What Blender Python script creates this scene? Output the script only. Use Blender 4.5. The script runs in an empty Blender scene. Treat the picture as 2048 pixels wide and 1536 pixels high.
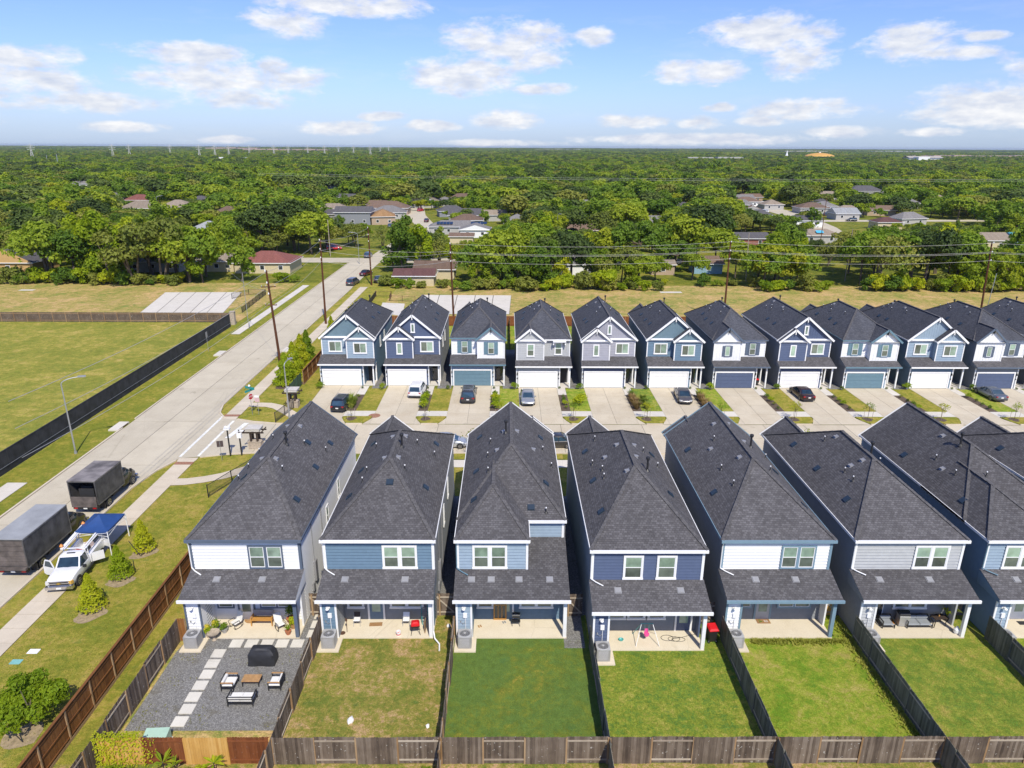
import bpy, math, random
from math import sin, cos, pi, radians, sqrt, atan2
from mathutils import Vector, Matrix
random.seed(7)
SC = bpy.context.scene
COL = SC.collection
# ---------------------------------------------------------------- camera
cam_data = bpy.data.cameras.new("camera")
cam = bpy.data.objects.new("camera", cam_data)
COL.objects.link(cam)
SC.camera = cam
cam_data.sensor_width = 36.0
cam_data.lens = 36.0 * 1400.0 / 2048.0
cam_data.clip_start = 0.5
cam_data.clip_end = 60000.0
CAMH = 32.0
cam.location = (0, 0, CAMH)
_m = Matrix.Rotation(radians(-0.41), 4, 'Z') @ Matrix.Rotation(radians(90 - 18.75), 4, 'X') @ Matrix.Rotation(radians(0.25), 4, 'Z')
cam.rotation_euler = _m.to_euler()
# ---------------------------------------------------------------- sun, sky, exposure
SUN_EL, SUN_AZ = radians(50), atan2(0.30, -0.954)
sun_vec = Vector((sin(SUN_AZ) * cos(SUN_EL), cos(SUN_AZ) * cos(SUN_EL), sin(SUN_EL)))
sd = bpy.data.lights.new("sun", 'SUN')
sd.energy = 4.4
sd.angle = radians(0.53)
sd.color = (1.0, 0.935, 0.80)
so = bpy.data.objects.new("sun", sd)
so.rotation_euler = sun_vec.to_track_quat('Z', 'Y').to_euler()
so.location = (0, 0, 300)
COL.objects.link(so)
SC.view_settings.view_transform = 'Standard'
SC.view_settings.look = 'None'
SC.view_settings.gamma = 1.0
SC.view_settings.exposure = 0.20
SC.cycles.max_bounces = 6
SC.cycles.transparent_max_bounces = 6
SC.cycles.caustics_reflective = False
SC.cycles.caustics_refractive = False
SC.cycles.use_denoising = True

class NT:
    """small helper for node trees"""
    def __init__(self, tree):
        self.t = tree
        self.n = tree.nodes
        self.l = tree.links
    def new(self, kind, **kw):
        nd = self.n.new(kind)
        for k, v in kw.items():
            if k.startswith('_'):
                nd.inputs[k[1:]].default_value = v
            else:
                setattr(nd, k, v)
        return nd
    def link(self, a, b):
        self.l.new(a, b)
    def math(self, op, a, b=None, clamp=False):
        nd = self.n.new('ShaderNodeMath')
        nd.operation = op
        nd.use_clamp = clamp
        for i, s in enumerate((a, b)):
            if s is None:
                continue
            if isinstance(s, (int, float)):
                nd.inputs[i].default_value = s
            else:
                self.l.new(s, nd.inputs[i])
        return nd.outputs[0]
    def vmath(self, op, a, b=None):
        nd = self.n.new('ShaderNodeVectorMath')
        nd.operation = op
        for i, s in enumerate((a, b)):
            if s is None:
                continue
            if isinstance(s, (tuple, list)):
                nd.inputs[i].default_value = s
            else:
                self.l.new(s, nd.inputs[i])
        return nd.outputs['Value'] if op in ('LENGTH', 'DOT_PRODUCT') else nd.outputs[0]
    def noise(self, vec, scale, detail=4.0, rough=0.55, dist=0.0):
        nd = self.n.new('ShaderNodeTexNoise')
        nd.inputs['Scale'].default_value = scale
        nd.inputs['Detail'].default_value = detail
        nd.inputs['Roughness'].default_value = rough
        nd.inputs['Distortion'].default_value = dist
        if vec is not None:
            self.l.new(vec, nd.inputs['Vector'])
        return nd.outputs['Fac']
    def ramp(self, fac, stops, interp='LINEAR'):
        nd = self.n.new('ShaderNodeValToRGB')
        cr = nd.color_ramp
        cr.interpolation = interp
        while len(cr.elements) < len(stops):
            cr.elements.new(0.5)
        for e, (p, c) in zip(cr.elements, stops):
            e.position = p
            e.color = (c[0], c[1], c[2], 1) if len(c) == 3 else c
        self.l.new(fac, nd.inputs[0])
        return nd.outputs[0]
    def mix(self, fac, a, b, mode='MIX'):
        nd = self.n.new('ShaderNodeMix')
        nd.data_type = 'RGBA'
        nd.blend_type = mode
        for s, i in ((fac, 0), (a, 6), (b, 7)):
            if isinstance(s, (int, float)):
                nd.inputs[i].default_value = s
            elif isinstance(s, (tuple, list)):
                nd.inputs[i].default_value = (s[0], s[1], s[2], 1)
            else:
                self.l.new(s, nd.inputs[i])
        return nd.outputs[2]
    def maprange(self, v, a, b, c=0.0, d=1.0, smooth=False):
        nd = self.n.new('ShaderNodeMapRange')
        if smooth:
            nd.interpolation_type = 'SMOOTHSTEP'
        nd.inputs[1].default_value = a
        nd.inputs[2].default_value = b
        nd.inputs[3].default_value = c
        nd.inputs[4].default_value = d
        self.l.new(v, nd.inputs[0])
        return nd.outputs[0]

world = bpy.data.worlds.new("World")
SC.world = world
world.use_nodes = True
W = NT(world.node_tree)
W.n.clear()
w_out = W.new('ShaderNodeOutputWorld')
w_bg = W.new('ShaderNodeBackground')
w_bg.inputs['Strength'].default_value = 0.085
sky = W.new('ShaderNodeTexSky')
sky.sky_type = 'NISHITA'
sky.sun_disc = False
sky.sun_elevation = SUN_EL
sky.sun_rotation = SUN_AZ
sky.altitude = 30
sky.air_density = 1.0
sky.dust_density = 0.6
sky.ozone_density = 2.2
tc = W.new('ShaderNodeTexCoord')
sep = W.new('ShaderNodeSeparateXYZ')
W.link(tc.outputs['Generated'], sep.inputs[0])
az = W.math('ARCTAN2', sep.outputs[0], sep.outputs[1])
el = W.math('ARCSINE', sep.outputs[2])
comb = W.new('ShaderNodeCombineXYZ')
W.link(W.math('MULTIPLY', az, 57.2958), comb.inputs[0])
W.link(W.math('MULTIPLY', el, 57.2958), comb.inputs[1])
P_ = comb.outputs[0]
CL = [(700,10,150,24),(580,50,85,26),(50,120,85,24),(80,165,95,24),(180,208,125,20),(375,112,110,24),(450,160,190,34),(480,198,115,20),
 (545,135,38,18),(1010,85,140,42),(925,152,125,38),(1060,120,72,26),(1185,72,42,20),(1080,178,62,13),(1540,65,128,38),(1400,142,108,24),
 (1590,120,75,32),(1825,78,85,32),(1925,98,65,13),(1970,68,42,9),(1985,190,110,30),(2040,222,150,26),(1610,218,115,20),(1440,213,36,10),
 (1262,242,72,15),(1400,243,52,13),(1520,240,52,10),(1010,240,85,20),(860,252,62,12),(762,235,46,11),(690,258,92,15),(1690,260,68,12),
 (1875,260,58,9),(1380,277,240,12),(1000,286,130,8),(450,282,60,8),(255,258,75,11),(-120,150,150,50),(-260,230,160,30),(2230,120,140,40)]
field = None
for (u, v, hw, hh) in CL:
    du, dv = (u - 1014) / 1400.0, (v - 768) / 1400.0
    p = radians(18.75)
    dx, dy, dz = du, cos(p) + dv * -1 * sin(p) * -1 * -1, -sin(p) - dv * cos(p)
    dy = cos(p) - dv * sin(p)
    a = math.degrees(atan2(dx, dy)); e = math.degrees(math.atan2(dz, sqrt(dx*dx + dy*dy)))
    ws, hs = math.degrees(hw / 1400.0), math.degrees(hh / 1400.0)
    q = W.vmath('MULTIPLY', W.vmath('SUBTRACT', P_, (a, e, 0)), (1/ws, 1/hs, 0))
    r = W.math('SUBTRACT', 1.0, W.vmath('DOT_PRODUCT', q, q))
    field = r if field is None else W.math('MAXIMUM', field, r)
# clouds elsewhere in the sky, the same kind, out of a broad noise
far_n = W.noise(W.vmath('MULTIPLY', P_, (0.045, 0.12, 0)), 1.0, 2.0)
far_f = W.maprange(far_n, 0.5, 0.68, -1.0, 1.0)
outside = W.maprange(W.math('ABSOLUTE', W.math('MULTIPLY', az, 57.2958)), 42, 55)
outside = W.math('MAXIMUM', outside, W.maprange(W.math('MULTIPLY', el, 57.2958), 16, 24))
far_f = W.math('SUBTRACT', far_f, W.math('MULTIPLY', W.math('SUBTRACT', 1.0, outside), 3.0))
field = W.math('MAXIMUM', field, far_f)
field = W.math('MAXIMUM', field, -1.5)
n1 = W.noise(W.vmath('MULTIPLY', P_, (0.30, 0.70, 0)), 1.0, 7.0, 0.62, 0.3)
n2 = W.noise(W.vmath('MULTIPLY', P_, (1.2, 2.4, 0)), 1.0, 5.0, 0.6)
f2 = W.math('ADD', field, W.math('MULTIPLY', W.math('SUBTRACT', n1, 0.5), 2.9))
f2 = W.math('ADD', f2, W.math('MULTIPLY', W.math('SUBTRACT', n2, 0.5), 0.9))
mask = W.maprange(f2, -0.08, 0.95, 0.0, 0.95, True)
wisp = W.maprange(W.noise(W.vmath('MULTIPLY', P_, (0.10, 0.5, 0)), 1.0, 6.0, 0.6), 0.52, 0.85, 0.0, 0.25)
mask = W.math('MAXIMUM', mask, wisp)
n3 = W.noise(W.vmath('ADD', W.vmath('MULTIPLY', P_, (0.5, 1.3, 0)), (3.1, 1.7, 0)), 1.0, 5.0)
ccol = W.ramp(n3, [(0.32, (6.6, 7.2, 8.6)), (0.50, (8.4, 8.7, 9.4)), (0.66, (10.2, 10.2, 10.3))])
elr = W.maprange(W.math('MULTIPLY', el, 57.2958), 0.0, 6.0, 0.42, 0.0, True)
skyc = W.mix(1.0, sky.outputs[0], (1.06, 1.20, 1.85), 'MULTIPLY')
skyc = W.mix(elr, skyc, (4.9, 6.8, 9.2))
W.link(W.mix(mask, skyc, ccol), w_bg.inputs['Color'])
W.link(w_bg.outputs[0], w_out.inputs[0])
world.cycles.sampling_method = 'MANUAL'
world.cycles.sample_map_resolution = 512

# ---------------------------------------------------------------- mesh helpers
class MB:
    def __init__(self):
        self.v, self.f, self.mi, self.uv = [], [], [], []
        self.has_uv = False
    def poly(self, pts, mi=0, uv=None):
        b = len(self.v)
        self.v += [tuple(p) for p in pts]
        self.f.append(tuple(range(b, b + len(pts))))
        self.mi.append(mi)
        self.uv.append(uv)
        if uv:
            self.has_uv = True
    def box(self, x0, x1, y0, y1, z0, z1, mi=0, skip=''):
        P = [(x0,y0,z0),(x1,y0,z0),(x1,y1,z0),(x0,y1,z0),(x0,y0,z1),(x1,y0,z1),(x1,y1,z1),(x0,y1,z1)]
        self.hexa(P, mi, skip)
    def hexa(self, P, mi=0, skip=''):
        b = len(self.v)
        self.v += [tuple(p) for p in P]
        for k, q in (('b',(0,3,2,1)),('t',(4,5,6,7)),('f',(0,1,5,4)),('r',(1,2,6,5)),('k',(2,3,7,6)),('l',(3,0,4,7))):
            if k in skip:
                continue
            self.f.append(tuple(b + i for i in q)); self.mi.append(mi); self.uv.append(None)
    def obox(self, c, s, rz=0.0, mi=0, rx=0.0, ry=0.0):
        R = Matrix.Rotation(rz, 3, 'Z') @ Matrix.Rotation(ry, 3, 'Y') @ Matrix.Rotation(rx, 3, 'X')
        P = []
        for z in (-1, 1):
            for x, y in ((-1,-1),(1,-1),(1,1),(-1,1)):
                P.append(Vector(c) + R @ Vector((x*s[0]/2, y*s[1]/2, z*s[2]/2)))
        self.hexa(P, mi)
    def beam(self, p, q, w, h=None, mi=0):
        p, q = Vector(p), Vector(q)
        h = h or w
        d = (q - p).normalized()
        up = Vector((0,0,1)) if abs(d.z) < 0.95 else Vector((0,1,0))
        s = d.cross(up).normalized() * w / 2
        u = s.cross(d).normalized() * h / 2
        self.hexa([p-s-u, p+s-u, q+s-u, q-s-u, p-s+u, p+s+u, q+s+u, q-s+u], mi)
    def tube(self, p, q, r0, r1=None, n=8, mi=0, caps=True):
        p, q = Vector(p), Vector(q)
        r1 = r0 if r1 is None else r1
        d = (q - p).normalized()
        up = Vector((0,0,1)) if abs(d.z) < 0.9 else Vector((1,0,0))
        s = d.cross(up).normalized(); u = s.cross(d)
        b = len(self.v)
        for c, r in ((p, r0), (q, r1)):
            for i in range(n):
                a = 2*pi*i/n
                self.v.append(tuple(c + s*cos(a)*r + u*sin(a)*r))
        for i in range(n):
            j = (i+1) % n
            self.f.append((b+i, b+j, b+n+j, b+n+i)); self.mi.append(mi); self.uv.append(None)
        if caps:
            self.f.append(tuple(b+n+i for i in range(n))); self.mi.append(mi); self.uv.append(None)
            self.f.append(tuple(b+n-1-i for i in range(n))); self.mi.append(mi); self.uv.append(None)
    def path(self, pts, r, n=6, mi=0):
        for a, b in zip(pts, pts[1:]):
            self.tube(a, b, r, r, n, mi)
    def lathe(self, prof, c=(0,0,0), n=16, mi=0):
        b = len(self.v)
        for r, z in prof:
            for i in range(n):
                a = 2*pi*i/n
                self.v.append((c[0]+cos(a)*r, c[1]+sin(a)*r, c[2]+z))
        for k in range(len(prof)-1):
            for i in range(n):
                j = (i+1) % n
                self.f.append((b+k*n+i, b+k*n+j, b+(k+1)*n+j, b+(k+1)*n+i)); self.mi.append(mi); self.uv.append(None)
        if prof[-1][0] > 0.001:
            self.f.append(tuple(b+(len(prof)-1)*n+i for i in range(n))); self.mi.append(mi); self.uv.append(None)
    def loft(self, rings, mi=0, closed=True, cap=True):
        """rings: lists of equal length of points"""
        b = len(self.v); n = len(rings[0])
        for r in rings:
            self.v += [tuple(p) for p in r]
        for k in range(len(rings)-1):
            for i in range(n if closed else n-1):
                j = (i+1) % n
                self.f.append((b+k*n+i, b+k*n+j, b+(k+1)*n+j, b+(k+1)*n+i)); self.mi.append(mi); self.uv.append(None)
        if cap:
            self.f.append(tuple(b+n-1-i for i in range(n))); self.mi.append(mi); self.uv.append(None)
            e = b+(len(rings)-1)*n
            self.f.append(tuple(e+i for i in range(n))); self.mi.append(mi); self.uv.append(None)
    def prism(self, pts, z0, z1, mi=0):
        n = len(pts)
        self.poly([(x, y, z1) for x, y in pts], mi)
        self.poly([(x, y, z0) for x, y in reversed(pts)], mi)
        for i in range(n):
            a, c = pts[i], pts[(i+1) % n]
            self.poly([(a[0],a[1],z0),(c[0],c[1],z0),(c[0],c[1],z1),(a[0],a[1],z1)], mi)
    def mesh(self, name, mats, smooth=False):
        me = bpy.data.meshes.new(name)
        me.from_pydata(self.v, [], self.f)
        if not isinstance(mats, (list, tuple)):
            mats = [mats]
        for m in mats:
            me.materials.append(m)
        if any(self.mi):
            me.polygons.foreach_set('material_index', self.mi)
        if self.has_uv:
            ul = me.uv_layers.new(name='UVMap')
            k = 0
            dat = []
            for f, u in zip(self.f, self.uv):
                for i in range(len(f)):
                    dat += list(u[i]) if u else [0.0, 0.0]
            ul.data.foreach_set('uv', dat)
        if smooth:
            me.polygons.foreach_set('use_smooth', [True]*len(self.f))
        me.update()
        return me
    def build(self, name, mats, parent=None, smooth=False, loc=None, rz=0.0):
        return mkobj(name, self.mesh(name, mats, smooth), parent, loc, rz)

def mkobj(name, data, parent=None, loc=None, rz=0.0):
    o = bpy.data.objects.new(name, data)
    COL.objects.link(o)
    if parent is not None:
        o.parent = parent
    if loc is not None:
        o.location = loc
    if rz:
        o.rotation_euler = (0, 0, rz)
    return o

def tag(o, label=None, cat=None, group=None, kind=None):
    if label: o['label'] = label
    if cat: o['category'] = cat
    if group: o['group'] = group
    if kind: o['kind'] = kind
    return o

def empty(name, loc=(0,0,0), rz=0.0, label=None, cat=None, group=None):
    return tag(mkobj(name, None, None, loc, rz), label, cat, group)

def copy_tree(o, parent=None, loc=None, rz=None, label=None):
    c = o.copy()
    COL.objects.link(c)
    c.parent = parent
    if loc is not None: c.location = loc
    if rz is not None: c.rotation_euler = (0, 0, rz)
    if label: c['label'] = label
    for ch in list(o.children):
        copy_tree(ch, c)
    return c

def smooth_by_angle(o, ang=35):
    me = o.data
    me.polygons.foreach_set('use_smooth', [True]*len(me.polygons))
    try:
        me.set_sharp_from_angle(angle=radians(ang))
    except Exception:
        pass

# ---------------------------------------------------------------- materials
def newmat(name):
    m = bpy.data.materials.new(name)
    m.use_nodes = True
    t = NT(m.node_tree)
    t.n.clear()
    out = t.new('ShaderNodeOutputMaterial')
    b = t.new('ShaderNodeBsdfPrincipled')
    t.link(b.outputs[0], out.inputs[0])
    return m, t, b, out

def coords(t, kind='Object'):
    return t.new('ShaderNodeTexCoord').outputs[kind]

def worldpos(t):
    return t.new('ShaderNodeNewGeometry').outputs['Position']

_MC = {}
def plain(name, col, rough=0.6, metal=0.0, spec=0.5, var=0.08, scale=3.0, bump=0.0, bscale=20.0, coat=0.0):
    """even painted / plastic / metal surface with slight grime variation"""
    if name in _MC:
        return _MC[name]
    m, t, b, out = newmat(name)
    vec = worldpos(t)
    n = t.noise(vec, scale, 5.0)
    k = t.maprange(n, 0.3, 0.7, 1.0 - var, 1.0 + var*0.5)
    c = t.vmath('SCALE', None)
    sc = t.n[-1]
    sc.inputs[0].default_value = col[:3]
    t.link(k, sc.inputs['Scale'])
    t.link(c, b.inputs['Base Color'])
    b.inputs['Roughness'].default_value = rough
    b.inputs['Metallic'].default_value = metal
    b.inputs['Specular IOR Level'].default_value = spec
    if coat:
        b.inputs['Coat Weight'].default_value = coat
        b.inputs['Coat Roughness'].default_value = 0.05
    if bump:
        bp = t.new('ShaderNodeBump')
        bp.inputs['Strength'].default_value = bump
        bp.inputs['Distance'].default_value = 0.02
        t.link(t.noise(vec, bscale, 4.0), bp.inputs['Height'])
        t.link(bp.outputs[0], b.inputs['Normal'])
    _MC[name] = m
    return m

def wood_mat(name, c1, c2, c3, grey=0.3, rough=0.85):
    """weathered boards: per-object tone, long grain, stains"""
    if name in _MC:
        return _MC[name]
    m, t, b, out = newmat(name)
    oi = t.new('ShaderNodeObjectInfo')
    p = worldpos(t)
    off = t.vmath('ADD', p, None)
    t.link(oi.outputs['Random'], t.n[-1].inputs[1])
    v = t.vmath('MULTIPLY', off, (9, 9, 1.1))
    n = t.noise(v, 1.0, 5.0, 0.65)
    n2 = t.noise(p, 1.1, 3.0)
    f = t.math('ADD', t.math('MULTIPLY', n, 0.55), t.math('MULTIPLY', oi.outputs['Random'], 0.45))
    f = t.math('ADD', f, t.math('MULTIPLY', t.math('SUBTRACT', n2, 0.5), 0.5))
    c = t.ramp(f, [(0.2, c1), (0.5, c2), (0.85, c3)])
    spots = t.maprange(t.noise(p, 7.0, 1.0), 0.70, 0.74)
    c = t.mix(t.math('MULTIPLY', spots, grey), c, (0.42, 0.40, 0.36))
    t.link(c, b.inputs['Base Color'])
    b.inputs['Roughness'].default_value = rough
    b.inputs['Specular IOR Level'].default_value = 0.2
    _MC[name] = m
    return m

def grass_mat(name, lush, mid, dry, dryness=0.5, scale=0.35, fine=9.0, stripe=0.0):
    m, t, b, out = newmat(name)
    p = worldpos(t)
    big = t.noise(p, scale, 6.0, 0.68, 0.4)
    med = t.noise(p, scale*5.5, 5.0, 0.7, 0.5)
    fn = t.noise(p, fine, 3.0, 0.8)
    f = t.math('ADD', t.math('MULTIPLY', big, 0.54), t.math('MULTIPLY', med, 0.46))
    f = t.math('ADD', f, t.math('MULTIPLY', t.math('SUBTRACT', fn, 0.5), 0.32))
    f = t.math('ADD', t.math('MULTIPLY', t.math('SUBTRACT', f, 0.5), 1.3), dryness)
    c = t.ramp(f, [(0.38, lush), (0.51, mid), (0.63, dry)])
    cl = t.maprange(t.noise(t.vmath('ADD', p, (13, 5, 0)), scale*4.0, 4.0, 0.6), 0.60, 0.68)
    c = t.mix(t.math('MULTIPLY', cl, 0.55), c, tuple(x*q for x, q in zip(lush, (0.75, 0.95, 1.3))))
    vn = t.noise(p, fine*2.3, 2.0, 0.9)
    k = t.maprange(vn, 0.3, 0.7, 0.66, 1.30)
    med2 = t.noise(t.vmath('ADD', p, (31, 7, 0)), scale*9, 4.0, 0.75, 0.6)
    k = t.math('MULTIPLY', k, t.maprange(med2, 0.3, 0.7, 0.80, 1.18))
    vs = t.vmath('SCALE', c)
    t.link(k, t.n[-1].inputs['Scale'])
    t.link(vs, b.inputs['Base Color'])
    b.inputs['Roughness'].default_value = 0.95
    b.inputs['Specular IOR Level'].default_value = 0.1
    bp = t.new('ShaderNodeBump')
    bp.inputs['Strength'].default_value = 0.8
    bp.inputs['Distance'].default_value = 0.08
    t.link(t.math('ADD', fn, vn), bp.inputs['Height'])
    t.link(bp.outputs[0], b.inputs['Normal'])
    return m

def concrete_mat(name, col, stain=0.35, scale=0.5, dark=(0.30, 0.27, 0.22)):
    m, t, b, out = newmat(name)
    p = worldpos(t)
    oi = t.new('ShaderNodeObjectInfo')
    n = t.noise(p, scale, 7.0, 0.65)
    n2 = t.noise(t.vmath('MULTIPLY', p, (1.6, 0.35, 1)), scale*1.5, 6.0, 0.7)
    fn = t.noise(p, 14.0, 4.0, 0.8)
    c = t.mix(t.math('MULTIPLY', t.maprange(n, 0.42, 0.72), stain), col, dark)
    oil = t.maprange(t.noise(t.vmath('MULTIPLY', p, (1, 0.55, 1)), 0.9, 3.0, 0.5), 0.66, 0.76)
    c = t.mix(t.math('MULTIPLY', oil, stain*0.9), c, tuple(x*0.55 for x in dark))
    vor = t.new('ShaderNodeTexVoronoi'); vor.feature = 'DISTANCE_TO_EDGE'; vor.inputs['Scale'].default_value = 0.16
    t.link(p, vor.inputs['Vector'])
    crk = t.maprange(vor.outputs['Distance'], 0.0, 0.005, 0.2, 0.0)
    c = t.mix(crk, c, tuple(x*0.5 for x in dark))
    c = t.mix(t.math('MULTIPLY', t.maprange(n2, 0.52, 0.75), stain*0.7), c, dark)
    k = t.math('ADD', t.maprange(fn, 0.25, 0.75, 0.88, 1.08), t.math('MULTIPLY', t.math('SUBTRACT', oi.outputs['Random'], 0.5), 0.10))
    vs = t.vmath('SCALE', c)
    t.link(k, t.n[-1].inputs['Scale'])
    t.link(vs, b.inputs['Base Color'])
    b.inputs['Roughness'].default_value = 0.9
    b.inputs['Specular IOR Level'].default_value = 0.2
    return m

def shingle_mat(name, c1, c2, c3):
    m, t, b, out = newmat(name)
    uv = coords(t, 'UV')
    br = t.new('ShaderNodeTexBrick')
    br.offset = 0.5
    br.inputs['Scale'].default_value = 1.0
    br.inputs['Brick Width'].default_value = 0.23
    br.inputs['Row Height'].default_value = 0.17
    br.inputs['Mortar Size'].default_value = 0.012
    br.inputs['Mortar Smooth'].default_value = 0.4
    br.inputs['Color1'].default_value = (0, 0, 0, 1)
    br.inputs['Color2'].default_value = (1, 1, 1, 1)
    br.inputs['Mortar'].default_value = (0.5, 0.5, 0.5, 1)
    t.link(uv, br.inputs['Vector'])
    big = t.noise(uv, 0.6, 4.0)
    n = t.noise(uv, 6.0, 4.0, 0.85)
    wn = t.new('ShaderNodeSeparateColor')
    t.link(br.outputs['Color'], wn.inputs[0])
    f = t.math('ADD', t.math('MULTIPLY', wn.outputs[0], 0.36), t.math('MULTIPLY', n, 0.56))
    f = t.math('ADD', f, t.math('MULTIPLY', big, 0.2))
    c = t.ramp(f, [(0.25, c1), (0.55, c2), (0.95, c3)])
    c = t.mix(t.math('MULTIPLY', br.outputs['Fac'], 0.6), c, tuple(x*0.45 for x in c1))
    oi = t.new('ShaderNodeObjectInfo')
    streak = t.noise(t.vmath('MULTIPLY', uv, (1.1, 0.16, 1)), 1.0, 4.0)
    kk = t.math('ADD', t.maprange(oi.outputs['Random'], 0, 1, 0.88, 1.08), t.maprange(streak, 0.35, 0.7, -0.08, 0.12))
    c = t.vmath('SCALE', c)
    t.link(kk, t.n[-1].inputs['Scale'])
    t.link(c, b.inputs['Base Color'])
    b.inputs['Roughness'].default_value = 0.95
    b.inputs['Specular IOR Level'].default_value = 0.25
    bp = t.new('ShaderNodeBump')
    bp.inputs['Strength'].default_value = 0.6
    bp.inputs['Distance'].default_value = 0.02
    t.link(t.math('SUBTRACT', t.math('MULTIPLY', wn.outputs[0], 0.5), br.outputs['Fac']), bp.inputs['Height'])
    t.link(bp.outputs[0], b.inputs['Normal'])
    return m

def glass_mat(name, col, rough=0.06):
    m, t, b, out = newmat(name)
    oi = t.new('ShaderNodeObjectInfo')
    p = worldpos(t)
    k = t.math('ADD', t.math('MULTIPLY', oi.outputs['Random'], 0.75), t.maprange(t.noise(p, 1.3, 2.0), 0.3, 0.7, 0.35, 0.85))
    c = t.vmath('SCALE', None)
    t.n[-1].inputs[0].default_value = col
    t.link(k, t.n[-1].inputs['Scale'])
    t.link(c, b.inputs['Base Color'])
    b.inputs['Roughness'].default_value = rough
    b.inputs['Specular IOR Level'].default_value = 0.8
    return m

M = {}
M['white'] = plain('white_paint', (0.78, 0.78, 0.77), 0.55, var=0.05)
M['trim_white'] = plain('white_trim_paint', (0.80, 0.80, 0.80), 0.5, var=0.04)
M['navy_trim'] = plain('slate_blue_trim_paint', (0.10, 0.13, 0.18), 0.5)
M['blue_trim'] = plain('steel_blue_trim_paint', (0.185, 0.28, 0.35), 0.5)
M['teal'] = plain('teal_blue_paint', (0.125, 0.215, 0.27), 0.5)
M['s_white'] = plain('white_siding', (0.76, 0.765, 0.77), 0.6, var=0.04)
M['s_lblue'] = plain('light_blue_siding', (0.27, 0.35, 0.43), 0.6)
M['s_blue'] = plain('steel_blue_siding', (0.125, 0.20, 0.275), 0.6)
M['s_navy'] = plain('navy_siding', (0.078, 0.106, 0.186), 0.6)
M['s_teal'] = plain('teal_siding', (0.14, 0.215, 0.262), 0.6)
M['s_grey'] = plain('pale_grey_siding', (0.42, 0.43, 0.435), 0.6)
M['s_lilac'] = plain('lilac_grey_siding', (0.34, 0.34, 0.385), 0.6)
M['s_side'] = plain('grey_and_shaded_siding', (0.22, 0.235, 0.25), 0.6)  # plain grey walls, and side walls with shade put into the colour
M['shingle'] = shingle_mat('asphalt_shingles', (0.060, 0.057, 0.059), (0.094, 0.090, 0.093), (0.155, 0.150, 0.154))
M['shingle_far'] = shingle_mat('asphalt_shingles_dark', (0.046, 0.049, 0.060), (0.072, 0.075, 0.088), (0.118, 0.12, 0.135))
M['cap'] = plain('ridge_shingle', (0.095, 0.091, 0.093), 0.95, var=0.5, scale=5)
M['pane_up'] = glass_mat('blind_behind_glass', (0.27, 0.37, 0.28))
M['pane_low'] = glass_mat('screened_glass', (0.12, 0.145, 0.11), 0.12)
M['dark_glass'] = glass_mat('dark_glass', (0.03, 0.035, 0.04), 0.05)
M['vent_dark'] = plain('dark_vent_plastic', (0.02, 0.035, 0.055), 0.45)
M['vent_grey'] = plain('galvanised_vent', (0.32, 0.32, 0.33), 0.5, 0.3)
M['black'] = plain('black_metal', (0.02, 0.02, 0.022), 0.5)
M['steel'] = plain('galvanised_steel', (0.45, 0.46, 0.47), 0.4, 0.6)
M['ac'] = plain('ac_grey_metal', (0.36, 0.355, 0.35), 0.5, 0.2)
M['ac_dark'] = plain('ac_dark_core', (0.07, 0.07, 0.075), 0.6)
M['patio'] = concrete_mat('patio_concrete', (0.66, 0.585, 0.45), 0.22, 0.8, (0.45, 0.36, 0.22))
M['drive'] = concrete_mat('driveway_concrete', (0.55, 0.485, 0.37), 0.36, 0.35, (0.36, 0.28, 0.18))
M['road'] = concrete_mat('road_concrete', (0.53, 0.475, 0.365), 0.42, 0.3, (0.36, 0.31, 0.23))
M['walk'] = concrete_mat('sidewalk_concrete', (0.58, 0.505, 0.395), 0.3, 0.5, (0.36, 0.30, 0.22))
M['walk_new'] = concrete_mat('pale_concrete', (0.62, 0.58, 0.51), 0.2, 0.5)
M['joint'] = plain('joint_dark', (0.16, 0.14, 0.115), 0.95)
M['paver'] = concrete_mat('paver_concrete', (0.64, 0.61, 0.54), 0.15, 0.9)
M['w_grey'] = wood_mat('weathered_grey_boards', (0.062, 0.046, 0.036), (0.135, 0.102, 0.077), (0.235, 0.19, 0.15), 0.75)
M['w_green'] = wood_mat('weathered_green_grey_boards', (0.085, 0.085, 0.065), (0.15, 0.145, 0.115), (0.22, 0.21, 0.17), 0.2)
M['w_brown'] = wood_mat('stained_brown_boards', (0.13, 0.052, 0.018), (0.20, 0.085, 0.028), (0.28, 0.125, 0.042), 0.0)
M['w_post'] = wood_mat('light_brown_post', (0.22, 0.13, 0.06), (0.30, 0.19, 0.10), (0.38, 0.27, 0.16), 0.0)
M['w_cedar'] = wood_mat('fresh_cedar_boards', (0.42, 0.22, 0.055), (0.53, 0.30, 0.085), (0.60, 0.37, 0.13), 0.0)
M['w_dark'] = wood_mat('dark_red_brown_boards', (0.11, 0.035, 0.014), (0.17, 0.055, 0.02), (0.24, 0.085, 0.03), 0.1)
M['w_rail'] = wood_mat('pale_rail_wood', (0.26, 0.21, 0.16), (0.36, 0.30, 0.23), (0.46, 0.40, 0.32), 0.0)
M['w_pole'] = wood_mat('utility_pole_wood', (0.075, 0.028, 0.014), (0.115, 0.045, 0.022), (0.16, 0.07, 0.035), 0.0)
M['bark'] = plain('bark', (0.13, 0.10, 0.07), 0.95, var=0.4, scale=6)
# ================================================================ GROUND AND PAVING
def sheet(name, pts, z, mat, parent=None, kind='structure'):
    b = MB()
    b.poly([(x, y, z) for x, y in pts])
    o = b.build(name, mat, parent)
    if parent is None:
        tag(o, kind=kind)
    return o

def rect(x0, x1, y0, y1):
    return [(x0, y0), (x1, y0), (x1, y1), (x0, y1)]

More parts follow.
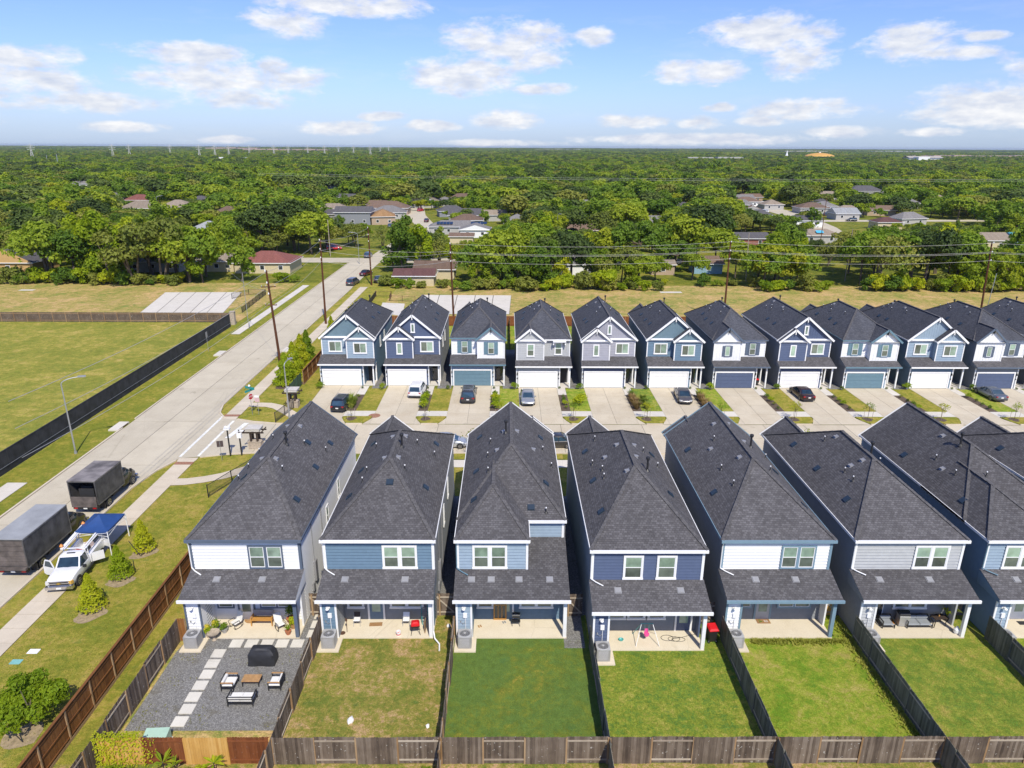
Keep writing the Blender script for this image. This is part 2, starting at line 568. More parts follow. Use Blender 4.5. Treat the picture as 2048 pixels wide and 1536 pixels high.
M['g_base'] = grass_mat('grass_general', (0.094, 0.127, 0.014), (0.187, 0.196, 0.025), (0.281, 0.233, 0.044), 0.48, 0.12, 5.0)
M['g_field'] = grass_mat('grass_field', (0.203, 0.221, 0.035), (0.319, 0.286, 0.054), (0.462, 0.350, 0.109), 0.455, 0.16, 4.0)
M['g_dry'] = grass_mat('grass_dry_canal', (0.200, 0.235, 0.049), (0.378, 0.300, 0.092), (0.525, 0.354, 0.162), 0.51, 0.13, 3.0)
M['g_lawn'] = grass_mat('grass_lawn', (0.190, 0.216, 0.027), (0.305, 0.279, 0.043), (0.421, 0.321, 0.082), 0.5, 0.3, 9.0)
M['g_verge'] = grass_mat('grass_verge', (0.190, 0.216, 0.027), (0.305, 0.279, 0.043), (0.421, 0.321, 0.082), 0.43, 0.3, 9.0)
M['g_y2'] = grass_mat('grass_patchy_brown', (0.153, 0.196, 0.034), (0.300, 0.263, 0.056), (0.533, 0.350, 0.185), 0.50, 0.42, 9.0)
M['g_y3'] = grass_mat('grass_deep_green', (0.129, 0.207, 0.044), (0.186, 0.229, 0.035), (0.355, 0.284, 0.051), 0.40, 0.22, 11.0)
M['g_y4'] = grass_mat('grass_tufty_green', (0.110, 0.208, 0.036), (0.232, 0.285, 0.033), (0.366, 0.345, 0.073), 0.50, 0.5, 8.0)
M['g_y5'] = grass_mat('grass_yellow_green', (0.146, 0.261, 0.021), (0.293, 0.339, 0.040), (0.416, 0.357, 0.099), 0.50, 0.25, 9.0)
M['g_y6'] = grass_mat('grass_mid_green', (0.135, 0.220, 0.030), (0.250, 0.292, 0.041), (0.403, 0.339, 0.082), 0.47, 0.3, 9.0)
M['dirt'] = plain('bare_dirt', (0.33, 0.25, 0.15), 0.95, var=0.35, scale=4, bump=0.4)
M['mulch'] = plain('brown_mulch', (0.115, 0.08, 0.055), 0.95, var=0.5, scale=9, bump=0.6)
M['brickpaver'] = plain('red_brick_paver', (0.32, 0.16, 0.10), 0.9, var=0.3, scale=6)
M['paint'] = plain('white_road_paint', (0.74, 0.74, 0.70), 0.7, var=0.25, scale=2.5)

def gravel_mat():
    m, t, b, out = newmat('dark_gravel')
    p = worldpos(t)
    vo = t.new('ShaderNodeTexVoronoi')
    vo.inputs['Scale'].default_value = 20.0
    t.link(p, vo.inputs['Vector'])
    s = t.new('ShaderNodeSeparateColor')
    t.link(vo.outputs['Color'], s.inputs[0])
    n = t.noise(p, 0.7, 5.0, 0.65)
    f = t.math('ADD', t.math('MULTIPLY', s.outputs[0], 0.6), t.math('MULTIPLY', t.noise(p, 6.0, 4.0, 0.8), 0.4))
    c = t.ramp(f, [(0.15, (0.11, 0.107, 0.10)), (0.55, (0.195, 0.19, 0.18)), (0.97, (0.36, 0.35, 0.33))])
    c = t.mix(t.math('MULTIPLY', t.maprange(n, 0.56, 0.72), 0.75), c, (0.11, 0.095, 0.055))
    t.link(c, b.inputs['Base Color'])
    b.inputs['Roughness'].default_value = 0.95
    bp = t.new('ShaderNodeBump'); bp.inputs['Strength'].default_value = 0.7; bp.inputs['Distance'].default_value = 0.03
    t.link(s.outputs[1], bp.inputs['Height']); t.link(bp.outputs[0], b.inputs['Normal'])
    return m
M['gravel'] = gravel_mat()

sheet('ground', rect(-9000, 9000, -60, 14000), 0.0, M['g_base'])
sheet('field_grass', rect(-150, -51.3, 20, 130.4), 0.006, M['g_field'])
sheet('canal_bank_grass', [(-150,131),(-51.5,131),(-51.5,171),(-150,171)], 0.006, M['g_dry'])
sheet('canal_bank_grass_east', [(-33,128.6),(140,128.6),(140,169),(-33,169)], 0.006, M['g_dry'])
sheet('verge_west', rect(-51.3, -45.8, 20, 171), 0.012, M['g_verge'])
sheet('corner_lawn', rect(-36.9, -22.2, 20, 70.6), 0.006, M['g_lawn'])
sheet('corner_lawn_north', rect(-36.9, -26.3, 79, 171), 0.010, M['g_lawn'])
# back yards
LOT = 9.14
def lotx(i):      # right lot line of rear house i (0 = first)
    return -12.72 + LOT*i
YARD_M = ['g_dry', 'g_y2', 'g_y3', 'g_y4', 'g_y5', 'g_y6', 'g_y5', 'g_y6']
for i in range(8):
    x1 = lotx(i) ; x0 = x1 - LOT if i else -22.2
    sheet('back_yard_grass', rect(x0, x1, 29.6, 42.4), 0.012, M[YARD_M[i]])
sheet('neighbour_yard_ground', rect(-26, 60, 24.5, 29.6), 0.008, M['g_y2'])
sheet('gravel_yard', [(-22.05, 31.9), (-12.8, 31.9), (-12.8, 42.4), (-12.8, 43.5), (-21.0, 43.5), (-22.0, 38.6)], 0.018, M['gravel'])
for i in range(8):
    sheet('side_gravel_strip', rect(lotx(i) - 1.5, lotx(i) + 0.3, 42.4, 61), 0.016, M['gravel'])
sheet('side_gravel_strip', rect(3.9, 5.3, 38.9, 42.4), 0.020, M['gravel'])
# front row side strips and rear yards
for i in range(12):
    xl = -26.2 + LOT*i
    sheet('side_gravel_strip', rect(xl + 7.3, xl + LOT + 0.1, 92.2, 112), 0.012, M['gravel'])
    sheet('rear_lawn', rect(xl - 0.7, xl + LOT - 0.8, 112, 128), 0.010, M['g_y5' if i % 2 else 'g_y4'])

def slab_set(name, x0, x1, y0, y1, nx, ny, mat, z=0.03, gap=0.03, piece='slab_panel', base=M['joint'], th=0.02):
    """paved surface: dark joint bed with separate panels on it"""
    root = sheet(name, rect(x0, x1, y0, y1), z - th, base)
    wx, wy = (x1-x0)/nx, (y1-y0)/ny
    b = MB(); b.box(gap/2, wx-gap/2, gap/2, wy-gap/2, 0, th, skip='b')
    me = b.mesh(piece, mat)
    for i in range(nx):
        for j in range(ny):
            mkobj(piece, me, root, (x0+i*wx, y0+j*wy, z - th + random.uniform(0, 0.003)))
    return root

# main road (x -45.8 .. -36.9), side street, far cross street
slab_set('main_road', -45.7, -37.0, 18, 203, 2, 15, M['road'], 0.04, 0.07, 'road_panel')
sheet('main_road_mouth', [(-37.05,61.5),(-36.85,62.0),(-36.25,66.0),(-35.3,69.0),(-32.5,69.6),(-28.0,70.2),(-28.0,79.3),(-31.5,80.0),(-34.9,81.0),(-36.1,82.6),(-36.85,85.5),(-37.05,86.0)], 0.044, M['road'])
slab_set('side_street', -28.0, 100, 70.5, 78.9, 26, 2, M['drive'], 0.03, 0.05, 'street_panel')
sheet('cross_street', [(-110,203),(60,203),(60,212),(-110,212)], 0.03, M['road'])
sheet('cross_street_far', [(-42,212),(-33.5,212),(-30,300),(-40,350),(-62,520),(-72,520),(-50,350),(-38,300)], 0.034, M['road'])
sheet('far_road_east', [(118,262),(128,262),(139,300),(150,360),(152,470),(142,470),(137,360),(128,310)], 0.03, M['road'])
sheet('far_road_east_branch', [(137,325),(230,330),(230,338),(137,333)], 0.034, M['road'])
# kerbs
def kerb(name, pts, w=0.18, h=0.13, mat=None):
    b = MB()
    for (ax, ay), (bx, by) in zip(pts, pts[1:]):
        b.beam((ax, ay, h/2), (bx, by, h/2), w, h)
    tag(b.build(name, mat or M['walk']), kind='structure')
def arc(cx, cy, r, a0, a1, n=8):
    return [(cx + r*cos(radians(a0 + (a1-a0)*i/n)), cy + r*sin(radians(a0 + (a1-a0)*i/n))) for i in range(n+1)]
kerb('kerb_west', [(-45.8, 18), (-45.8, 77.5)]); kerb('kerb_west', [(-45.8, 80.5), (-45.8, 202)])
kerb('kerb_east', [(-36.9, 18), (-36.9, 62.0), (-36.3, 66.0), (-35.4, 68.4)])
kerb('kerb_east', [(-33.2, 69.3), (-30, 70.2), (-28, 70.4), (60, 70.4)])
kerb('kerb_east', [(-35.0, 80.9), (-36.2, 82.6), (-36.9, 85.5), (-36.9, 165)])
kerb('kerb_street', [(-33.2, 80.4), (-31.0, 79.6), (-28, 79.0), (-25.2, 78.95)])
# sidewalks
slab_set('sidewalk', -35.2, -33.35, 18, 68.4, 1, 33, M['walk'], 0.06, 0.03, 'sidewalk_slab')
slab_set('sidewalk_north', -35.2, -33.35, 82.0, 166, 1, 55, M['walk'], 0.06, 0.03, 'sidewalk_slab')
slab_set('sidewalk_west', -49.4, -47.8, 121.5, 168, 1, 28, M['walk_new'], 0.06, 0.03, 'sidewalk_slab')
slab_set('sidewalk_stub', -49.8, -47.8, 50, 63.2, 1, 7, M['walk_new'], 0.06, 0.03, 'sidewalk_slab')
sheet('tactile_brick_strip', rect(-35.2, -33.3, 67.4, 68.1), 0.066, M['brickpaver'])
sheet('tactile_brick_strip', rect(-35.3, -33.4, 81.3, 82.0), 0.068, M['brickpaver'])
sheet('curb_ramp', [(-35.3, 68.4), (-33.3, 68.4), (-33.3, 69.2), (-35.3, 69.0)], 0.055, M['walk'])
sheet('curb_ramp', [(-35.3, 80.6), (-33.4, 80.3), (-33.4, 81.3), (-35.3, 81.3)], 0.056, M['walk'])
# curved entry walks
def ribbon(name, pts, w, z, mat):
    b = MB(); L = []; Rr = []
    for i, p in enumerate(pts):
        a = Vector(pts[max(i-1, 0)]); c = Vector(pts[min(i+1, len(pts)-1)])
        d = (c - a).normalized(); n = Vector((-d.y, d.x)) * w/2
        L.append((p[0]+n.x, p[1]+n.y)); Rr.append((p[0]-n.x, p[1]-n.y))
    for i in range(len(pts)-1):
        b.poly([(*Rr[i], z), (*Rr[i+1], z), (*L[i+1], z), (*L[i], z)])
    return tag(b.build(name, mat), kind='structure')
ribbon('entry_walk_north', [(-33.6,85.6),(-32.6,85.6),(-31.0,85.5),(-29.6,84.8),(-28.2,83.4),(-26.8,81.9),(-25.2,80.9),(-23,80.7)], 1.5, 0.050, M['walk'])
ribbon('entry_walk_south', [(-33.6,63.4),(-32.2,63.5),(-30.6,64.0),(-29.0,64.8),(-27.6,66.0),(-26.4,67.2),(-24.8,67.9),(-22,68.2)], 1.5, 0.050, M['walk'])
# painted lines of the crossing
def paint(x0, x1, y0, y1):
    return sheet('crosswalk_line', [(x0, y0), (x1, y0), (x1+0.02, y1), (x0+0.02, y1)], 0.050, M['paint'])
paint(-36.55, -36.2, 66.6, 81.3) if False else paint(-35.55, -35.25, 69.4, 81.6)
paint(-33.65, -33.35, 69.6, 76.7)
paint(-33.65, -33.35, 77.7, 79.9)
sheet('stop_line', [(-32.55, 74.6), (-31.95, 74.6), (-31.35, 79.2), (-31.95, 79.2)], 0.050, M['paint'])

# concrete slope slabs at the channel
def panels(name, P, n, mat, z=0.03):
    root = sheet(name, P, z - 0.015, M['joint'])
    (x0, y0), (x1, y1), (x2, y2), (x3, y3) = P
    for i in range(n):
        a, c = (i + 0.02)/n, (i + 0.98)/n
        sheet('channel_panel', [(x0+(x1-x0)*a, y0+(y1-y0)*a), (x0+(x1-x0)*c, y0+(y1-y0)*c), (x3+(x2-x3)*c, y3+(y2-y3)*c), (x3+(x2-x3)*a, y3+(y2-y3)*a)], z, mat, root)
    return root
panels('channel_apron_west', [(-72.5,131.8),(-56.0,131.8),(-61.0,159.5),(-78.4,159.0)], 5, M['walk_new'])
panels('channel_apron_east', [(-18.6,137.9),(0.4,137.9),(0.9,156.7),(-19.5,156.9)], 5, M['walk_new'])
sheet('channel_apron_small', [(-26.9,148.6),(-22.0,147.6),(-20.8,136.0),(-26.0,139.0)], 0.03, M['walk_new'])
# fence-side dirt spots in the canal bank
for (x, y, w, h) in ((-113, 160.5, 3.4, 1.4), (35.5, 160, 5, 1.6)):
    sheet('manhole_pad', rect(x, x+w, y, y+h), 0.03, M['walk_new'])

# driveways of the front row: two wide panels by three, with flared foot
DRIVE_W = 5.35
for i in range(12):
    xl = -26.2 + LOT*i + 0.35
    y1 = 93.4 if i < 3 else 92.55
    slab_set('driveway', xl, xl + DRIVE_W, 79.0, y1, 2, 4, M['drive'], 0.045, 0.035, 'driveway_panel')
    b = MB(); b.poly([(xl - 0.9, 78.95, 0.036), (xl, 78.95, 0.036), (xl, 81.0, 0.036)]); b.poly([(xl+DRIVE_W, 78.95, 0.036), (xl+DRIVE_W+0.9, 78.95, 0.036), (xl+DRIVE_W, 81.0, 0.036)])
    tag(b.build('driveway_flare', M['drive']), kind='structure')
    gx0, gx1 = xl + DRIVE_W, xl + LOT
    sheet('front_walk', rect(gx0 + 0.02, gx0 + 1.15, 89.6, 93.2), 0.04, M['walk_new'])
    sheet('front_lawn', rect(gx0 + 1.2, gx1, 83.4, 92.2), 0.022, M[['g_lawn', 'g_lawn', 'g_y5', 'g_y5', 'g_y4', 'g_y5', 'g_lawn', 'g_lawn', 'g_lawn', 'g_y5', 'g_y4', 'g_y5'][i]])
    sheet('mulch_bed', rect(gx0 + 0.03, gx0 + 1.2, 83.4, 89.6), 0.026, M['mulch'])
    sheet('street_sidewalk', rect(gx0, gx1, 81.5, 83.4), 0.045, M['walk_new'])
    pts = [(gx0+0.1, 81.5), (gx0+0.35, 80.1), (gx0+1.0, 79.2), (gx1-1.0, 79.2), (gx1-0.35, 80.1), (gx1-0.1, 81.5)]
    b = MB(); b.prism(pts, 0.0, 0.09); tag(b.build('kerb_strip_lawn', M['g_lawn']), kind='structure')
    kerb('kerb_street', [(gx0 + 0.9, 78.98), (gx1 - 0.9, 78.98)])
sheet('front_lawn', rect(-28.7, -25.9, 83.6, 96), 0.022, M['g_lawn'])
sheet('manhole_ring', arc(-16.6, 81.7, 0.75, 0, 360, 20)[:-1], 0.058, M['brickpaver'])
# near side of the side street: walk, kerb strip, lawns
for i in range(8):
    gx = lotx(i) - 0.7
    sheet('street_sidewalk', rect(gx-2.2, gx+1.8, 66.9, 68.7), 0.045, M['walk_new'])
    sheet('kerb_strip_lawn', rect(gx-1.5, gx+1.2, 68.9, 70.3), 0.05, M['g_lawn'])
    sheet('driveway', rect(gx+1.9, gx+7.2, 60.3, 70.35), 0.04, M['drive'])
    sheet('front_lawn', rect(gx-2.0, gx+1.3, 60.5, 66.9), 0.03, M['g_lawn'])
# dirt rings under the young trees and small pads
def ring(name, cx, cy, r, mat, z=0.02):
    pts = [(cx + r*(1+0.18*sin(3*a+cx)+0.1*sin(5*a))*cos(a), cy + r*(1+0.15*sin(2*a+cy))*sin(a)) for a in [2*pi*i/18 for i in range(18)]]
    return sheet(name, pts, z, mat)
for (cx, cy) in ((-30.15, 50.6), (-30.05, 46.7), (-30.0, 42.6), (-27.6, 31.6)):
    ring('dirt_ring', cx, cy, 1.0, M['dirt'])
# ================================================================ HOUSES
X3, Y3, Z3 = Vector((1,0,0)), Vector((0,1,0)), Vector((0,0,1))

def lap(b, O, U, N, w, z0, z1, clip=None, step=0.24, mi=0):
    """lapped boards on a wall; clip(z) -> (a, b) span along U"""
    O = Vector(O)
    n = max(1, round((z1-z0)/step)); h = (z1-z0)/n
    for k in range(n):
        a0, a1 = z0+k*h, z0+(k+1)*h
        s0, e0 = clip(a0) if clip else (0, w)
        s1, e1 = clip(a1) if clip else (0, w)
        if e1-s1 < 0.02: s1 = e1 = (s1+e1)/2
        if e0-s0 < 0.05: continue
        o0, o1 = 0.055, 0.002
        A = O+U*s0+Z3*(a0-O.z)+N*o0; B = O+U*e0+Z3*(a0-O.z)+N*o0
        Cc = O+U*e1+Z3*(a1-O.z)+N*o1; D = O+U*s1+Z3*(a1-O.z)+N*o1
        b.poly([A, B, Cc, D], mi)
        b.poly([O+U*s0+Z3*(a0-O.z), O+U*e0+Z3*(a0-O.z), B, A], mi)

def board_batten(b, O, U, N, w, z0, top, step=0.4, mi=0):
    """vertical boards: top(s) gives the height at distance s"""
    O = Vector(O)
    ss = [i*w/24 for i in range(25)]
    pts = [O+U*0+Z3*(z0-O.z)+N*0.012, O+U*w+Z3*(z0-O.z)+N*0.012] + [O+U*s+Z3*(top(s)-O.z)+N*0.012 for s in reversed(ss)]
    b.poly(pts, mi)
    n = int(w/step)
    for k in range(n+1):
        s = (w-n*step)/2 + k*step
        zt = top(s)
        if zt - z0 < 0.1: continue
        p = O+U*s
        c0, c1 = p-U*0.02, p+U*0.02
        Q = [c0+N*0.012, c1+N*0.012, c1+N*0.035, c0+N*0.035]
        b.loft([[q+Z3*(z0-O.z) for q in Q], [q+Z3*(zt-O.z) for q in Q]], mi)

_WIN = {}
def window(parent, x, y, z, w, h, kind='hung', n=1, trim='trim_white', sash='trim_white', gap=0.12, cas=0.11):
    """window facing -y, (x,y,z) = left bottom of its casing; n units side by side"""
    key = (round(w,2), round(h,2), kind, n, trim, sash)
    if key not in _WIN:
        t = MB()
        uw = (w - cas*2 - gap*(n-1))/n
        t.box(0, cas, -0.055, 0, 0, h); t.box(w-cas, w, -0.055, 0, 0, h)
        t.box(cas, w-cas, -0.055, 0, h-cas, h); t.box(-0.03, w+0.03, -0.075, 0, -0.02, cas) if trim == 'trim_white' else t.box(cas, w-cas, -0.055, 0, 0, cas)
        s = MB(); pu = MB(); pl = MB()
        for k in range(n):
            a = cas + k*(uw+gap); c = a+uw
            if k: t.box(a-gap, a, -0.055, 0, cas, h-cas)
            z0, z1 = cas, h-cas
            f = 0.05
            s.box(a, a+f, -0.04, -0.002, z0, z1); s.box(c-f, c, -0.04, -0.002, z0, z1)
            s.box(a+f, c-f, -0.04, -0.002, z0, z0+f); s.box(a+f, c-f, -0.04, -0.002, z1-f, z1)
            if kind == 'hung':
                m_ = (z0+z1)/2
                s.box(a+f, c-f, -0.042, -0.002, m_-f/2, m_+f/2)
                pu.poly([(a+f,-0.02,m_+f/2),(c-f,-0.02,m_+f/2),(c-f,-0.02,z1-f),(a+f,-0.02,z1-f)])
                pl.poly([(a+f,-0.016,z0+f),(c-f,-0.016,z0+f),(c-f,-0.016,m_-f/2),(a+f,-0.016,m_-f/2)])
            elif kind == 'slide':
                m_ = (a+c)/2
                s.box(m_-f/2, m_+f/2, -0.042, -0.002, z0+f, z1-f)
                pl.poly([(a+f,-0.018,z0+f),(m_-f/2,-0.018,z0+f),(m_-f/2,-0.018,z1-f),(a+f,-0.018,z1-f)])
                pu.poly([(m_+f/2,-0.018,z0+f),(c-f,-0.018,z0+f),(c-f,-0.018,z1-f),(m_+f/2,-0.018,z1-f)])
            else:
                pu.poly([(a+f,-0.018,z0+f),(c-f,-0.018,z0+f),(c-f,-0.018,z1-f),(a+f,-0.018,z1-f)])
        _WIN[key] = (t.mesh('window', M[trim]), s.mesh('sash', M[sash]), pu.mesh('pane', M['pane_up']), pl.mesh('pane', M['pane_low']) if pl.f else None)
    tm, sm, a, c = _WIN[key]
    o = mkobj('window', tm, parent, (x, y-0.03, z))
    mkobj('sash', sm, o); mkobj('pane', a, o)
    if c: mkobj('pane', c, o)
    return o

def side_window(parent, x, y, z, w, h, sgn, trim='trim_white'):
    """window on a side wall, facing sgn*x"""
    o = window(parent, 0, 0, 0, w, h, 'hung', 1, trim)
    if sgn > 0:
        o.location = (x+0.03, y, z); o.rotation_euler = (0, 0, pi/2)
    else:
        o.location = (x-0.03, y + w, z); o.rotation_euler = (0, 0, -pi/2)
    return o

class Roof:
    """one ridge-along-y roof volume"""
    def __init__(self, x0, x1, y0, y1, ze, s, hf=0.0, hb=0.0):
        self.x0, self.x1, self.y0, self.y1, self.ze, self.s = x0, x1, y0, y1, ze, s
        self.hf, self.hb = hf, hb
        self.xm = (x0+x1)/2
        self.rise = (self.xm-x0)*s
        self.zr = ze+self.rise
        self.yf = y0 + (self.rise/hf if hf else 0)
        self.yb = y1 - (self.rise/hb if hb else 0)
    def z(self, x, y):
        if not (self.x0 <= x <= self.x1 and self.y0 <= y <= self.y1): return -1
        v = [(x-self.x0)*self.s, (self.x1-x)*self.s]
        if self.hf: v.append((y-self.y0)*self.hf)
        if self.hb: v.append((self.y1-y)*self.hb)
        return self.ze + min(v)
    def add(self, b):
        x0,x1,y0,y1,ze,xm,zr,yf,yb = self.x0,self.x1,self.y0,self.y1,self.ze,self.xm,self.zr,self.yf,self.yb
        L = sqrt((xm-x0)**2 + self.rise**2)
        b.poly([(x0,y1,ze),(x0,y0,ze),(xm,yf,zr),(xm,yb,zr)], 0, [(-y1,0),(-y0,0),(-yf,L),(-yb,L)])
        b.poly([(x1,y0,ze),(x1,y1,ze),(xm,yb,zr),(xm,yf,zr)], 0, [(y0,0),(y1,0),(yb,L),(yf,L)])
        if self.hf:
            Lh = sqrt((yf-y0)**2 + self.rise**2)
            b.poly([(x0,y0,ze),(x1,y0,ze),(xm,yf,zr)], 0, [(x0,0),(x1,0),(xm,Lh)])
        if self.hb:
            Lh = sqrt((y1-yb)**2 + self.rise**2)
            b.poly([(x1,y1,ze),(x0,y1,ze),(xm,yb,zr)], 0, [(-x1,0),(-x0,0),(-xm,Lh)])
        # underside closes the volume a little below the eaves
        b.poly([(x0,y0,ze-0.02),(x0,y1,ze-0.02),(x1,y1,ze-0.02),(x1,y0,ze-0.02)], 1)
    def caps(self, b, seg=0.3):
        def run(p, q):
            p, q = Vector(p), Vector(q)
            n = max(1, int((q-p).length/seg))
            for i in range(n):
                a, c = p.lerp(q, i/n), p.lerp(q, (i+0.97)/n)
                b.beam(a + Z3*(0.012+0.012*(i % 2)), c + Z3*(0.03+0.012*(i % 2)), 0.26, 0.03)
        run((self.xm, self.yf, self.zr), (self.xm, self.yb, self.zr))
        if self.hf:
            run((self.x0, self.y0, self.ze), (self.xm, self.yf, self.zr)); run((self.x1, self.y0, self.ze), (self.xm, self.yf, self.zr))
        if self.hb:
            run((self.x0, self.y1, self.ze), (self.xm, self.yb, self.zr)); run((self.x1, self.y1, self.ze), (self.xm, self.yb, self.zr))
    def fascia(self, b, w=0.09, h=0.2):
        x0,x1,y0,y1,ze = self.x0,self.x1,self.y0,self.y1,self.ze
        b.box(x0-w, x0, y0, y1, ze-h, ze+0.02); b.box(x1, x1+w, y0, y1, ze-h, ze+0.02)
        if self.hf: b.box(x0-w, x1+w, y0-w, y0, ze-h, ze+0.02)
        if self.hb: b.box(x0-w, x1+w, y1, y1+w, ze-h, ze+0.02)
    def rake(self, b, y, t=0.07, h=0.24):
        """white boards along a gable edge at y"""
        for sx in (self.x0-0.10, self.x1+0.10):
            zz = self.ze - 0.10*self.s
            b.beam((sx, y, zz-h/2+0.05), (self.xm, y, self.zr-h/2+0.05), t, h)

# shared small roof parts
def _mk_parts():
    D = {}
    b = MB(); b.box(-0.23,0.23,-0.23,0.23,0,0.09); b.box(-0.27,0.27,-0.27,0.27,0,0.02); D['box'] = b.mesh('roof_vent', M['vent_dark'])
    b = MB(); b.box(-0.2,0.2,-0.2,0.2,0,0.06); b.box(-0.24,0.24,-0.24,0.24,0,0.015); D['porch'] = b.mesh('roof_vent', M['vent_grey'])
    b = MB(); rings = []
    for k in range(6):
        a = pi*k/5*0.5
        rings.append([(-0.30+0.32*sin(a), s_*(0.2*cos(a*0.6)), 0.02+0.2*sin(a)) for s_ in (-1,-0.5,0.5,1)] )
    b.loft(rings, closed=False, cap=False)
    b.poly([rings[-1][0], rings[-1][1], rings[-1][2], rings[-1][3], (0.02,0.2,0), (0.02,-0.2,0)], 1)
    b.poly([rings[k][0] for k in range(6)] + [(0.02,-0.2,0)]); b.poly([rings[k][3] for k in reversed(range(6))] + [(0.02,0.2,0)][::-1])
    b.box(-0.36,0.12,-0.28,0.28,-0.01,0.012); D['turtle'] = b.mesh('turtle_vent', [M['vent_grey'], M['black']])
    b = MB(); b.tube((0,0,-0.1),(0,0,0.34),0.035,n=8); b.tube((0,0,0.34),(0,0,0.42),0.05,n=8,mi=1); b.lathe([(0.14,-0.02),(0.05,0.09)],n=10,mi=0); D['pipe'] = b.mesh('vent_pipe', [M['black'], M['trim_white']])
    b = MB(); b.tube((0,0,-0.3),(0,0,0.95),0.075,n=10); b.lathe([(0.13,0.93),(0.15,0.97),(0.15,1.03),(0.10,1.06),(0.17,1.09),(0.15,1.14),(0.02,1.2)],n=12); b.lathe([(0.22,0),(0.09,0.16)],n=10)
    D['flue'] = b.mesh('flue_pipe', M['black'])
    b = MB(); b.box(-0.14,0.14,-0.06,0,-0.07,0.07); b.tube((0,-0.05,0),(0,-0.2,0.03),0.05,n=8); b.lathe([(0.11,-0.05),(0.12,0.0),(0.07,0.06),(0.0,0.08)],c=(0,-0.24,0.02),n=10); D['light'] = b.mesh('wall_light', M['trim_white'])
    b = MB(); b.box(-0.13,0.13,-0.1,0,0,0.34); b.tube((0.02,-0.04,0),(0.02,-0.04,-1.5),0.02,n=6); D['meter'] = b.mesh('meter_box', M['trim_white'])
    return D
RP = _mk_parts()

def put_on_roof(house, roofs, kind, x, y):
    best = max(roofs, key=lambda r: r.z(x, y)); z = best.z(x, y)
    e = 0.05
    nx = (best.z(x-e, y)-best.z(x+e, y))/(2*e); ny = (best.z(x, y-e)-best.z(x, y+e))/(2*e)
    o = mkobj(RP[kind].name.split('.')[0], RP[kind], house, (x, y, z))
    if kind == 'turtle': o.scale = (0.8, 0.8, 0.8)
    if kind in ('box', 'turtle', 'porch'):
        nrm = Vector((nx, ny, 1)).normalized()
        d = Vector((nx, ny, 0))
        if d.length < 0.01: d = Vector((1,0,0))
        d = (d - nrm*d.dot(nrm)).normalized()       # downhill
        R = Matrix((d, nrm.cross(d), nrm)).transposed()
        o.rotation_euler = R.to_euler()
    return o

REAR = [
 dict(lab="two-storey white-sided house with slate blue trim at the left end, beside the gravel yard", wall='s_white', trim='navy_trim', side='s_white', typ='A', fas='navy_trim', win=[(-17.78, 2.4)]),
 dict(lab="steel blue house with white trim, backing onto the brown patchy yard", wall='s_blue', trim='trim_white', side='s_side', typ='B', fas='trim_white', win=[(-8.58, 2.4)]),
 dict(lab="light blue house with a stepped rear wall and four vents on its porch roof", wall='s_lblue', trim='trim_white', side='s_blue', typ='L', fas='trim_white', win=[(-2.38, 2.4)]),
 dict(lab="navy blue house with two separate rear windows above the pink swing", wall='s_navy', trim='trim_white', side='s_side', typ='B', fas='trim_white', win=[(7.83, 1.35), (10.08, 1.35)]),
 dict(lab="white-sided house with steel blue trim and porch beam, in the near row", wall='s_white', trim='blue_trim', side='s_side', typ='A', fas='blue_trim', win=[(18.93, 2.4)]),  # grey side colour: shade of the white left wall painted in
 dict(lab="pale grey house with grey sofas and a grill on its back porch", wall='s_grey', trim='trim_white', side='s_side', typ='B', fas='trim_white', win=[(28.16, 2.4)]),
 dict(lab="light blue house cut by the right edge, near row", wall='s_lblue', trim='trim_white', side='s_blue', typ='L', fas='trim_white', win=[(34.4, 2.4)]),
 dict(lab="dark-roofed house mostly beyond the right edge, near row", wall='s_navy', trim='trim_white', side='s_teal', typ='B', fas='trim_white', win=[(44.0, 2.4)]),
]
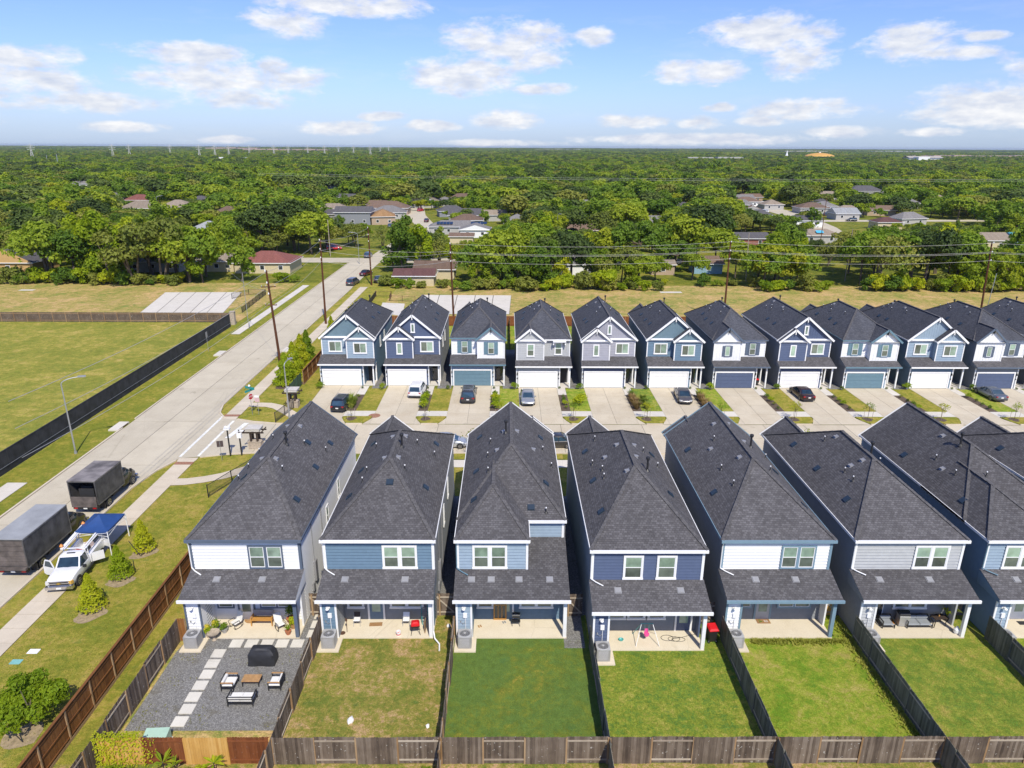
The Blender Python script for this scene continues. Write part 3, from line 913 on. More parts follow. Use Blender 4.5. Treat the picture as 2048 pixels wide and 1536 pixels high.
VENT = {0: {'box': [(-15.3,55.78),(-16.54,53.59),(-15.32,50.99),(-15.3,45.6),(-19.89,47.99)], 'turtle': [(-17.49,55.15),(-19.18,56.69),(-17.48,48.63),(-19.16,49.93)], 'pipe': [(-20.31,56.16),(-16.64,52.96),(-15.27,54.15),(-20.56,50.74),(-16.85,47.79),(-20.66,48.83),(-21.02,54.53)], 'flue': [(-17.54,51.27)]},
1: {'box': [(-6.13,55.7),(-11.58,55.86),(-11.59,50.58),(-11.63,46.28),(-6.13,47.55),(-8.55,46.08)], 'turtle': [(-9.48,53.28),(-8.28,53.17),(-9.47,49.12),(-8.26,49.06)], 'pipe': [(-10.94,53.89),(-7.42,53.29),(-6.05,53.43),(-10.85,49.19),(-7.7,47.96),(-10.83,47.36)], 'flue': [(-8.33,51.0)]},
2: {'box': [(-2.42,57.32),(2.93,56.93),(-2.43,50.44),(2.96,48.19),(-2.41,45.75),(1.75,45.38)], 'turtle': [(-0.34,54.46),(0.89,54.3),(-0.87,51.62),(2.24,53.05)], 'pipe': [(-1.4,54.19),(3.02,54.35),(-1.57,51.7),(-1.46,48.71),(3.63,52.18),(2.83,45.0)], 'flue': [(-0.11,53.81)]},
3: {'box': [(6.63,54.43),(6.68,48.92),(6.69,44.07),(12.03,53.27),(12.1,46.43)], 'turtle': [(8.77,51.76),(8.81,46.92),(7.77,51.14),(9.99,49.2),(10.33,51.98)], 'pipe': [(7.5,55.21),(6.88,51.42),(7.42,49.49),(7.38,48.19),(11.08,52.16),(12.08,51.02)], 'flue': [(10.55,47.74)]},
4: {'box': [(15.58,55.19),(15.62,47.28),(21.49,45.06),(21.27,50.26)], 'turtle': [(17.88,56.34),(17.92,49.4),(19.09,55.91),(19.43,52.68),(16.79,53.04)], 'pipe': [(17.33,53.97),(16.69,49.46),(16.78,46.65),(21.69,53.56),(20.15,48.55)], 'flue': [(20.0,52.69)]},
5: {'box': [(24.97,55.9),(24.98,51.09),(24.98,45.89)], 'turtle': [(27.15,53.3),(27.14,48.72),(26.45,48.97)], 'pipe': [(26.54,53.8),(25.99,48.72),(25.96,47.28),(28.3,48.3)], 'flue': [(28.1,49.3)]},
6: {'box': [(33.8,54.31),(33.82,46.18)], 'turtle': [(36.23,53.65),(34.5,50.3)], 'pipe': [(34.81,51.67),(34.76,48.96),(36.44,47.95)], 'flue': [(36.38,51.45)]},
7: {'box': [(42.95,55.7)], 'turtle': [], 'pipe': [], 'flue': []}}

ZE = 6.6
M['corner'] = M['trim_white']
def rear_house(i, S):
    dy = -1.25 if i == 3 else 0.0
    xr = -14.2 + LOT*i; xl = xr - 7.5
    xe0, xe1 = xl-0.15, xr+0.15
    yp, yw, yb = 39.92+dy, 41.93+dy, 60.0      # porch front, upper rear wall, street front
    h = empty('house', ((xl+xr)/2, yp, 0), 0, S['lab'], 'house', 'two-storey houses of the near row')
    h.location = (0, 0, 0)
    W_, T, SD = M[S['wall']], M[S['trim']], M[S['side']]
    L = S['typ'] == 'L'
    xs = xl + 4.85                              # step of the L type
    yw2 = 44.6+dy
    # core volumes
    b = MB()
    b.box(xl, xr, yw, yb, 0, 3.4)
    if L:
        b.box(xl, xs, yw, yb, 3.4, ZE-0.05); b.box(xs, xr, yw2, yb, 3.4, ZE-0.05)
    else:
        b.box(xl, xr, yw, yb, 3.4, ZE-0.05)
    b.box(xl, xl+1.05, yp, yw, 0, 3.2)
    b.build('wall_core', SD, h)
    # siding, rear facing
    b = MB()
    xu = xs if L else xr
    lap(b, (xl, yw, 4.15), X3, -Y3, xu-xl, 4.15, ZE-0.12)
    if L:
        lap(b, (xs, yw2, 5.0), X3, -Y3, xr-xs, 5.0, ZE-0.12)
        lap(b, (xs, yw, 3.8), Y3, X3, yw2-yw, 3.8, ZE-0.12)
    lap(b, (xl, yp, 0.1), X3, -Y3, 1.05, 0.1, 3.15)
    tag(b.build('siding', W_, h), kind='stuff')
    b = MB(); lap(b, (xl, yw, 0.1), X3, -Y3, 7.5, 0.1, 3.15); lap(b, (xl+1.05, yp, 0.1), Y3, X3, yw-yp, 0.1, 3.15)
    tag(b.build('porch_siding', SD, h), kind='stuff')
    # sides: some near-row walls carry their shade in the siding colour
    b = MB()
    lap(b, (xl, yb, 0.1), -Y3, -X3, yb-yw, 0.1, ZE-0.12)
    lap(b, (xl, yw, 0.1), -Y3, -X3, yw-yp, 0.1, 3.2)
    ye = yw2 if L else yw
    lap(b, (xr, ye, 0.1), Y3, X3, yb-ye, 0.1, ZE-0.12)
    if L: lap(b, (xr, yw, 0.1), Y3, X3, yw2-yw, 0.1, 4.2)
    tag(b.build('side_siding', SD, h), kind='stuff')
    # wing wall on the right of the porch
    b = MB(); b.box(xr-0.12, xr, yw-0.8, yw, 0.1, 3.2); b.build('wing_wall', W_, h)
    # roofs
    y0e = yw-0.22
    if L:
        R = [Roof(xe0, xe1, yw2-0.22, yb+0.3, ZE, 0.82, 0.5, 0), Roof(xe0, xs+0.12, y0e, 50.0, ZE-0.012, 0.82, 0.5, 0)]
    elif S['typ'] == 'A':
        R = [Roof(xe0, xe1, y0e, yb+0.3, ZE, 0.82, 0.5, 0), Roof(xe0, xe0+3.9, 59.6, yb+1.0, ZE-0.012, 0.82, 0, 0)]
    else:
        R = [Roof(xe0, xe1, y0e, yb+0.2, ZE, 0.82, 0.5, 0.48), Roof(xe0, xe0+4.2, 56.7, yb+0.6, ZE-0.012, 0.82, 0, 0)]
    if L: R.append(Roof(xe1-3.9, xe1, 59.6, yb+0.9, ZE-0.012, 0.82, 0, 0))
    b = MB()
    for r in R: r.add(b)
    # street-side gable triangles
    for r in R:
        if not r.hb:
            b.poly([(r.x1, r.y1-0.02, r.ze-0.02), (r.x0, r.y1-0.02, r.ze-0.02), (r.xm, r.y1-0.02, r.zr-0.02)], 1)
    roof = b.build('roof', [M['shingle'], M['trim_white']], h)
    for r in R:
        b = MB(); r.caps(b); b.build('ridge_cap', M['cap'], roof)
    b = MB()
    for k, r in enumerate(R):
        if k == 0 or (L and k == 1): r.fascia(b, 0.05, 0.16)
        if not r.hb and not (L and k == 1): r.rake(b, r.y1)
    if not L: b.box(xe0-0.06, xe1+0.06, y0e-0.11, y0e-0.052, ZE-0.18, ZE+0.025)
    else:
        b.box(xe0-0.06, xs+0.16, y0e-0.11, y0e-0.052, ZE-0.18, ZE+0.025); b.box(xs+0.17, xe1+0.06, yw2-0.33, yw2-0.272, ZE-0.18, ZE+0.025)
    b.build('fascia', M[S['fas']], roof)
    # porch roof
    zt = 3.38; sl = 0.345
    def pz(y): return zt + (y-(yp-0.45))*sl
    b = MB()
    y0p = yp-0.45
    Lp = sqrt(1+sl*sl)
    def pr_(xa, xb, ya, yc):
        b.poly([(xa,ya,pz(ya)),(xb,ya,pz(ya)),(xb,yc,pz(yc)),(xa,yc,pz(yc))], 0, [(xa,(ya-y0p)*Lp),(xb,(ya-y0p)*Lp),(xb,(yc-y0p)*Lp),(xa,(yc-y0p)*Lp)])
    if L:
        pr_(xe0, xe1, y0p, yw); pr_(xs, xe1, yw, yw2)
        b.poly([(xe1, yw, 3.1), (xe1, yw2, 3.1), (xe1, yw2, pz(yw2)-0.01), (xe1, yw, pz(yw)-0.01)], 1)
    else:
        pr_(xe0, xe1, y0p, yw)
    for sx, f in ((xe0, 1), (xe1, -1)):
        P = [(sx, y0p, pz(y0p)-0.02), (sx, y0p, zt-0.22), (sx, yw, zt-0.22), (sx, yw, pz(yw)-0.02)]
        b.poly(P if f > 0 else P[::-1], 1)
    b.poly([(xe0, y0p, zt-0.22), (xe0, yw, zt-0.22), (xe1, yw, zt-0.22), (xe1, y0p, zt-0.22)], 1)
    proof = b.build('porch_roof', [M['shingle'], M[S['side']]], h)
    b = MB(); b.box(xe0-0.05, xe1+0.05, y0p-0.11, y0p-0.002, zt-0.18, zt+0.025); b.build('gutter', M[S['fas']] if i not in (0, 1) else M['white'], proof)
    vx = {0: (1.9, 5.0), 1: (1.5, 5.6), 2: (1.0, 2.35, 4.25, 6.35), 3: (1.7, 5.9), 4: (2.2, 4.95), 5: (1.6, 5.05), 6: (1.9, 5.0), 7: (1.9, 5)}[i]
    for vv in vx:
        o = mkobj('roof_vent', RP['porch'], proof, (xl+vv, yp+1.15, pz(yp+1.15)), 0)
        o.rotation_euler = (math.atan(sl), 0, 0)
    # beam, post, closet trim, corner trims
    b = MB(); b.box(xl+1.06, xr-0.002, yp-0.04, yp+0.24, 2.86, 3.17); b.build('porch_beam', T, h)
    b = MB(); b.box(xr-0.24, xr, yp-0.035, yp+0.2, 0.1, 2.858); b.build('porch_post', T, h)
    tr = [(xl-0.03, xl+0.10, yp-0.075, yp, 0.08, 3.15), (xl+0.95, xl+1.08, yp-0.075, yp, 0.1, 2.855),
          (xl-0.035, xl+0.12, yw-0.075, yw, 4.12, ZE-0.16), (xu-0.12, xu+0.035, yw-0.075, yw, 4.12, ZE-0.16),
          (xr+0.001, xr+0.065, (yw2 if L else yw)-0.05, (yw2 if L else yw)+0.12, 3.3, ZE-0.16)]
    if L: tr.append((xr-0.12, xr+0.035, yw2-0.075, yw2-0.051, 5.0, ZE-0.16))
    for q in tr:
        b = MB(); b.box(*q); b.build('corner_trim', T, h)
    # downspout from upper gutter onto the porch roof
    if i != 8:
        b = MB(); b.path([(xl-0.05, yw-0.28, ZE-0.15), (xl-0.05, yw-0.1, ZE-0.5), (xl-0.05, yw-0.1, 4.35), (xl+0.25, yw-0.35, 4.25), (xl+0.75, yw-0.62, 4.12)], 0.042, 6)
        b.build('downspout', M['white'] if S['wall'] != 's_lblue' else M['teal'], h)
    # windows and doors
    for (wx, ww) in S['win']:
        window(h, wx, yw-0.03, 4.28, ww, 1.83, 'hung', 2 if ww > 2 else 1, S['trim'] if S['trim'] != 'trim_white' else 'trim_white', 'trim_white', gap=0.2)
    wt = S['trim']
    yq = yw-0.056
    if i == 3:
        for wx in (1.25, 2.6, 4.0): window(h, xl+wx, yq, 1.05, 1.25, 1.6, 'hung', 1, wt)
        dx = 6.05
    elif i == 5:
        b = MB(); b.box(xl+1.15, xl+2.75, yq-0.05, yq, 0.12, 2.3); dr = b.build('sliding_door', M['trim_white'], h)
        b = MB(); b.box(xl+1.22, xl+1.92, yq-0.07, yq-0.052, 0.2, 2.2); b.box(xl+1.98, xl+2.68, yq-0.07, yq-0.052, 0.2, 2.2); b.build('pane', M['dark_glass'], dr)
        window(h, xl+3.4, yq, 1.0, 2.4, 1.6, 'hung', 2, wt)
        dx = None
    else:
        window(h, xl+1.3, yq, 1.05, 1.2, 1.55, 'hung', 1, wt)
        window(h, xl+4.3, yq, 1.05, 2.4, 1.55, 'hung', 2, wt)
        dx = 2.85
    if dx:
        b = MB(); b.box(xl+dx-0.13, xl+dx, yq-0.05, yq, 0.1, 2.3); b.box(xl+dx+0.95, xl+dx+1.08, yq-0.05, yq, 0.1, 2.3); b.box(xl+dx, xl+dx+0.95, yq-0.05, yq, 2.18, 2.3)
        fr = b.build('door_frame', T, h)
        b = MB(); b.box(xl+dx, xl+dx+0.95, yq-0.03, yq, 0.12, 2.18); dr = b.build('door', M[{0:'white',1:'s_blue',2:'s_blue',3:'s_navy',4:'s_grey'}.get(i, 'white')], fr)
        b = MB(); b.box(xl+dx+0.18, xl+dx+0.77, yq-0.045, yq-0.031, 0.75, 2.05); b.build('pane', M['pane_up'] if i != 0 else M['pane_low'], fr)
    b = MB(); b.box(xl+1.045, xl+1.085, yp+0.65, yp+1.5, 0.1, 2.2); b.build('closet_door', M['s_grey'], h)
    mkobj('wall_light', RP['light'], h, (xl+0.52, yp-0.03, 2.55)); mkobj('meter_box', RP['meter'], h, (xl+0.6, yp-0.03, 1.75))
    b = MB(); b.box(xl+0.25, xl+0.33, yp-0.08, yp-0.03, 1.35, 1.5); b.path([(xl+0.3, yp-0.06, 1.4), (xl+0.45, yp-0.1, 1.25), (xl+0.6, yp-0.08, 1.4)], 0.015); b.build('outside_tap', M['steel'], h)
    # patio slab and condenser pad
    b = MB(); b.box(xl+1.05, xr+0.02, yp-0.05, yw-0.001, 0.02, 0.10); b.build('patio_slab', M['patio'], h)
    b = MB(); b.box(xl-0.1, xl+1.35, yp-1.45, yp-0.06, 0.0, 0.10); b.build('condenser_pad', M['patio'], h)
    # side features: windows, electricity meters
    for sgn, ys in ((1, (52.5, 48.6)), (-1, (50.0,))):
        if sgn < 0 and i in (0, 1, 2, 3, 4, 5, 6): continue
        for yy in ys:
            side_window(h, (xr+0.03) if sgn > 0 else xl-0.03, yy+dy, 4.0 if yy > 50 else 3.6, 0.75, 1.7, sgn)
    b = MB(); b.box(xr+0.03, xr+0.22, 44.3+dy, 44.8+dy, 1.6, 3.2); b.box(xr+0.03, xr+0.18, 43.6+dy, 44.0+dy, 1.2, 1.8); b.path([(xr+0.1, 44.5+dy, 3.2), (xr+0.1, 44.5+dy, 6.3)], 0.03); b.path([(xr+0.08, 47.2, 0.2), (xr+0.08, 47.2, 6.4)], 0.045)
    b.build('electric_meter', M['vent_grey'], h)
    # roof furniture
    for kind, pts in VENT[i].items():
        for (x, y) in pts:
            put_on_roof(h, R, kind, x, y)
    return h
RH = [rear_house(i, S) for i, S in enumerate(REAR)]

# ---------------------------------------------------------------- front row
FRONT = [
 dict(lab="light blue house with two white-edged gables, nearest the main road", wall='s_lblue', gab='s_teal', trim='trim_white', door='white', typ='A', side='s_blue', low='s_blue'),
 dict(lab="navy house with a small attic window, behind the white SUV", wall='s_navy', gab='s_navy', trim='trim_white', door='white', typ='A2', side='s_side', low='s_navy'),
 dict(lab="white house with blue shutters and a blue garage door behind the dark grey SUV", wall='s_white', gab='s_white', trim='teal', door='teal', typ='B', side='s_side', low='s_lblue'),
 dict(lab="pale grey house with vertical boards and a ribbed white garage door behind the silver sedan", wall='s_grey', gab='s_grey', trim='trim_white', door='white', typ='B2', side='s_side', low='s_grey'),
 dict(lab="lilac grey house with a small attic window and an empty driveway", wall='s_lilac', gab='s_lilac', trim='trim_white', door='white', typ='A2', side='s_side', low='s_navy'),
 dict(lab="steel blue house with two gables behind the grey-brown sedan", wall='s_blue', gab='s_teal', trim='trim_white', door='white', typ='A', side='s_teal', low='s_blue'),
 dict(lab="white board-and-batten house with navy shutters beside the red-lidded bin", wall='s_white', gab='s_white', trim='navy_trim', door='s_navy', typ='C', side='s_side', low='s_side'),
 dict(lab="navy house with a small attic window behind the maroon sedan", wall='s_navy', gab='s_navy', trim='trim_white', door='white', typ='A2', side='s_side', low='s_navy'),
 dict(lab="white house with blue shutters and blue garage door, empty driveway", wall='s_white', gab='s_white', trim='teal', door='teal', typ='B', side='s_side', low='s_lblue'),
 dict(lab="light blue two-gabled house near the right edge, empty driveway", wall='s_lblue', gab='s_lblue', trim='trim_white', door='white', typ='A', side='s_teal', low='s_blue'),
 dict(lab="white house with navy garage door behind the blue-grey sedan", wall='s_white', gab='s_white', trim='navy_trim', door='s_navy', typ='C', side='s_side', low='s_side'),
 dict(lab="house at the far right whose dark roof alone shows above its neighbour", wall='s_blue', gab='s_navy', trim='trim_white', door='white', typ='A2', side='s_side', low='s_navy'),
]
M['s_ltrim'] = M['s_side']
FV = {'box': [(0.17, 0.2), (0.17, 0.45), (0.17, 0.72), (0.83, 0.3), (0.83, 0.65)], 'turtle': [(0.42, 0.75), (0.44, 0.45), (0.58, 0.82)], 'pipe': [(0.3, 0.6), (0.34, 0.7), (0.28, 0.82), (0.66, 0.4), (0.7, 0.7), (0.36, 0.3)], 'flue': [(0.62, 0.88)]}

def gdoor(parent, xa, xb, y, zt, mat, key):
    """sectional garage door of four ribbed panels in a white casing"""
    b = MB(); w = xb-xa
    b.box(xa-0.16, xa, y-0.06, y, 0.05, zt+0.2); b.box(xb, xb+0.16, y-0.06, y, 0.05, zt+0.2); b.box(xa, xb, y-0.06, y, zt, zt+0.2)
    c = b.build('garage_door', M['trim_white'], parent)
    hh = (zt-0.06)/4
    p = MB()
    p.box(0, w, 0.0, 0.04, 0.01, hh-0.01)
    for k in range(8):
        a = w*k/8
        p.box(a+0.07, a+w/8-0.07, -0.006, 0.0, 0.07, hh-0.07)
    me = p.mesh('door_section', mat)
    for k in range(4):
        mkobj('door_section', me, c, (xa, y+0.05-0.045, 0.06+k*hh))
    return c

def front_house(i, S):
    sb = 0.8 if i < 3 else 0.0
    xl = -26.15 + LOT*i; xr = xl + 7.5
    xe0, xe1 = xl-0.15, xr+0.15
    yg = 92.55+sb                       # garage wall
    yu, yproj = yg+1.85, yg+1.0         # upper main wall, projecting bay
    yb = 109.7+sb
    T, WL, GB = M[S['trim']], M[S['wall']], M[S['gab']]
    h = empty('house', (0, 0, 0), 0, S['lab'], 'house', 'two-storey houses across the street')
    typ = S['typ']
    left_bay = typ in ('A2', 'B2', 'C')
    b = MB()
    xg1 = xl + 6.05                     # right end of garage block
    b.box(xl, xg1, yg+0.12, yb, 0, 3.1); b.box(xg1, xr, yg+2.3, yb, 0, 3.1)
    b.box(xl, xr, yu, yb, 3.1, ZE-0.05)
    if left_bay: bx0, bx1 = xl, xl+3.85
    else: bx0, bx1 = xr-3.85, xr
    b.box(bx0, bx1, yproj, yu, 3.3, ZE-0.05)
    b.build('wall_core', M[S['side']], h)
    # lower front: siding band around the door
    b = MB()
    lap(b, (xl, yg+0.12, 0.05), X3, -Y3, xg1-xl, 0.05, 3.0)
    tag(b.build('front_siding', M[S['low']], h), kind='stuff')
    # upper front siding
    zb = 6.35
    b = MB()
    mx0, mx1 = (bx1, xr) if left_bay else (xl, bx0)
    vert = typ in ('B2', 'C', 'B')
    f_main = (lambda *a: None)
    lap(b, (mx0, yu, 3.7), X3, -Y3, mx1-mx0, 3.7, ZE-0.1) if typ != 'B2' else board_batten(b, (mx0, yu, 3.7), X3, -Y3, mx1-mx0, 3.7, lambda s: ZE-0.1)
    if typ in ('A', 'A2', 'B2'):
        lap(b, (bx0, yproj, 3.5), X3, -Y3, 3.85, 3.5, ZE-0.1)
    else:
        board_batten(b, (bx0, yproj, 3.5), X3, -Y3, 3.85, 3.5, lambda s: ZE-0.05)
    sx = bx1 if left_bay else bx0
    if left_bay: lap(b, (sx, yproj, 3.5), Y3, X3, yu-yproj, 3.5, ZE-0.1)
    else: lap(b, (sx, yu, 3.5), -Y3, -X3, yu-yproj, 3.5, ZE-0.1)
    tag(b.build('siding', WL, h), kind='stuff')
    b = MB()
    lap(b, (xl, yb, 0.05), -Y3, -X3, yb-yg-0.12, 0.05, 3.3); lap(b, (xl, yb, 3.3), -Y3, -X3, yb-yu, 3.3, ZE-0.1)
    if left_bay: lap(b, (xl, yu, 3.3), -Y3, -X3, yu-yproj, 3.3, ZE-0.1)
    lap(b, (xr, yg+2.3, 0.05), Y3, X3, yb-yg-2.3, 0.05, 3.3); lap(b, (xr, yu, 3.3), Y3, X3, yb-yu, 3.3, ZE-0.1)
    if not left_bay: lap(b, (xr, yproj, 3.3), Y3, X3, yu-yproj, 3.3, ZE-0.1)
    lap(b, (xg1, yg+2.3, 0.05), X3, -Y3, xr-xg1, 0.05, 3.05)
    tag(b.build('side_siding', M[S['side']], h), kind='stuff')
    # roofs
    ov = 0.35
    fy, py = yu-ov, yproj-ov
    big = typ in ('A', 'A2')
    main = Roof(xe0, xe1, fy, yb+0.8, ZE, 0.84, 0 if big else 0.62, 0.62)
    if typ == 'A2':
        main = Roof(xe0, xe1, fy, yb+0.5, ZE, 0.84, 0, 1.4)
    bay = Roof(bx0-0.15, bx1+0.15, py, fy+(0.3 if big else 2.7), ZE-0.012, 0.84 if not typ == 'C' else 0.95, 0, 0)
    R = [main, bay]
    if typ in ('A', 'B'): R.append(Roof(xe0, xe0+3.8, yb-1.8, yb+0.9, ZE-0.012, 0.84, 0, 0))
    b = MB()
    for r in R: r.add(b)
    for r in R[2:]:
        b.poly([(r.x1, r.y1-0.02, r.ze), (r.x0, r.y1-0.02, r.ze), (r.xm, r.y1-0.02, r.zr-0.02)], 1)
    roof = b.build('roof', [M['shingle_far'], M['trim_white']], h)
    for r in R:
        b = MB(); r.caps(b, 0.45); b.build('ridge_cap', M['cap'], roof)
    b = MB()
    for r in R: r.fascia(b, 0.05, 0.15)
    b.build('fascia', M['white'] if S['trim'] == 'trim_white' else T, roof)
    b = MB(); bay.rake(b, py, 0.08, 0.26)
    if big: main.rake(b, fy, 0.08, 0.26)
    b.build('rake_board', T, roof)
    # gable walls with vertical boards
    b = MB()
    def gable(r, ywall):
        w = r.x1-r.x0-0.3
        board_batten(b, (r.x0+0.15, ywall, ZE), X3, -Y3, w, ZE+0.02, lambda s, r=r: max(ZE+0.03, r.z(r.x0+0.15+s, ywall+0.2)-0.05), 0.33)
        b.box(r.x0+0.15, r.x1-0.15, ywall+0.001, ywall+0.3, ZE-0.3, ZE)
    gable(bay, yproj)
    if big: gable(main, yu)
    b.build('gable_boards', GB, h)
    # solid backing of gables
    b = MB()
    for r, yy in ((bay, yproj),) + (((main, yu),) if big else ()):
        b.poly([(r.x0+0.15, yy+0.005, ZE-0.06), (r.x1-0.15, yy+0.005, ZE-0.06), (r.xm, yy+0.005, r.zr-0.15)])
    b.build('gable_backing', GB, h)
    # trims
    b = MB()
    cm = M['white'] if S['trim'] == 'trim_white' else M['white']
    if typ != 'B' and typ != 'C':
        b.box(bx0, bx1, yproj-0.072, yproj, zb-0.02, ZE+0.1)
        if typ != 'B2': b.box(mx0, mx1, yu-0.072, yu, zb, ZE+0.12)
    for (xx, yy) in ((bx0, yproj), (bx1-0.1, yproj)):
        b.box(xx-0.02, xx+0.12, yy-0.07, yy, 3.5, zb)
    b.box((mx1-0.12) if left_bay else mx0-0.02, (mx1+0.02) if left_bay else mx0+0.12, yu-0.07, yu, 3.7, zb)
    b.box(xl-0.03, xl+0.12, yg+0.04, yg+0.12, 0.05, 3.0); b.box(xg1-0.12, xg1+0.03, yg+0.04, yg+0.12, 0.05, 3.0)
    b.box(xr-0.18, xr, yg-0.02, yg+0.16, 0.05, 2.95); b.box(xr-0.18, xr, yg+2.1, yg+2.28, 0.05, 2.95)
    b.box(xg1, xr, yg-0.02, yg+0.2, 2.952, 3.1)
    tag(b.build('trim', T if typ not in ('B', 'C') else cm, h), kind='stuff')
    # gable bracket
    b = MB()
    for r in ([bay, main] if big else [bay]):
        b.box(r.xm-0.06, r.xm+0.06, r.y0+0.02, r.y0+0.3, r.zr-0.75, r.zr-0.2); b.beam((r.xm, r.y0+0.05, r.zr-0.45), (r.xm, r.y0+0.32, r.zr-0.7), 0.07)
    b.build('gable_bracket', M['white'] if S['trim'] == 'trim_white' else M['black'], h)
    # porch roof
    z0, sl = 3.28, 0.36
    y0p = yg-0.4
    def pz(y): return z0+(y-y0p)*sl
    b = MB()
    Lp = sqrt(1+sl*sl)
    def ap(xa, xb, yc):
        b.poly([(xa,y0p,z0),(xb,y0p,z0),(xb,yc,pz(yc)),(xa,yc,pz(yc))], 0, [(xa,0),(xb,0),(xb,(yc-y0p)*Lp),(xa,(yc-y0p)*Lp)])
    if left_bay: ap(xe0, bx1, yproj); ap(bx1, xe1, yu)
    else: ap(xe0, bx0, yu); ap(bx0, xe1, yproj)
    yle, yre = (yproj, yu) if left_bay else (yu, yproj)
    b.poly([(xe0,y0p,z0),(xe0,y0p,z0-0.2),(xe0,yle,z0-0.2),(xe0,yle,pz(yle)-0.01)], 1)
    b.poly([(xe1,y0p,z0-0.2),(xe1,y0p,z0),(xe1,yre,pz(yre)-0.01),(xe1,yre,z0-0.2)], 1)
    b.poly([(xe0,y0p,z0-0.2),(xe0,yu,z0-0.2),(xe1,yu,z0-0.2),(xe1,y0p,z0-0.2)], 1)
    pf = b.build('porch_roof', [M['shingle'], M[S['side']]], h)
    b = MB(); b.box(xe0-0.04, xe1+0.04, y0p-0.1, y0p-0.002, z0-0.17, z0+0.02); b.build('gutter', M['white'] if S['trim'] == 'trim_white' else T, pf)
    gdoor(h, xl+0.42, xl+5.55, yg+0.05, 2.28, M[S['door']], i)
    # coach lights
    for lx in (xl+0.13, xl+5.88):
        b = MB(); b.box(lx-0.06, lx+0.06, yg-0.12, yg+0.04, 1.95, 2.2); b.box(lx-0.04, lx+0.04, yg-0.1, yg+0.04, 2.2, 2.3); b.box(lx-0.07, lx+0.07, yg-0.02, yg+0.05, 1.35, 1.5)
        b.build('wall_light', M['black'], h)
    # entry door and step
    b = MB(); b.box(xg1+0.25, xg1+1.15, yg+2.2, yg+2.26, 0.12, 2.2); b.build('front_door', M['dark_glass'] if i % 3 else M['black'], h)
    b = MB(); b.box(xg1+0.02, xr, yg+0.1, yg+2.25, 0.0, 0.1); b.build('porch_step', M['walk_new'], h)
    # windows
    wc = 'trim_white'
    bcx, mcx = (bx0+bx1)/2, (mx0+mx1)/2
    if typ == 'A':
        window(h, bcx-0.95, yproj-0.03, 4.45, 1.9, 1.6, 'slide', 1, wc); window(h, mcx+0.1-0.95, yu-0.03, 4.45, 1.9, 1.6, 'slide', 1, wc)
    elif typ == 'A2':
        window(h, bcx-0.42, yproj-0.03, 4.35, 0.85, 1.7, 'fix', 1, wc); window(h, mcx-0.95, yu-0.03, 4.45, 1.9, 1.6, 'slide', 1, wc)
        window(h, main.xm-0.27, yu-0.04, 7.25, 0.6, 1.35, 'fix', 1, wc)
    elif typ == 'B2':
        window(h, bcx-0.52, yproj-0.03, 4.3, 1.1, 1.85, 'hung', 1, wc); window(h, mcx-0.35, yu-0.03, 4.3, 1.1, 1.85, 'hung', 1, wc)
        b = MB(); b.box(mcx-0.6, mcx+1.2, yu-0.85, yu, 6.32, 6.48); b.box(mcx-0.6, mcx-0.45, yu-0.7, yu, 5.9, 6.32); b.box(mcx+1.05, mcx+1.2, yu-0.7, yu, 5.9, 6.32); b.build('window_hood', M['trim_white'], h)
    else:
        fixb = typ == 'C'
        wy, my = yproj-0.03, yu-0.03
        window(h, bcx-(0.42 if fixb else 0.5), wy-0.005, 4.35, 0.85 if fixb else 1.05, 1.6 if fixb else 1.85, 'fix' if fixb else 'hung', 1, S['trim'])
        window(h, mcx-0.5, my-0.005, 4.3, 1.05, 1.85, 'hung', 1, S['trim'])
        for (cx, yy, hw, zz, hh) in ((bcx, wy, 0.42 if fixb else 0.52, 4.35, 1.6 if fixb else 1.85), (mcx+0.02, my, 0.55, 4.3, 1.85)):
            for sg in (-1, 1):
                b = MB(); ww = 0.28 if fixb and yy == wy else 0.46
                xa = cx + sg*hw + (0 if sg > 0 else -ww)
                b.box(xa, xa+ww, yy-0.07, yy, zz+0.05, zz+hh-0.05)
                for k in range(4): b.box(xa+0.03, xa+ww-0.03, yy-0.08, yy-0.07, zz+0.12+k*hh/4.2, zz+0.05+(k+0.8)*hh/4.2)
                b.build('shutter', T, h)
    # side windows facing right (lit side of the first house and others)
    if i in (0, 1): 
        for yy in (yu+3.5, yu+7): side_window(h, xr+0.03, yy, 4.2, 0.8, 1.6, 1)
    rnd = random.Random(40+i)
    for kind, pts in FV.items():
        for (u, v) in pts:
            if rnd.random() < 0.12 and kind != 'flue': continue
            x = xe0 + (xe1-xe0)*(u+rnd.uniform(-0.02, 0.02)); y = fy+3 + (yb-fy-4)*(v+rnd.uniform(-0.05, 0.05))
            put_on_roof(h, R, kind, x, y)
    return h
FH = [front_house(i, S) for i, S in enumerate(FRONT)]
# ================================================================ FENCES, POLES, SIGNS
_PK = {}
def picket_mesh(h, w, mat, name='picket'):
    k = (round(h, 2), w, mat, name)
    if k not in _PK:
        b = MB(); e = w*0.22
        P = [(-w/2, 0), (w/2, 0), (w/2, h-e), (w/2-e, h), (-w/2+e, h), (-w/2, h-e)]
        b.loft([[(x, -0.008, z) for x, z in P], [(x, 0.008, z) for x, z in P]])
        _PK[k] = b.mesh(name, M[mat])
    return _PK[k]

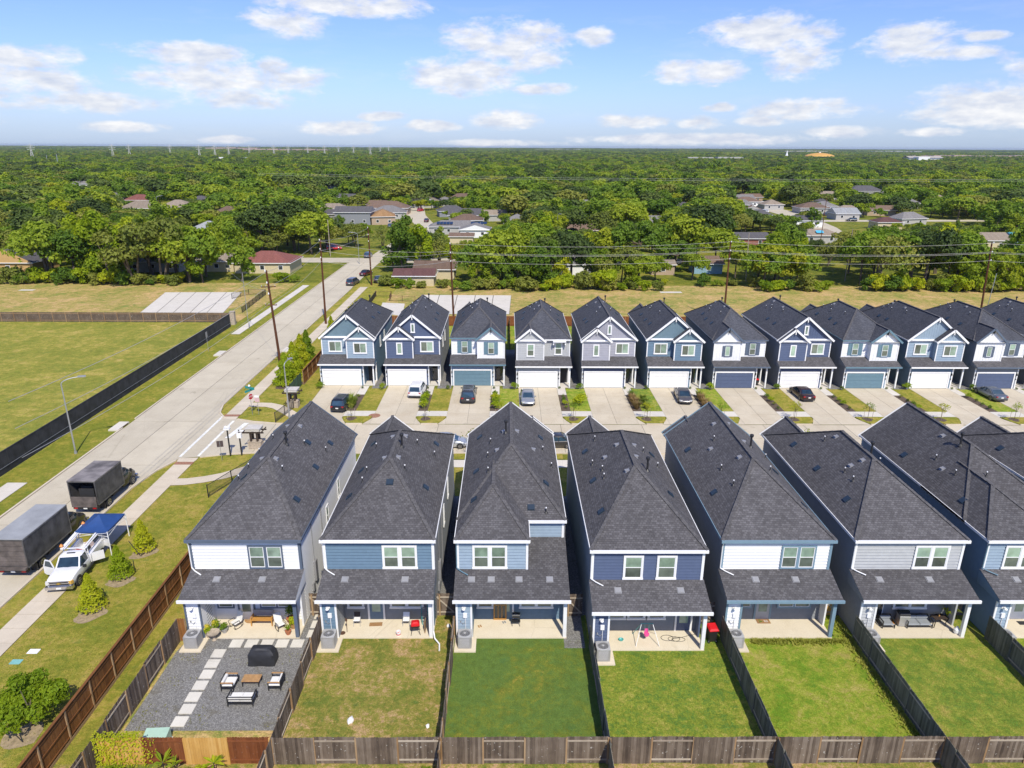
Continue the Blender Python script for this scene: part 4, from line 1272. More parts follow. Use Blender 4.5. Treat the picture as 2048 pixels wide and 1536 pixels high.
def fence(label, p0, p1, h, mat, post='w_post', rail='w_rail', sec=2.285, pw=0.142, alt=True, flip=False, joined=False, cap=False, mats=None, group='wooden fences', three=False, wob=0.02, seed=1, name='wooden_fence'):
    """board fence from p0 to p1; sections alternate which face carries the boards"""
    rnd = random.Random(seed)
    d = Vector(p1) - Vector(p0); L = d.length; a = atan2(d.y, d.x)
    root = empty(name, (p0[0], p0[1], 0), a, label, 'fence', group)
    n = max(1, round(L/sec)); s = L/n
    post_b = MB(); post_b.box(-0.045, 0.045, -0.045, 0.045, 0, h-0.04); pm = post_b.mesh('post', M[post])
    rb = MB(); rb.box(0.045, s-0.045, -0.02, 0.02, -0.045, 0.045); rm = rb.mesh('rail', M[rail])
    jb = MB()
    for k in range(n+1):
        mkobj('post', pm, root, (k*s, 0, 0), 0)
    for k in range(n):
        front = (k % 2 == 0) if alt else True
        if flip: front = not front
        off = -0.032 if front else 0.032
        lean = rnd.uniform(-wob, wob)
        for z in ((h*0.14, h*0.52, h*0.90) if three else (h*0.16, h*0.86)):
            mkobj('rail', rm, root, (k*s, 0, z))
        m_ = mats[k % len(mats)] if mats else mat
        pk = picket_mesh(h, pw-0.004, m_)
        m = round(s/pw); pp = s/m
        for j in range(m):
            x = k*s + (j+0.5)*pp
            hz = rnd.uniform(-0.012, 0.012) + (0.03 if front else 0.0)
            if joined:
                jb.box(x-pp/2+0.004, x+pp/2-0.004, off-0.008, off+0.008, hz, h+hz)
            else:
                o = mkobj('picket', pk, root, (x, off + lean*0.5 + rnd.uniform(-0.004, 0.004), hz))
                o.rotation_euler = (rnd.uniform(-0.004, 0.004), 0, rnd.uniform(-0.03, 0.03))
    if joined:
        tag(jb.build('pickets', M[mat], root), kind='stuff')
    if cap:
        b = MB()
        b.box(-0.05, L+0.05, -0.08, 0.08, h+0.02, h+0.055); b.build('cap_board', M[mat], root)
        b = MB(); b.box(0, L, 0.035, 0.05, 0.0, 0.2); b.build('kick_board', M[post], root)
    return root

FY = 29.6
# rear fence of each lot
for i in range(1, 6):
    names = ["grey board fence behind the brown patchy yard, four alternating sections", "grey board fence behind the deep green yard", "streaky grey-brown fence with pale patches behind the pink swing yard",
             "grey-brown fence behind the yard of the white house with steel blue trim", "board fence at the bottom right corner, behind the yard with the grey sofas"]
    fence(names[i-1], (lotx(i-1)+0.05, FY), (lotx(i)-0.05, FY), 1.85, 'w_grey', rail='w_rail', seed=20+i, flip=False)
fence("short cedar and dark brown board fence in four two-tone sections at the lower left", (-22.0, FY), (lotx(0)-0.05, FY), 1.85, 'w_cedar', mats=['w_cedar', 'w_dark', 'w_cedar', 'w_dark'], seed=3, sec=2.3, alt=True, rail='w_dark', post='w_cedar')
# dividers between yards, running on past the rear fence
labs = ["grey divider fence between the gravel yard and the brown patchy yard", "grey divider fence between the brown patchy yard and the deep green yard",
        "divider fence left of the yard with the pink swing", "divider fence right of the yard with the pink swing", "green-grey divider fence left of the yard with grey sofas", "green-grey divider fence at the right edge of the sofa yard"]
for i in range(6):
    ytop = 42.2 if i == 0 else (38.9 if i == 2 else 39.9)
    fence(labs[i], (lotx(i), ytop), (lotx(i), 24.3), 1.85, 'w_grey' if i < 2 else 'w_green', seed=50+i, wob=0.06, post='w_post' if i < 2 else 'w_green')
fence("weathered grey fence with brown posts along the left of the gravel yard", (-22.25, 39.6), (-22.25, 24.3), 1.85, 'w_grey', seed=70, flip=True)
fence("short brown side fence joining the white house to the grey fence", (-22.2, 39.7), (-21.75, 39.7), 1.8, 'w_brown', seed=71)
fence("long stained brown fence with capped top beside the corner lawn", (-24.65, 60.0), (-24.65, 24.0), 2.15, 'w_brown', alt=False, flip=False, cap=True, three=True, rail='w_brown', seed=72, sec=2.4, pw=0.145)
# gates between houses
for k, (x0, x1, y, lab) in enumerate([(-14.1, -12.75, 42.4, "weathered side gate between the white and steel blue houses"), (-5.0, -3.75, 42.4, "weathered side gate with a diagonal brace, lit half only"),
      (4.2, 5.4, 42.3, "weathered gate over dark gravel, half in shade"), (13.4, 14.6, 41.4, "weathered gate behind the red-lidded black bin"), (22.55, 23.75, 42.4, "light brown gate right of the blue porch post"), (31.7, 32.85, 42.4, "gate in the shaded gap left of the last near house")]):
    g = empty('side_gate', (x0, y, 0), 0, lab, 'gate', 'side gates')
    n = 8; w = (x1-x0)/n
    pk = picket_mesh(1.85, w-0.006, 'w_grey' if k not in (4,) else 'w_cedar')
    for j in range(n): mkobj('picket', pk, g, ((j+0.5)*w, 0.03, random.uniform(-0.01, 0.02)))
    b = MB(); b.box(0, x1-x0, -0.03, 0.02, 0.25, 0.34); b.box(0, x1-x0, -0.03, 0.02, 1.5, 1.59); b.beam((0.05, -0.01, 1.5), (x1-x0-0.1, -0.01, 0.35), 0.05, 0.09)
    tag(b.build('gate_frame', M['w_rail'], g), kind='stuff')
    b = MB(); b.box(0.15, 0.25, -0.07, 0.03, 0, 1.75); b.build('post', M['w_post'], g)
# far fences
fence("stained red-brown fence along the corner of the front row, with pale cap", (-28.7, 125.0), (-28.7, 93.7), 2.1, 'w_brown', alt=False, flip=False, cap=True, three=True, rail='w_brown', seed=80, sec=2.4, joined=True)
fence("red-brown fence behind the front row along the dry canal bank", (-26.0, 128.3), (104, 128.3), 1.85, 'w_dark', joined=True, seed=81, sec=2.4, alt=False, rail='w_dark')
fence("long grey picket fence with orange posts across the far side of the empty field", (-150, 130.6), (-52.2, 130.6), 1.85, 'w_grey', joined=True, seed=82, sec=2.44, alt=False, flip=True, rail='w_post')
for i in range(11):
    x = -26.2 + LOT*i - 0.8
    if i: fence("short red-brown fence between the rear gardens of the front row", (x, 112), (x, 128.2), 1.8, 'w_dark', joined=True, alt=False, seed=90+i, group='fences between front row gardens', rail='w_dark')
# black screen fence beside the field
def black_fence():
    root = empty('black_screen_fence', (-51.45, 20, 0), pi/2, "long black screen fence with a pale cable between field and road", 'fence')
    L = 107.0; n = 44; s = L/n
    b = MB(); b.box(0.02, s-0.02, -0.02, 0.0, 0.05, 2.35); b.box(0, 0.05, -0.05, 0.03, 0, 2.4)
    for k in range(1, 8): b.box(s*k/8-0.006, s*k/8+0.006, -0.028, -0.02, 0.05, 2.35)
    me = b.mesh('fence_panel', M['black_wood'])
    for k in range(n): mkobj('fence_panel', me, root, (k*s, 0, 0))
    b = MB(); b.box(0, L, -0.06, 0.04, 2.36, 2.42); b.build('top_rail', M['black_wood'], root)
    b = MB(); b.tube((0, -0.07, 0.75), (L, -0.07, 0.75), 0.018, n=6); b.build('cable', M['steel'], root)
M['black_wood'] = plain('black_painted_boards', (0.035, 0.036, 0.042), 0.8, var=0.5, scale=1.2)
black_fence()
M['stone'] = plain('tan_block', (0.42, 0.35, 0.27), 0.9, var=0.3, scale=5, bump=0.4)
M['stone_cap'] = plain('cast_cap', (0.52, 0.49, 0.44), 0.8, var=0.15)
b = MB()
for k in range(6): b.box(-0.4+0.01*(k % 2), 0.4-0.01*(k % 2), -0.4, 0.4, 0.4*k, 0.4*k+0.385)
b.box(-0.46, 0.46, -0.46, 0.46, 2.4, 2.52)
tag(b.build('stone_pillar', M['stone'], None, loc=(-51.6, 128.9, 0)), "tan block pillar at the end of the black fence", 'pillar')

def rail_fence(label, pts, h=1.2, dark='black', step=0.13, group='black railings'):
    root = empty('metal_railing', (0, 0, 0), 0, label, 'railing', group)
    bb = MB(); bars = MB()
    for (ax, ay), (cx, cy) in zip(pts, pts[1:]):
        d = Vector((cx-ax, cy-ay)); L = d.length
        bb.beam((ax, ay, h), (cx, cy, h), 0.045); bb.beam((ax, ay, 0.15), (cx, cy, 0.15), 0.04)
        n = max(1, int(L/2.3))
        for k in range(n+1): bb.box(ax+d.x*k/n-0.04, ax+d.x*k/n+0.04, ay+d.y*k/n-0.04, ay+d.y*k/n+0.04, 0, h+0.08)
        m = int(L/step)
        for k in range(m): x, y = ax+d.x*(k+.5)/m, ay+d.y*(k+.5)/m; bars.box(x-0.01, x+0.01, y-0.01, y+0.01, 0.15, h)
    tag(bb.build('frame', M[dark], root), kind='stuff'); tag(bars.build('bars', M[dark], root), kind='stuff')
rail_fence("black railing beside the west channel apron, running along the verge", [(-53.4, 138.4), (-54.6, 156.6)])
rail_fence("black railing across the head of the west channel apron", [(-54.6, 156.6), (-58.4, 156.6), (-60.5, 152.0)], dark='black')
rail_fence("black solid railing beside the east channel, north of the first house", [(-29.1, 143.0), (-29.5, 155.0)], step=0.05)
rail_fence("rusty brown railing at the corner of the east channel", [(-29.5, 155.0), (-26.0, 155.0), (-25.6, 150.2), (-20.0, 149.6)], dark='rust', step=0.3) if 'rust' in M else None
M['rust'] = plain('rusty_brown_metal', (0.10, 0.05, 0.03), 0.7)
rail_fence("rusty brown railing at the corner of the east channel", [(-29.4, 155.0), (-26.0, 155.0), (-25.6, 150.2), (-20.0, 149.6)], dark='rust', step=0.3)
rail_fence("black railing between the corner lawn walk and the house at the entry", [(-28.2, 79.4), (-27.4, 84.3)], 1.3)
rail_fence("black railing south of the entry, half hidden by the first roof", [(-28.6, 60.2), (-26.4, 66.4)], 1.3)
M['screen_green'] = plain('green_mesh_screen', (0.045, 0.10, 0.06), 0.8, var=0.3)
g = empty('screened_fence', (-28.95, 93.6, 0), -pi/2, "dark green screened iron fence between shrubs and the brown fence", 'fence')
for k in range(3):
    b = MB(); b.box(k*1.75+0.03, k*1.75+1.72, -0.01, 0.01, 0.1, 1.9); b.build('screen_panel', M['screen_green'], g)
    b = MB(); b.box(k*1.75+1.7, k*1.75+1.78, -0.04, 0.04, 0, 2.05); b.build('post', M['black'], g)

def monument(x, y, lab):
    """entry feature: stone piers, flat canopy of beams"""
    g = empty('entry_pergola', (x, y, 0), 0, lab, 'pergola', 'entry pergolas'); g.scale = (0.78, 0.8, 0.85)
    b = MB(); b.box(-0.9, 0.9, -0.6, 0.6, 0, 1.0); b.box(-0.95, 0.95, -0.65, 0.65, 1.0, 1.1); b.build('stone_base', M['stone'], g)
    for sx in (-0.45, 0.45):
        b = MB(); b.box(sx-0.12, sx+0.12, -0.55, -0.3, 1.1, 2.3); b.box(sx-0.12, sx+0.12, 0.3, 0.55, 1.1, 2.3); b.build('post', M['dkbrown'], g)
    b = MB()
    for yy in (-0.62, 0.62): b.box(-1.5, 1.5, yy-0.06, yy+0.06, 2.3, 2.48)
    for xx in (-1.3, 1.3): b.box(xx-0.05, xx+0.05, -1.1, 1.1, 2.484, 2.6)
    tag(b.build('beam', M['dkbrown'], g), kind='stuff')
    b = MB(); b.box(-1.0, 1.0, -0.8, 0.8, 2.61, 2.9); b.box(-1.06, 1.06, -0.86, 0.86, 2.9, 2.98); b.build('top_slab', M['stone_cap'], g)
M['dkbrown'] = plain('dark_brown_stain', (0.045, 0.03, 0.022), 0.7)
monument(-27.6, 84.9, "entry pergola with a pale top slab, north of the side street")
monument(-28.0, 71.9, "entry pergola with a pale top slab, south of the side street beside the first roof")

# ---------------------------------------------------------------- poles and wires
def street_lamp(x, y, h, arm, ang, lab, r=0.09, mat='steel', cat='street lamp'):
    g = empty('street_lamp', (x, y, 0), ang, lab, cat, 'street lamps')
    b = MB(); b.tube((0,0,0), (0,0,h*0.93), r, r*0.6, 10); b.tube((0,0,0), (0,0,0.25), r*1.9, r*1.6, 10)
    pts = [(0,0,h*0.93)] + [(arm*(1-cos(pi/2*k/5)), 0, h*0.93 + h*0.07*sin(pi/2*k/5)) for k in range(1, 6)]
    b.path(pts, r*0.5, 8); b.build('pole', M[mat], g)
    b = MB(); b.obox((arm+0.3, 0, h+0.02), (0.75, 0.28, 0.13), ry=0.05); b.build('lamp_head', M['steel'], g)
street_lamp(-47.15, 70.3, 8.6, 1.7, radians(25), "grey street lamp on the verge beside the black fence, arm over the road")
street_lamp(-27.05, 81.2, 7.2, 1.1, radians(75), "pale curved street lamp rising behind the roof by the entry")
street_lamp(-42.3, 200.5, 9, 1.8, radians(-160), "far street lamp at the crossing by the red pickup")
street_lamp(-160, 330, 10, 2.0, radians(30), "distant street lamp over the tan hip roofs on the left")
street_lamp(16.5, 236, 11, 0.5, 0, "thin distant lamp pole among the trees above the middle of the road")

def util_pole(x, y, h, lean, lab, arms=(), top='post', trans=None, seed=0):
    g = empty('utility_pole', (x, y, 0), 0, lab, 'utility pole', 'wooden utility poles')
    b = MB(); tx = lean
    b.tube((0,0,0), (tx,0,h), 0.20, 0.13, 10); b.build('pole', M['w_pole'], g)
    for (z, L, a) in arms:
        b = MB(); c = Vector((tx*z/h, -0.14, z)); d = Vector((cos(a), sin(a), 0))*L/2
        b.beam(c-d, c+d, 0.1, 0.12); b.build('cross_arm', M['w_pole'] if a != 9 else M['steel'], g)
        for s_ in (-0.9, -0.35, 0.9):
            b = MB(); p = c + d*s_; b.lathe([(0.03,0),(0.06,0.05),(0.03,0.1),(0.06,0.15),(0.02,0.22)], c=(p.x, p.y, p.z+0.06), n=8); b.build('insulator', M['vent_grey'], g)
    for z in (h-0.1, h-1.75, h-3.3):
        b = MB(); b.tube((tx*z/h, -0.1, z), (tx*z/h, -0.5, z+0.1), 0.035, n=6); b.lathe([(0.07,0),(0.09,0.06),(0.06,0.12),(0.09,0.18),(0.03,0.26)], c=(tx*z/h, -0.5, z), n=8); b.build('insulator', M['trim_white'], g)
    if trans:
        b = MB(); b.tube((tx*trans/h+0.35, 0, trans), (tx*trans/h+0.35, 0, trans+0.9), 0.25, n=12); b.build('transformer', M['vent_grey'], g)
    return g
util_pole(-32.95, 97.7, 15.5, -0.7, "nearest brown utility pole, beside the shrubs at the corner", arms=[(13.2, 2.0, 0.2), (10.6, 1.6, 0.1)], trans=None)
util_pole(-34.35, 129.4, 15.8, 0.2, "brown utility pole behind the first blue house, on the sidewalk")
util_pole(-32.9, 168.5, 13.8, -0.05, "utility pole where the road meets the treeline, next to dark parked cars")
util_pole(-10.1, 128.9, 15.3, -0.35, "brown utility pole rising behind the navy house over the pale apron", arms=[(13.4, 1.6, 1.2)])
util_pole(42.3, 133.5, 15.2, -0.2, "brown utility pole rising behind the white board-and-batten house")
util_pole(90.3, 130.2, 15.6, -0.9, "leaning brown utility pole near the right edge, beside a pale guy pole", trans=None)
b = MB(); b.tube((0,0,0), (0.5,0,9.8), 0.06, n=6); tag(b.build('guy_pole', M['steel'], None, loc=(91.2, 130.4, 0)), "pale thin pole leaning beside the utility pole at the right edge", 'pole')
b = MB(); b.tube((0,0,0), (-0.05,0,10.5), 0.05, n=6); tag(b.build('guy_pole', M['steel'], None, loc=(-47.4, 125.2, 0)), "pale thin pole beside the west sidewalk, behind the nearest utility pole", 'pole')
for (x, y, h, lab) in ((15.6, 173, 10.5, "thin tan pole standing in the trees at mid picture"), (60.2, 175.5, 12.0, "leaning grey pole beside the blue shed"), (85.5, 176, 13, "grey wooden pole in the trees right of the brick house"), (76.0, 179, 3.5, "short leaning white post at the edge of the right-hand trees"), (108, 244, 16, "dark pole in front of the far streets at the right"), (-54.0, 215, 11, "far pole by the crossing")):
    b = MB(); b.tube((0,0,0), (-0.5 if 'lean' in lab else 0, 0, h), 0.13, 0.09, 7); tag(b.build('pole', M['w_rail'] if 'dark' not in lab else M['w_pole'], None, loc=(x, y, 0)), lab, 'pole', 'poles in the trees')

def wire(p, q, sag, lab, r=0.022, n=14):
    b = MB(); pts = []
    for k in range(n+1):
        t_ = k/n
        v = Vector(p).lerp(Vector(q), t_); v.z -= sag*4*t_*(1-t_)
        pts.append(v)
    b.path(pts, r, 4)
    tag(b.build('power_line', M['wire']), lab, 'power line', 'overhead power lines')
M['wire'] = plain('aluminium_wire', (0.42, 0.41, 0.39), 0.5, 0.4)
PW = {'a': (-33.65, 97.2, 0), 'b': (-34.15, 128.9, 0), 'c': (-32.95, 168.0, 0), 'd': (-10.45, 128.4, 0), 'e': (42.1, 133.0, 0), 'f': (89.4, 129.7, 0), 'g': (140, 129.5, 0), 'z': (-34.0, 45, 0)}
WN = ['topmost', 'upper middle', 'lower middle', 'lowest']
def wires(a, c, hs, sag, lab):
    for k, (za, zc, dx) in enumerate(hs):
        pa, pc = PW[a], PW[c]
        wire((pa[0], pa[1]-0.2*k*0, za), (pc[0]+dx, pc[1], zc), sag*(1+0.04*k), (WN[k] if k < len(hs)-1 else 'lowest') + ' ' + lab)
wires('d', 'e', [(15.2, 15.2, 0), (13.75, 13.65, 0), (13.55, 13.45, .1), (12.1, 12.0, 0)], 0.75, "power line spanning above the front row from the middle pole rightwards")
wires('e', 'f', [(15.2, 15.5, 0), (13.65, 13.9, 0), (13.45, 13.7, .1), (12.0, 12.3, 0)], 0.75, "power line from the board-and-batten house pole to the right edge pole")
wires('f', 'g', [(15.5, 15.5, 0), (13.9, 13.9, 0), (13.7, 13.7, .1), (12.3, 12.3, 0)], 0.7, "power line running out past the right edge")
wires('b', 'd', [(15.6, 13.9, 0), (13.9, 13.6, 0), (11.9, 12.1, 0)], 0.9, "power line from the sidewalk pole to the middle pole")
wires('a', 'b', [(15.3, 15.6, 0), (13.2, 13.9, 0), (10.8, 11.9, 0)], 0.6, "power line along the main road sidewalk")
wires('c', 'b', [(13.6, 15.6, 0), (12.4, 13.9, 0)], 0.6, "power line over the road towards the crossing")
wires('z', 'a', [(15.4, 15.3, 0), (13.4, 13.2, 0), (11.2, 10.8, 0)], 0.7, "power line crossing low over the field at the left")
for (p, q) in (((-160, 470, 15), (330, 430, 15)), ((-160, 470, 14), (330, 430, 14)), ((330, 430, 15), (470, 420, 15))):
    wire(p, q, 1.5, ("upper" if p[2] == 15 and p[0] < 0 else "lower" if p[0] < 0 else "right-hand end of the") + " thin distant power line across the tree tops", 0.05, 24)
for (p, q) in (((-10.4, 128.9, 13.0), (-28.0, 176, 6)), ((-10.4, 128.9, 12.4), (-24.0, 172, 5)), ((-33.6, 97.5, 12.5), (-60, 150, 7)), ((60, 175.5, 9), (15.6, 173, 9))):
    wire(p, q, 0.8, {(-28.0, 176): "thin service line from the middle pole to the maroon garage", (-24.0, 172): "lower thin service line from the middle pole to the garage", (-60, 150): "thin line from the nearest pole over the west verge"}.get(tuple(q[:2]), "thin line strung between the two grey poles in the trees"), 0.02)

# ---------------------------------------------------------------- signs
M['sign_red'] = plain('stop_red', (0.42, 0.02, 0.025), 0.4)
M['sign_green'] = plain('street_sign_green', (0.02, 0.26, 0.24), 0.4)
M['sign_pink'] = plain('faded_notice', (0.62, 0.42, 0.42), 0.5, var=0.3, scale=12)
M['sign_dark'] = plain('dark_sign_back', (0.075, 0.055, 0.055), 0.6)
def text_obj(name, s, size, mat, parent, loc, rot, ext=0.004):
    cu = bpy.data.curves.new(name, 'FONT'); cu.body = s; cu.size = size; cu.extrude = ext; cu.align_x = 'CENTER'; cu.align_y = 'CENTER'
    cu.materials.append(mat)
    t_ = bpy.data.objects.new(name, cu); COL.objects.link(t_)
    me = bpy.data.meshes.new_from_object(t_.evaluated_get(bpy.context.evaluated_depsgraph_get()))
    bpy.data.objects.remove(t_)
    o = bpy.data.objects.new(name, me); COL.objects.link(o); o.parent = parent; o.location = loc; o.rotation_euler = rot
    return o
g = empty('stop_sign', (-31.9, 82.0, 0), radians(62), "red octagonal STOP sign with green street names above, on the lawn corner", 'stop sign')
b = MB(); b.tube((0,0,0), (0,0,3.1), 0.03, n=6); b.build('post', M['steel'], g)
b = MB(); b.loft([[(0.42*cos(pi/8+k*pi/4), y, 2.45+0.42*sin(pi/8+k*pi/4)) for k in range(8)] for y in (-0.05, -0.03)]); pl = b.build('plate', M['trim_white'], g)
b = MB(); b.loft([[(0.38*cos(pi/8+k*pi/4), y, 2.45+0.38*sin(pi/8+k*pi/4)) for k in range(8)] for y in (-0.056, -0.051)]); b.build('red_face', M['sign_red'], pl)
text_obj('lettering', 'STOP', 0.30, M['trim_white'], pl, (0, -0.062, 2.45), (pi/2, 0, 0))
b = MB(); b.box(-0.75, 0.75, -0.012, 0.012, 3.12, 3.4); b.build('street_name_plate', M['sign_green'], g)
b = MB(); b.box(-0.012, 0.012, -0.75, 0.75, 3.45, 3.75); b.build('street_name_plate', M['sign_green'], g)
b = MB(); b.lathe([(0.12,3.76),(0.16,3.85),(0.1,3.98),(0.0,4.02)], n=10); b.build('finial', M['trim_white'], g)
g = empty('notice_sign', (-31.1, 82.0, 0), radians(-8), "pale pink notice sign on a thin post, right of the stop sign", 'sign')
b = MB(); b.tube((0,0,0), (0,0,2.3), 0.025, n=6); b.build('post', M['steel'], g)
b = MB(); b.box(-0.32, 0.32, -0.045, -0.03, 1.75, 2.3); b.build('plate', M['sign_pink'], g)
b = MB(); b.box(-0.32, 0.3, -0.045, -0.03, 2.34, 2.6); b.build('plate', M['trim_white'], g)
g = empty('sign_board', (-30.55, 68.6, 0), radians(12), "dark square sign seen from behind on the south entry lawn", 'sign')
b = MB(); b.tube((0,0,0), (0,0,2.2), 0.025, n=6); b.build('post', M['steel'], g)
b = MB(); b.box(-0.33, 0.33, 0.03, 0.05, 1.55, 2.25); b.build('plate', M['sign_dark'], g)
for (x, y, h, lab) in ((-30.05, 69.7, 3.4, "black lamp post with a white head at the south kerb of the entry"), (-28.9, 69.9, 3.0, "thick black post carrying a white camera box and solar plate")):
    g = empty('entry_post', (x, y, 0), 0, lab, 'post')
    b = MB(); b.box(-0.06, 0.06, -0.06, 0.06, 0, h-0.3 if 'lamp' in lab else h); b.build('post', M['black'], g)
    b = MB()
    if 'lamp' in lab: b.box(-0.3, 0.3, -0.24, 0.24, h-0.28, h-0.1); b.obox((0, 0, h), (0.5, 0.4, 0.06), ry=0.15)
    else: b.box(-0.22, 0.26, -0.2, 0.1, h-0.9, h-0.35); b.obox((0.25, 0, h-0.12), (0.5, 0.3, 0.04))
    b.build('lamp_head' if 'lamp' in lab else 'camera_box', M['trim_white'], g)
g = empty('road_sign', (-48.9, 110.5, 0), radians(95), "pale blank sign on a thin post beside the end of the black fence", 'sign')
b = MB(); b.tube((0,0,0), (0,0,3.3), 0.03, n=6); b.build('post', M['steel'], g)
b = MB(); b.box(-0.4, 0.4, -0.04, -0.02, 2.4, 3.3); b.build('plate', M['vent_grey'], g)
# storm drain inlets
for (x, y, lab) in ((-46.1, 77.9, "west kerb storm drain inlet with rusty opening beside the street lamp"), (-46.1, 109.0, "far storm drain inlet on the west kerb"), (-36.6, 111.5, "storm drain inlet on the east kerb opposite the far one")):
    g = empty('storm_drain', (x, y, 0), 0, lab, 'drain', 'storm drains')
    sx = 1 if x < -40 else -1
    b = MB(); b.box(-0.9, 0.25, -1.3, 1.3, 0.0, 0.2) if sx > 0 else b.box(-0.25, 0.9, -1.3, 1.3, 0, 0.2); b.build('slab', M['walk_new'], g)
    b = MB(); b.box(0.252*sx-0.001, 0.252*sx+0.02*sx, -1.0, 1.0, 0.03, 0.17) if sx > 0 else b.box(-0.275, -0.252, -1.0, 1.0, 0.03, 0.17); b.build('opening', M['rust'], g)
# ================================================================ VEHICLES
def paintmat(name, col, metal=0.3):
    return plain(name, col, 0.28, metal, 0.5, var=0.06, scale=2.0, coat=0.7)
M['tyre'] = plain('tyre_rubber', (0.022, 0.022, 0.023), 0.9)
M['rim'] = plain('alloy_rim', (0.42, 0.42, 0.43), 0.3, 0.8)
M['cglass'] = glass_mat('car_glass', (0.025, 0.05, 0.075), 0.03)
M['tail'] = plain('tail_light_red', (0.38, 0.015, 0.015), 0.2)
M['head'] = plain('head_light_clear', (0.62, 0.62, 0.60), 0.15)
M['amber'] = plain('amber_lens', (0.65, 0.38, 0.08), 0.2)
M['plate'] = plain('licence_plate', (0.72, 0.72, 0.70), 0.5)
M['chrome'] = plain('chrome', (0.6, 0.6, 0.61), 0.15, 0.9)
M['dplastic'] = plain('dark_plastic', (0.03, 0.03, 0.032), 0.6)

_wheels = {}
def wheel(parent, x, y, r, w):
    k = (r, w)
    if k not in _wheels:
        b = MB(); b.loft([[(rr*cos(2*pi*i/20), yy, rr*sin(2*pi*i/20)) for i in range(20)] for rr, yy in ((r*0.9, -w/2), (r, -w/2+0.03), (r, w/2-0.03), (r*0.9, w/2))])
        t_ = b.mesh('tyre', M['tyre'])
        b = MB()
        b.loft([[(r*0.62*cos(2*pi*i/16), yy, r*0.62*sin(2*pi*i/16)) for i in range(16)] for yy in (-w/2-0.006, w/2+0.006)])
        rm = b.mesh('rim', M['rim'])
        b = MB()
        for i in range(5):
            a = 2*pi*i/5
            for yy in (-w/2-0.012, w/2+0.012): b.obox((r*0.36*cos(a), yy, r*0.36*sin(a)), (0.12, 0.008, r*0.26), ry=-a+0.6)
        _wheels[k] = (t_, rm, b.mesh('spoke_gap', M['dplastic']))
    a, c, d = _wheels[k]
    o = mkobj('wheel', a, parent, (x, y, r)); mkobj('rim', c, o); mkobj('spoke_gap', d, o)
    return o

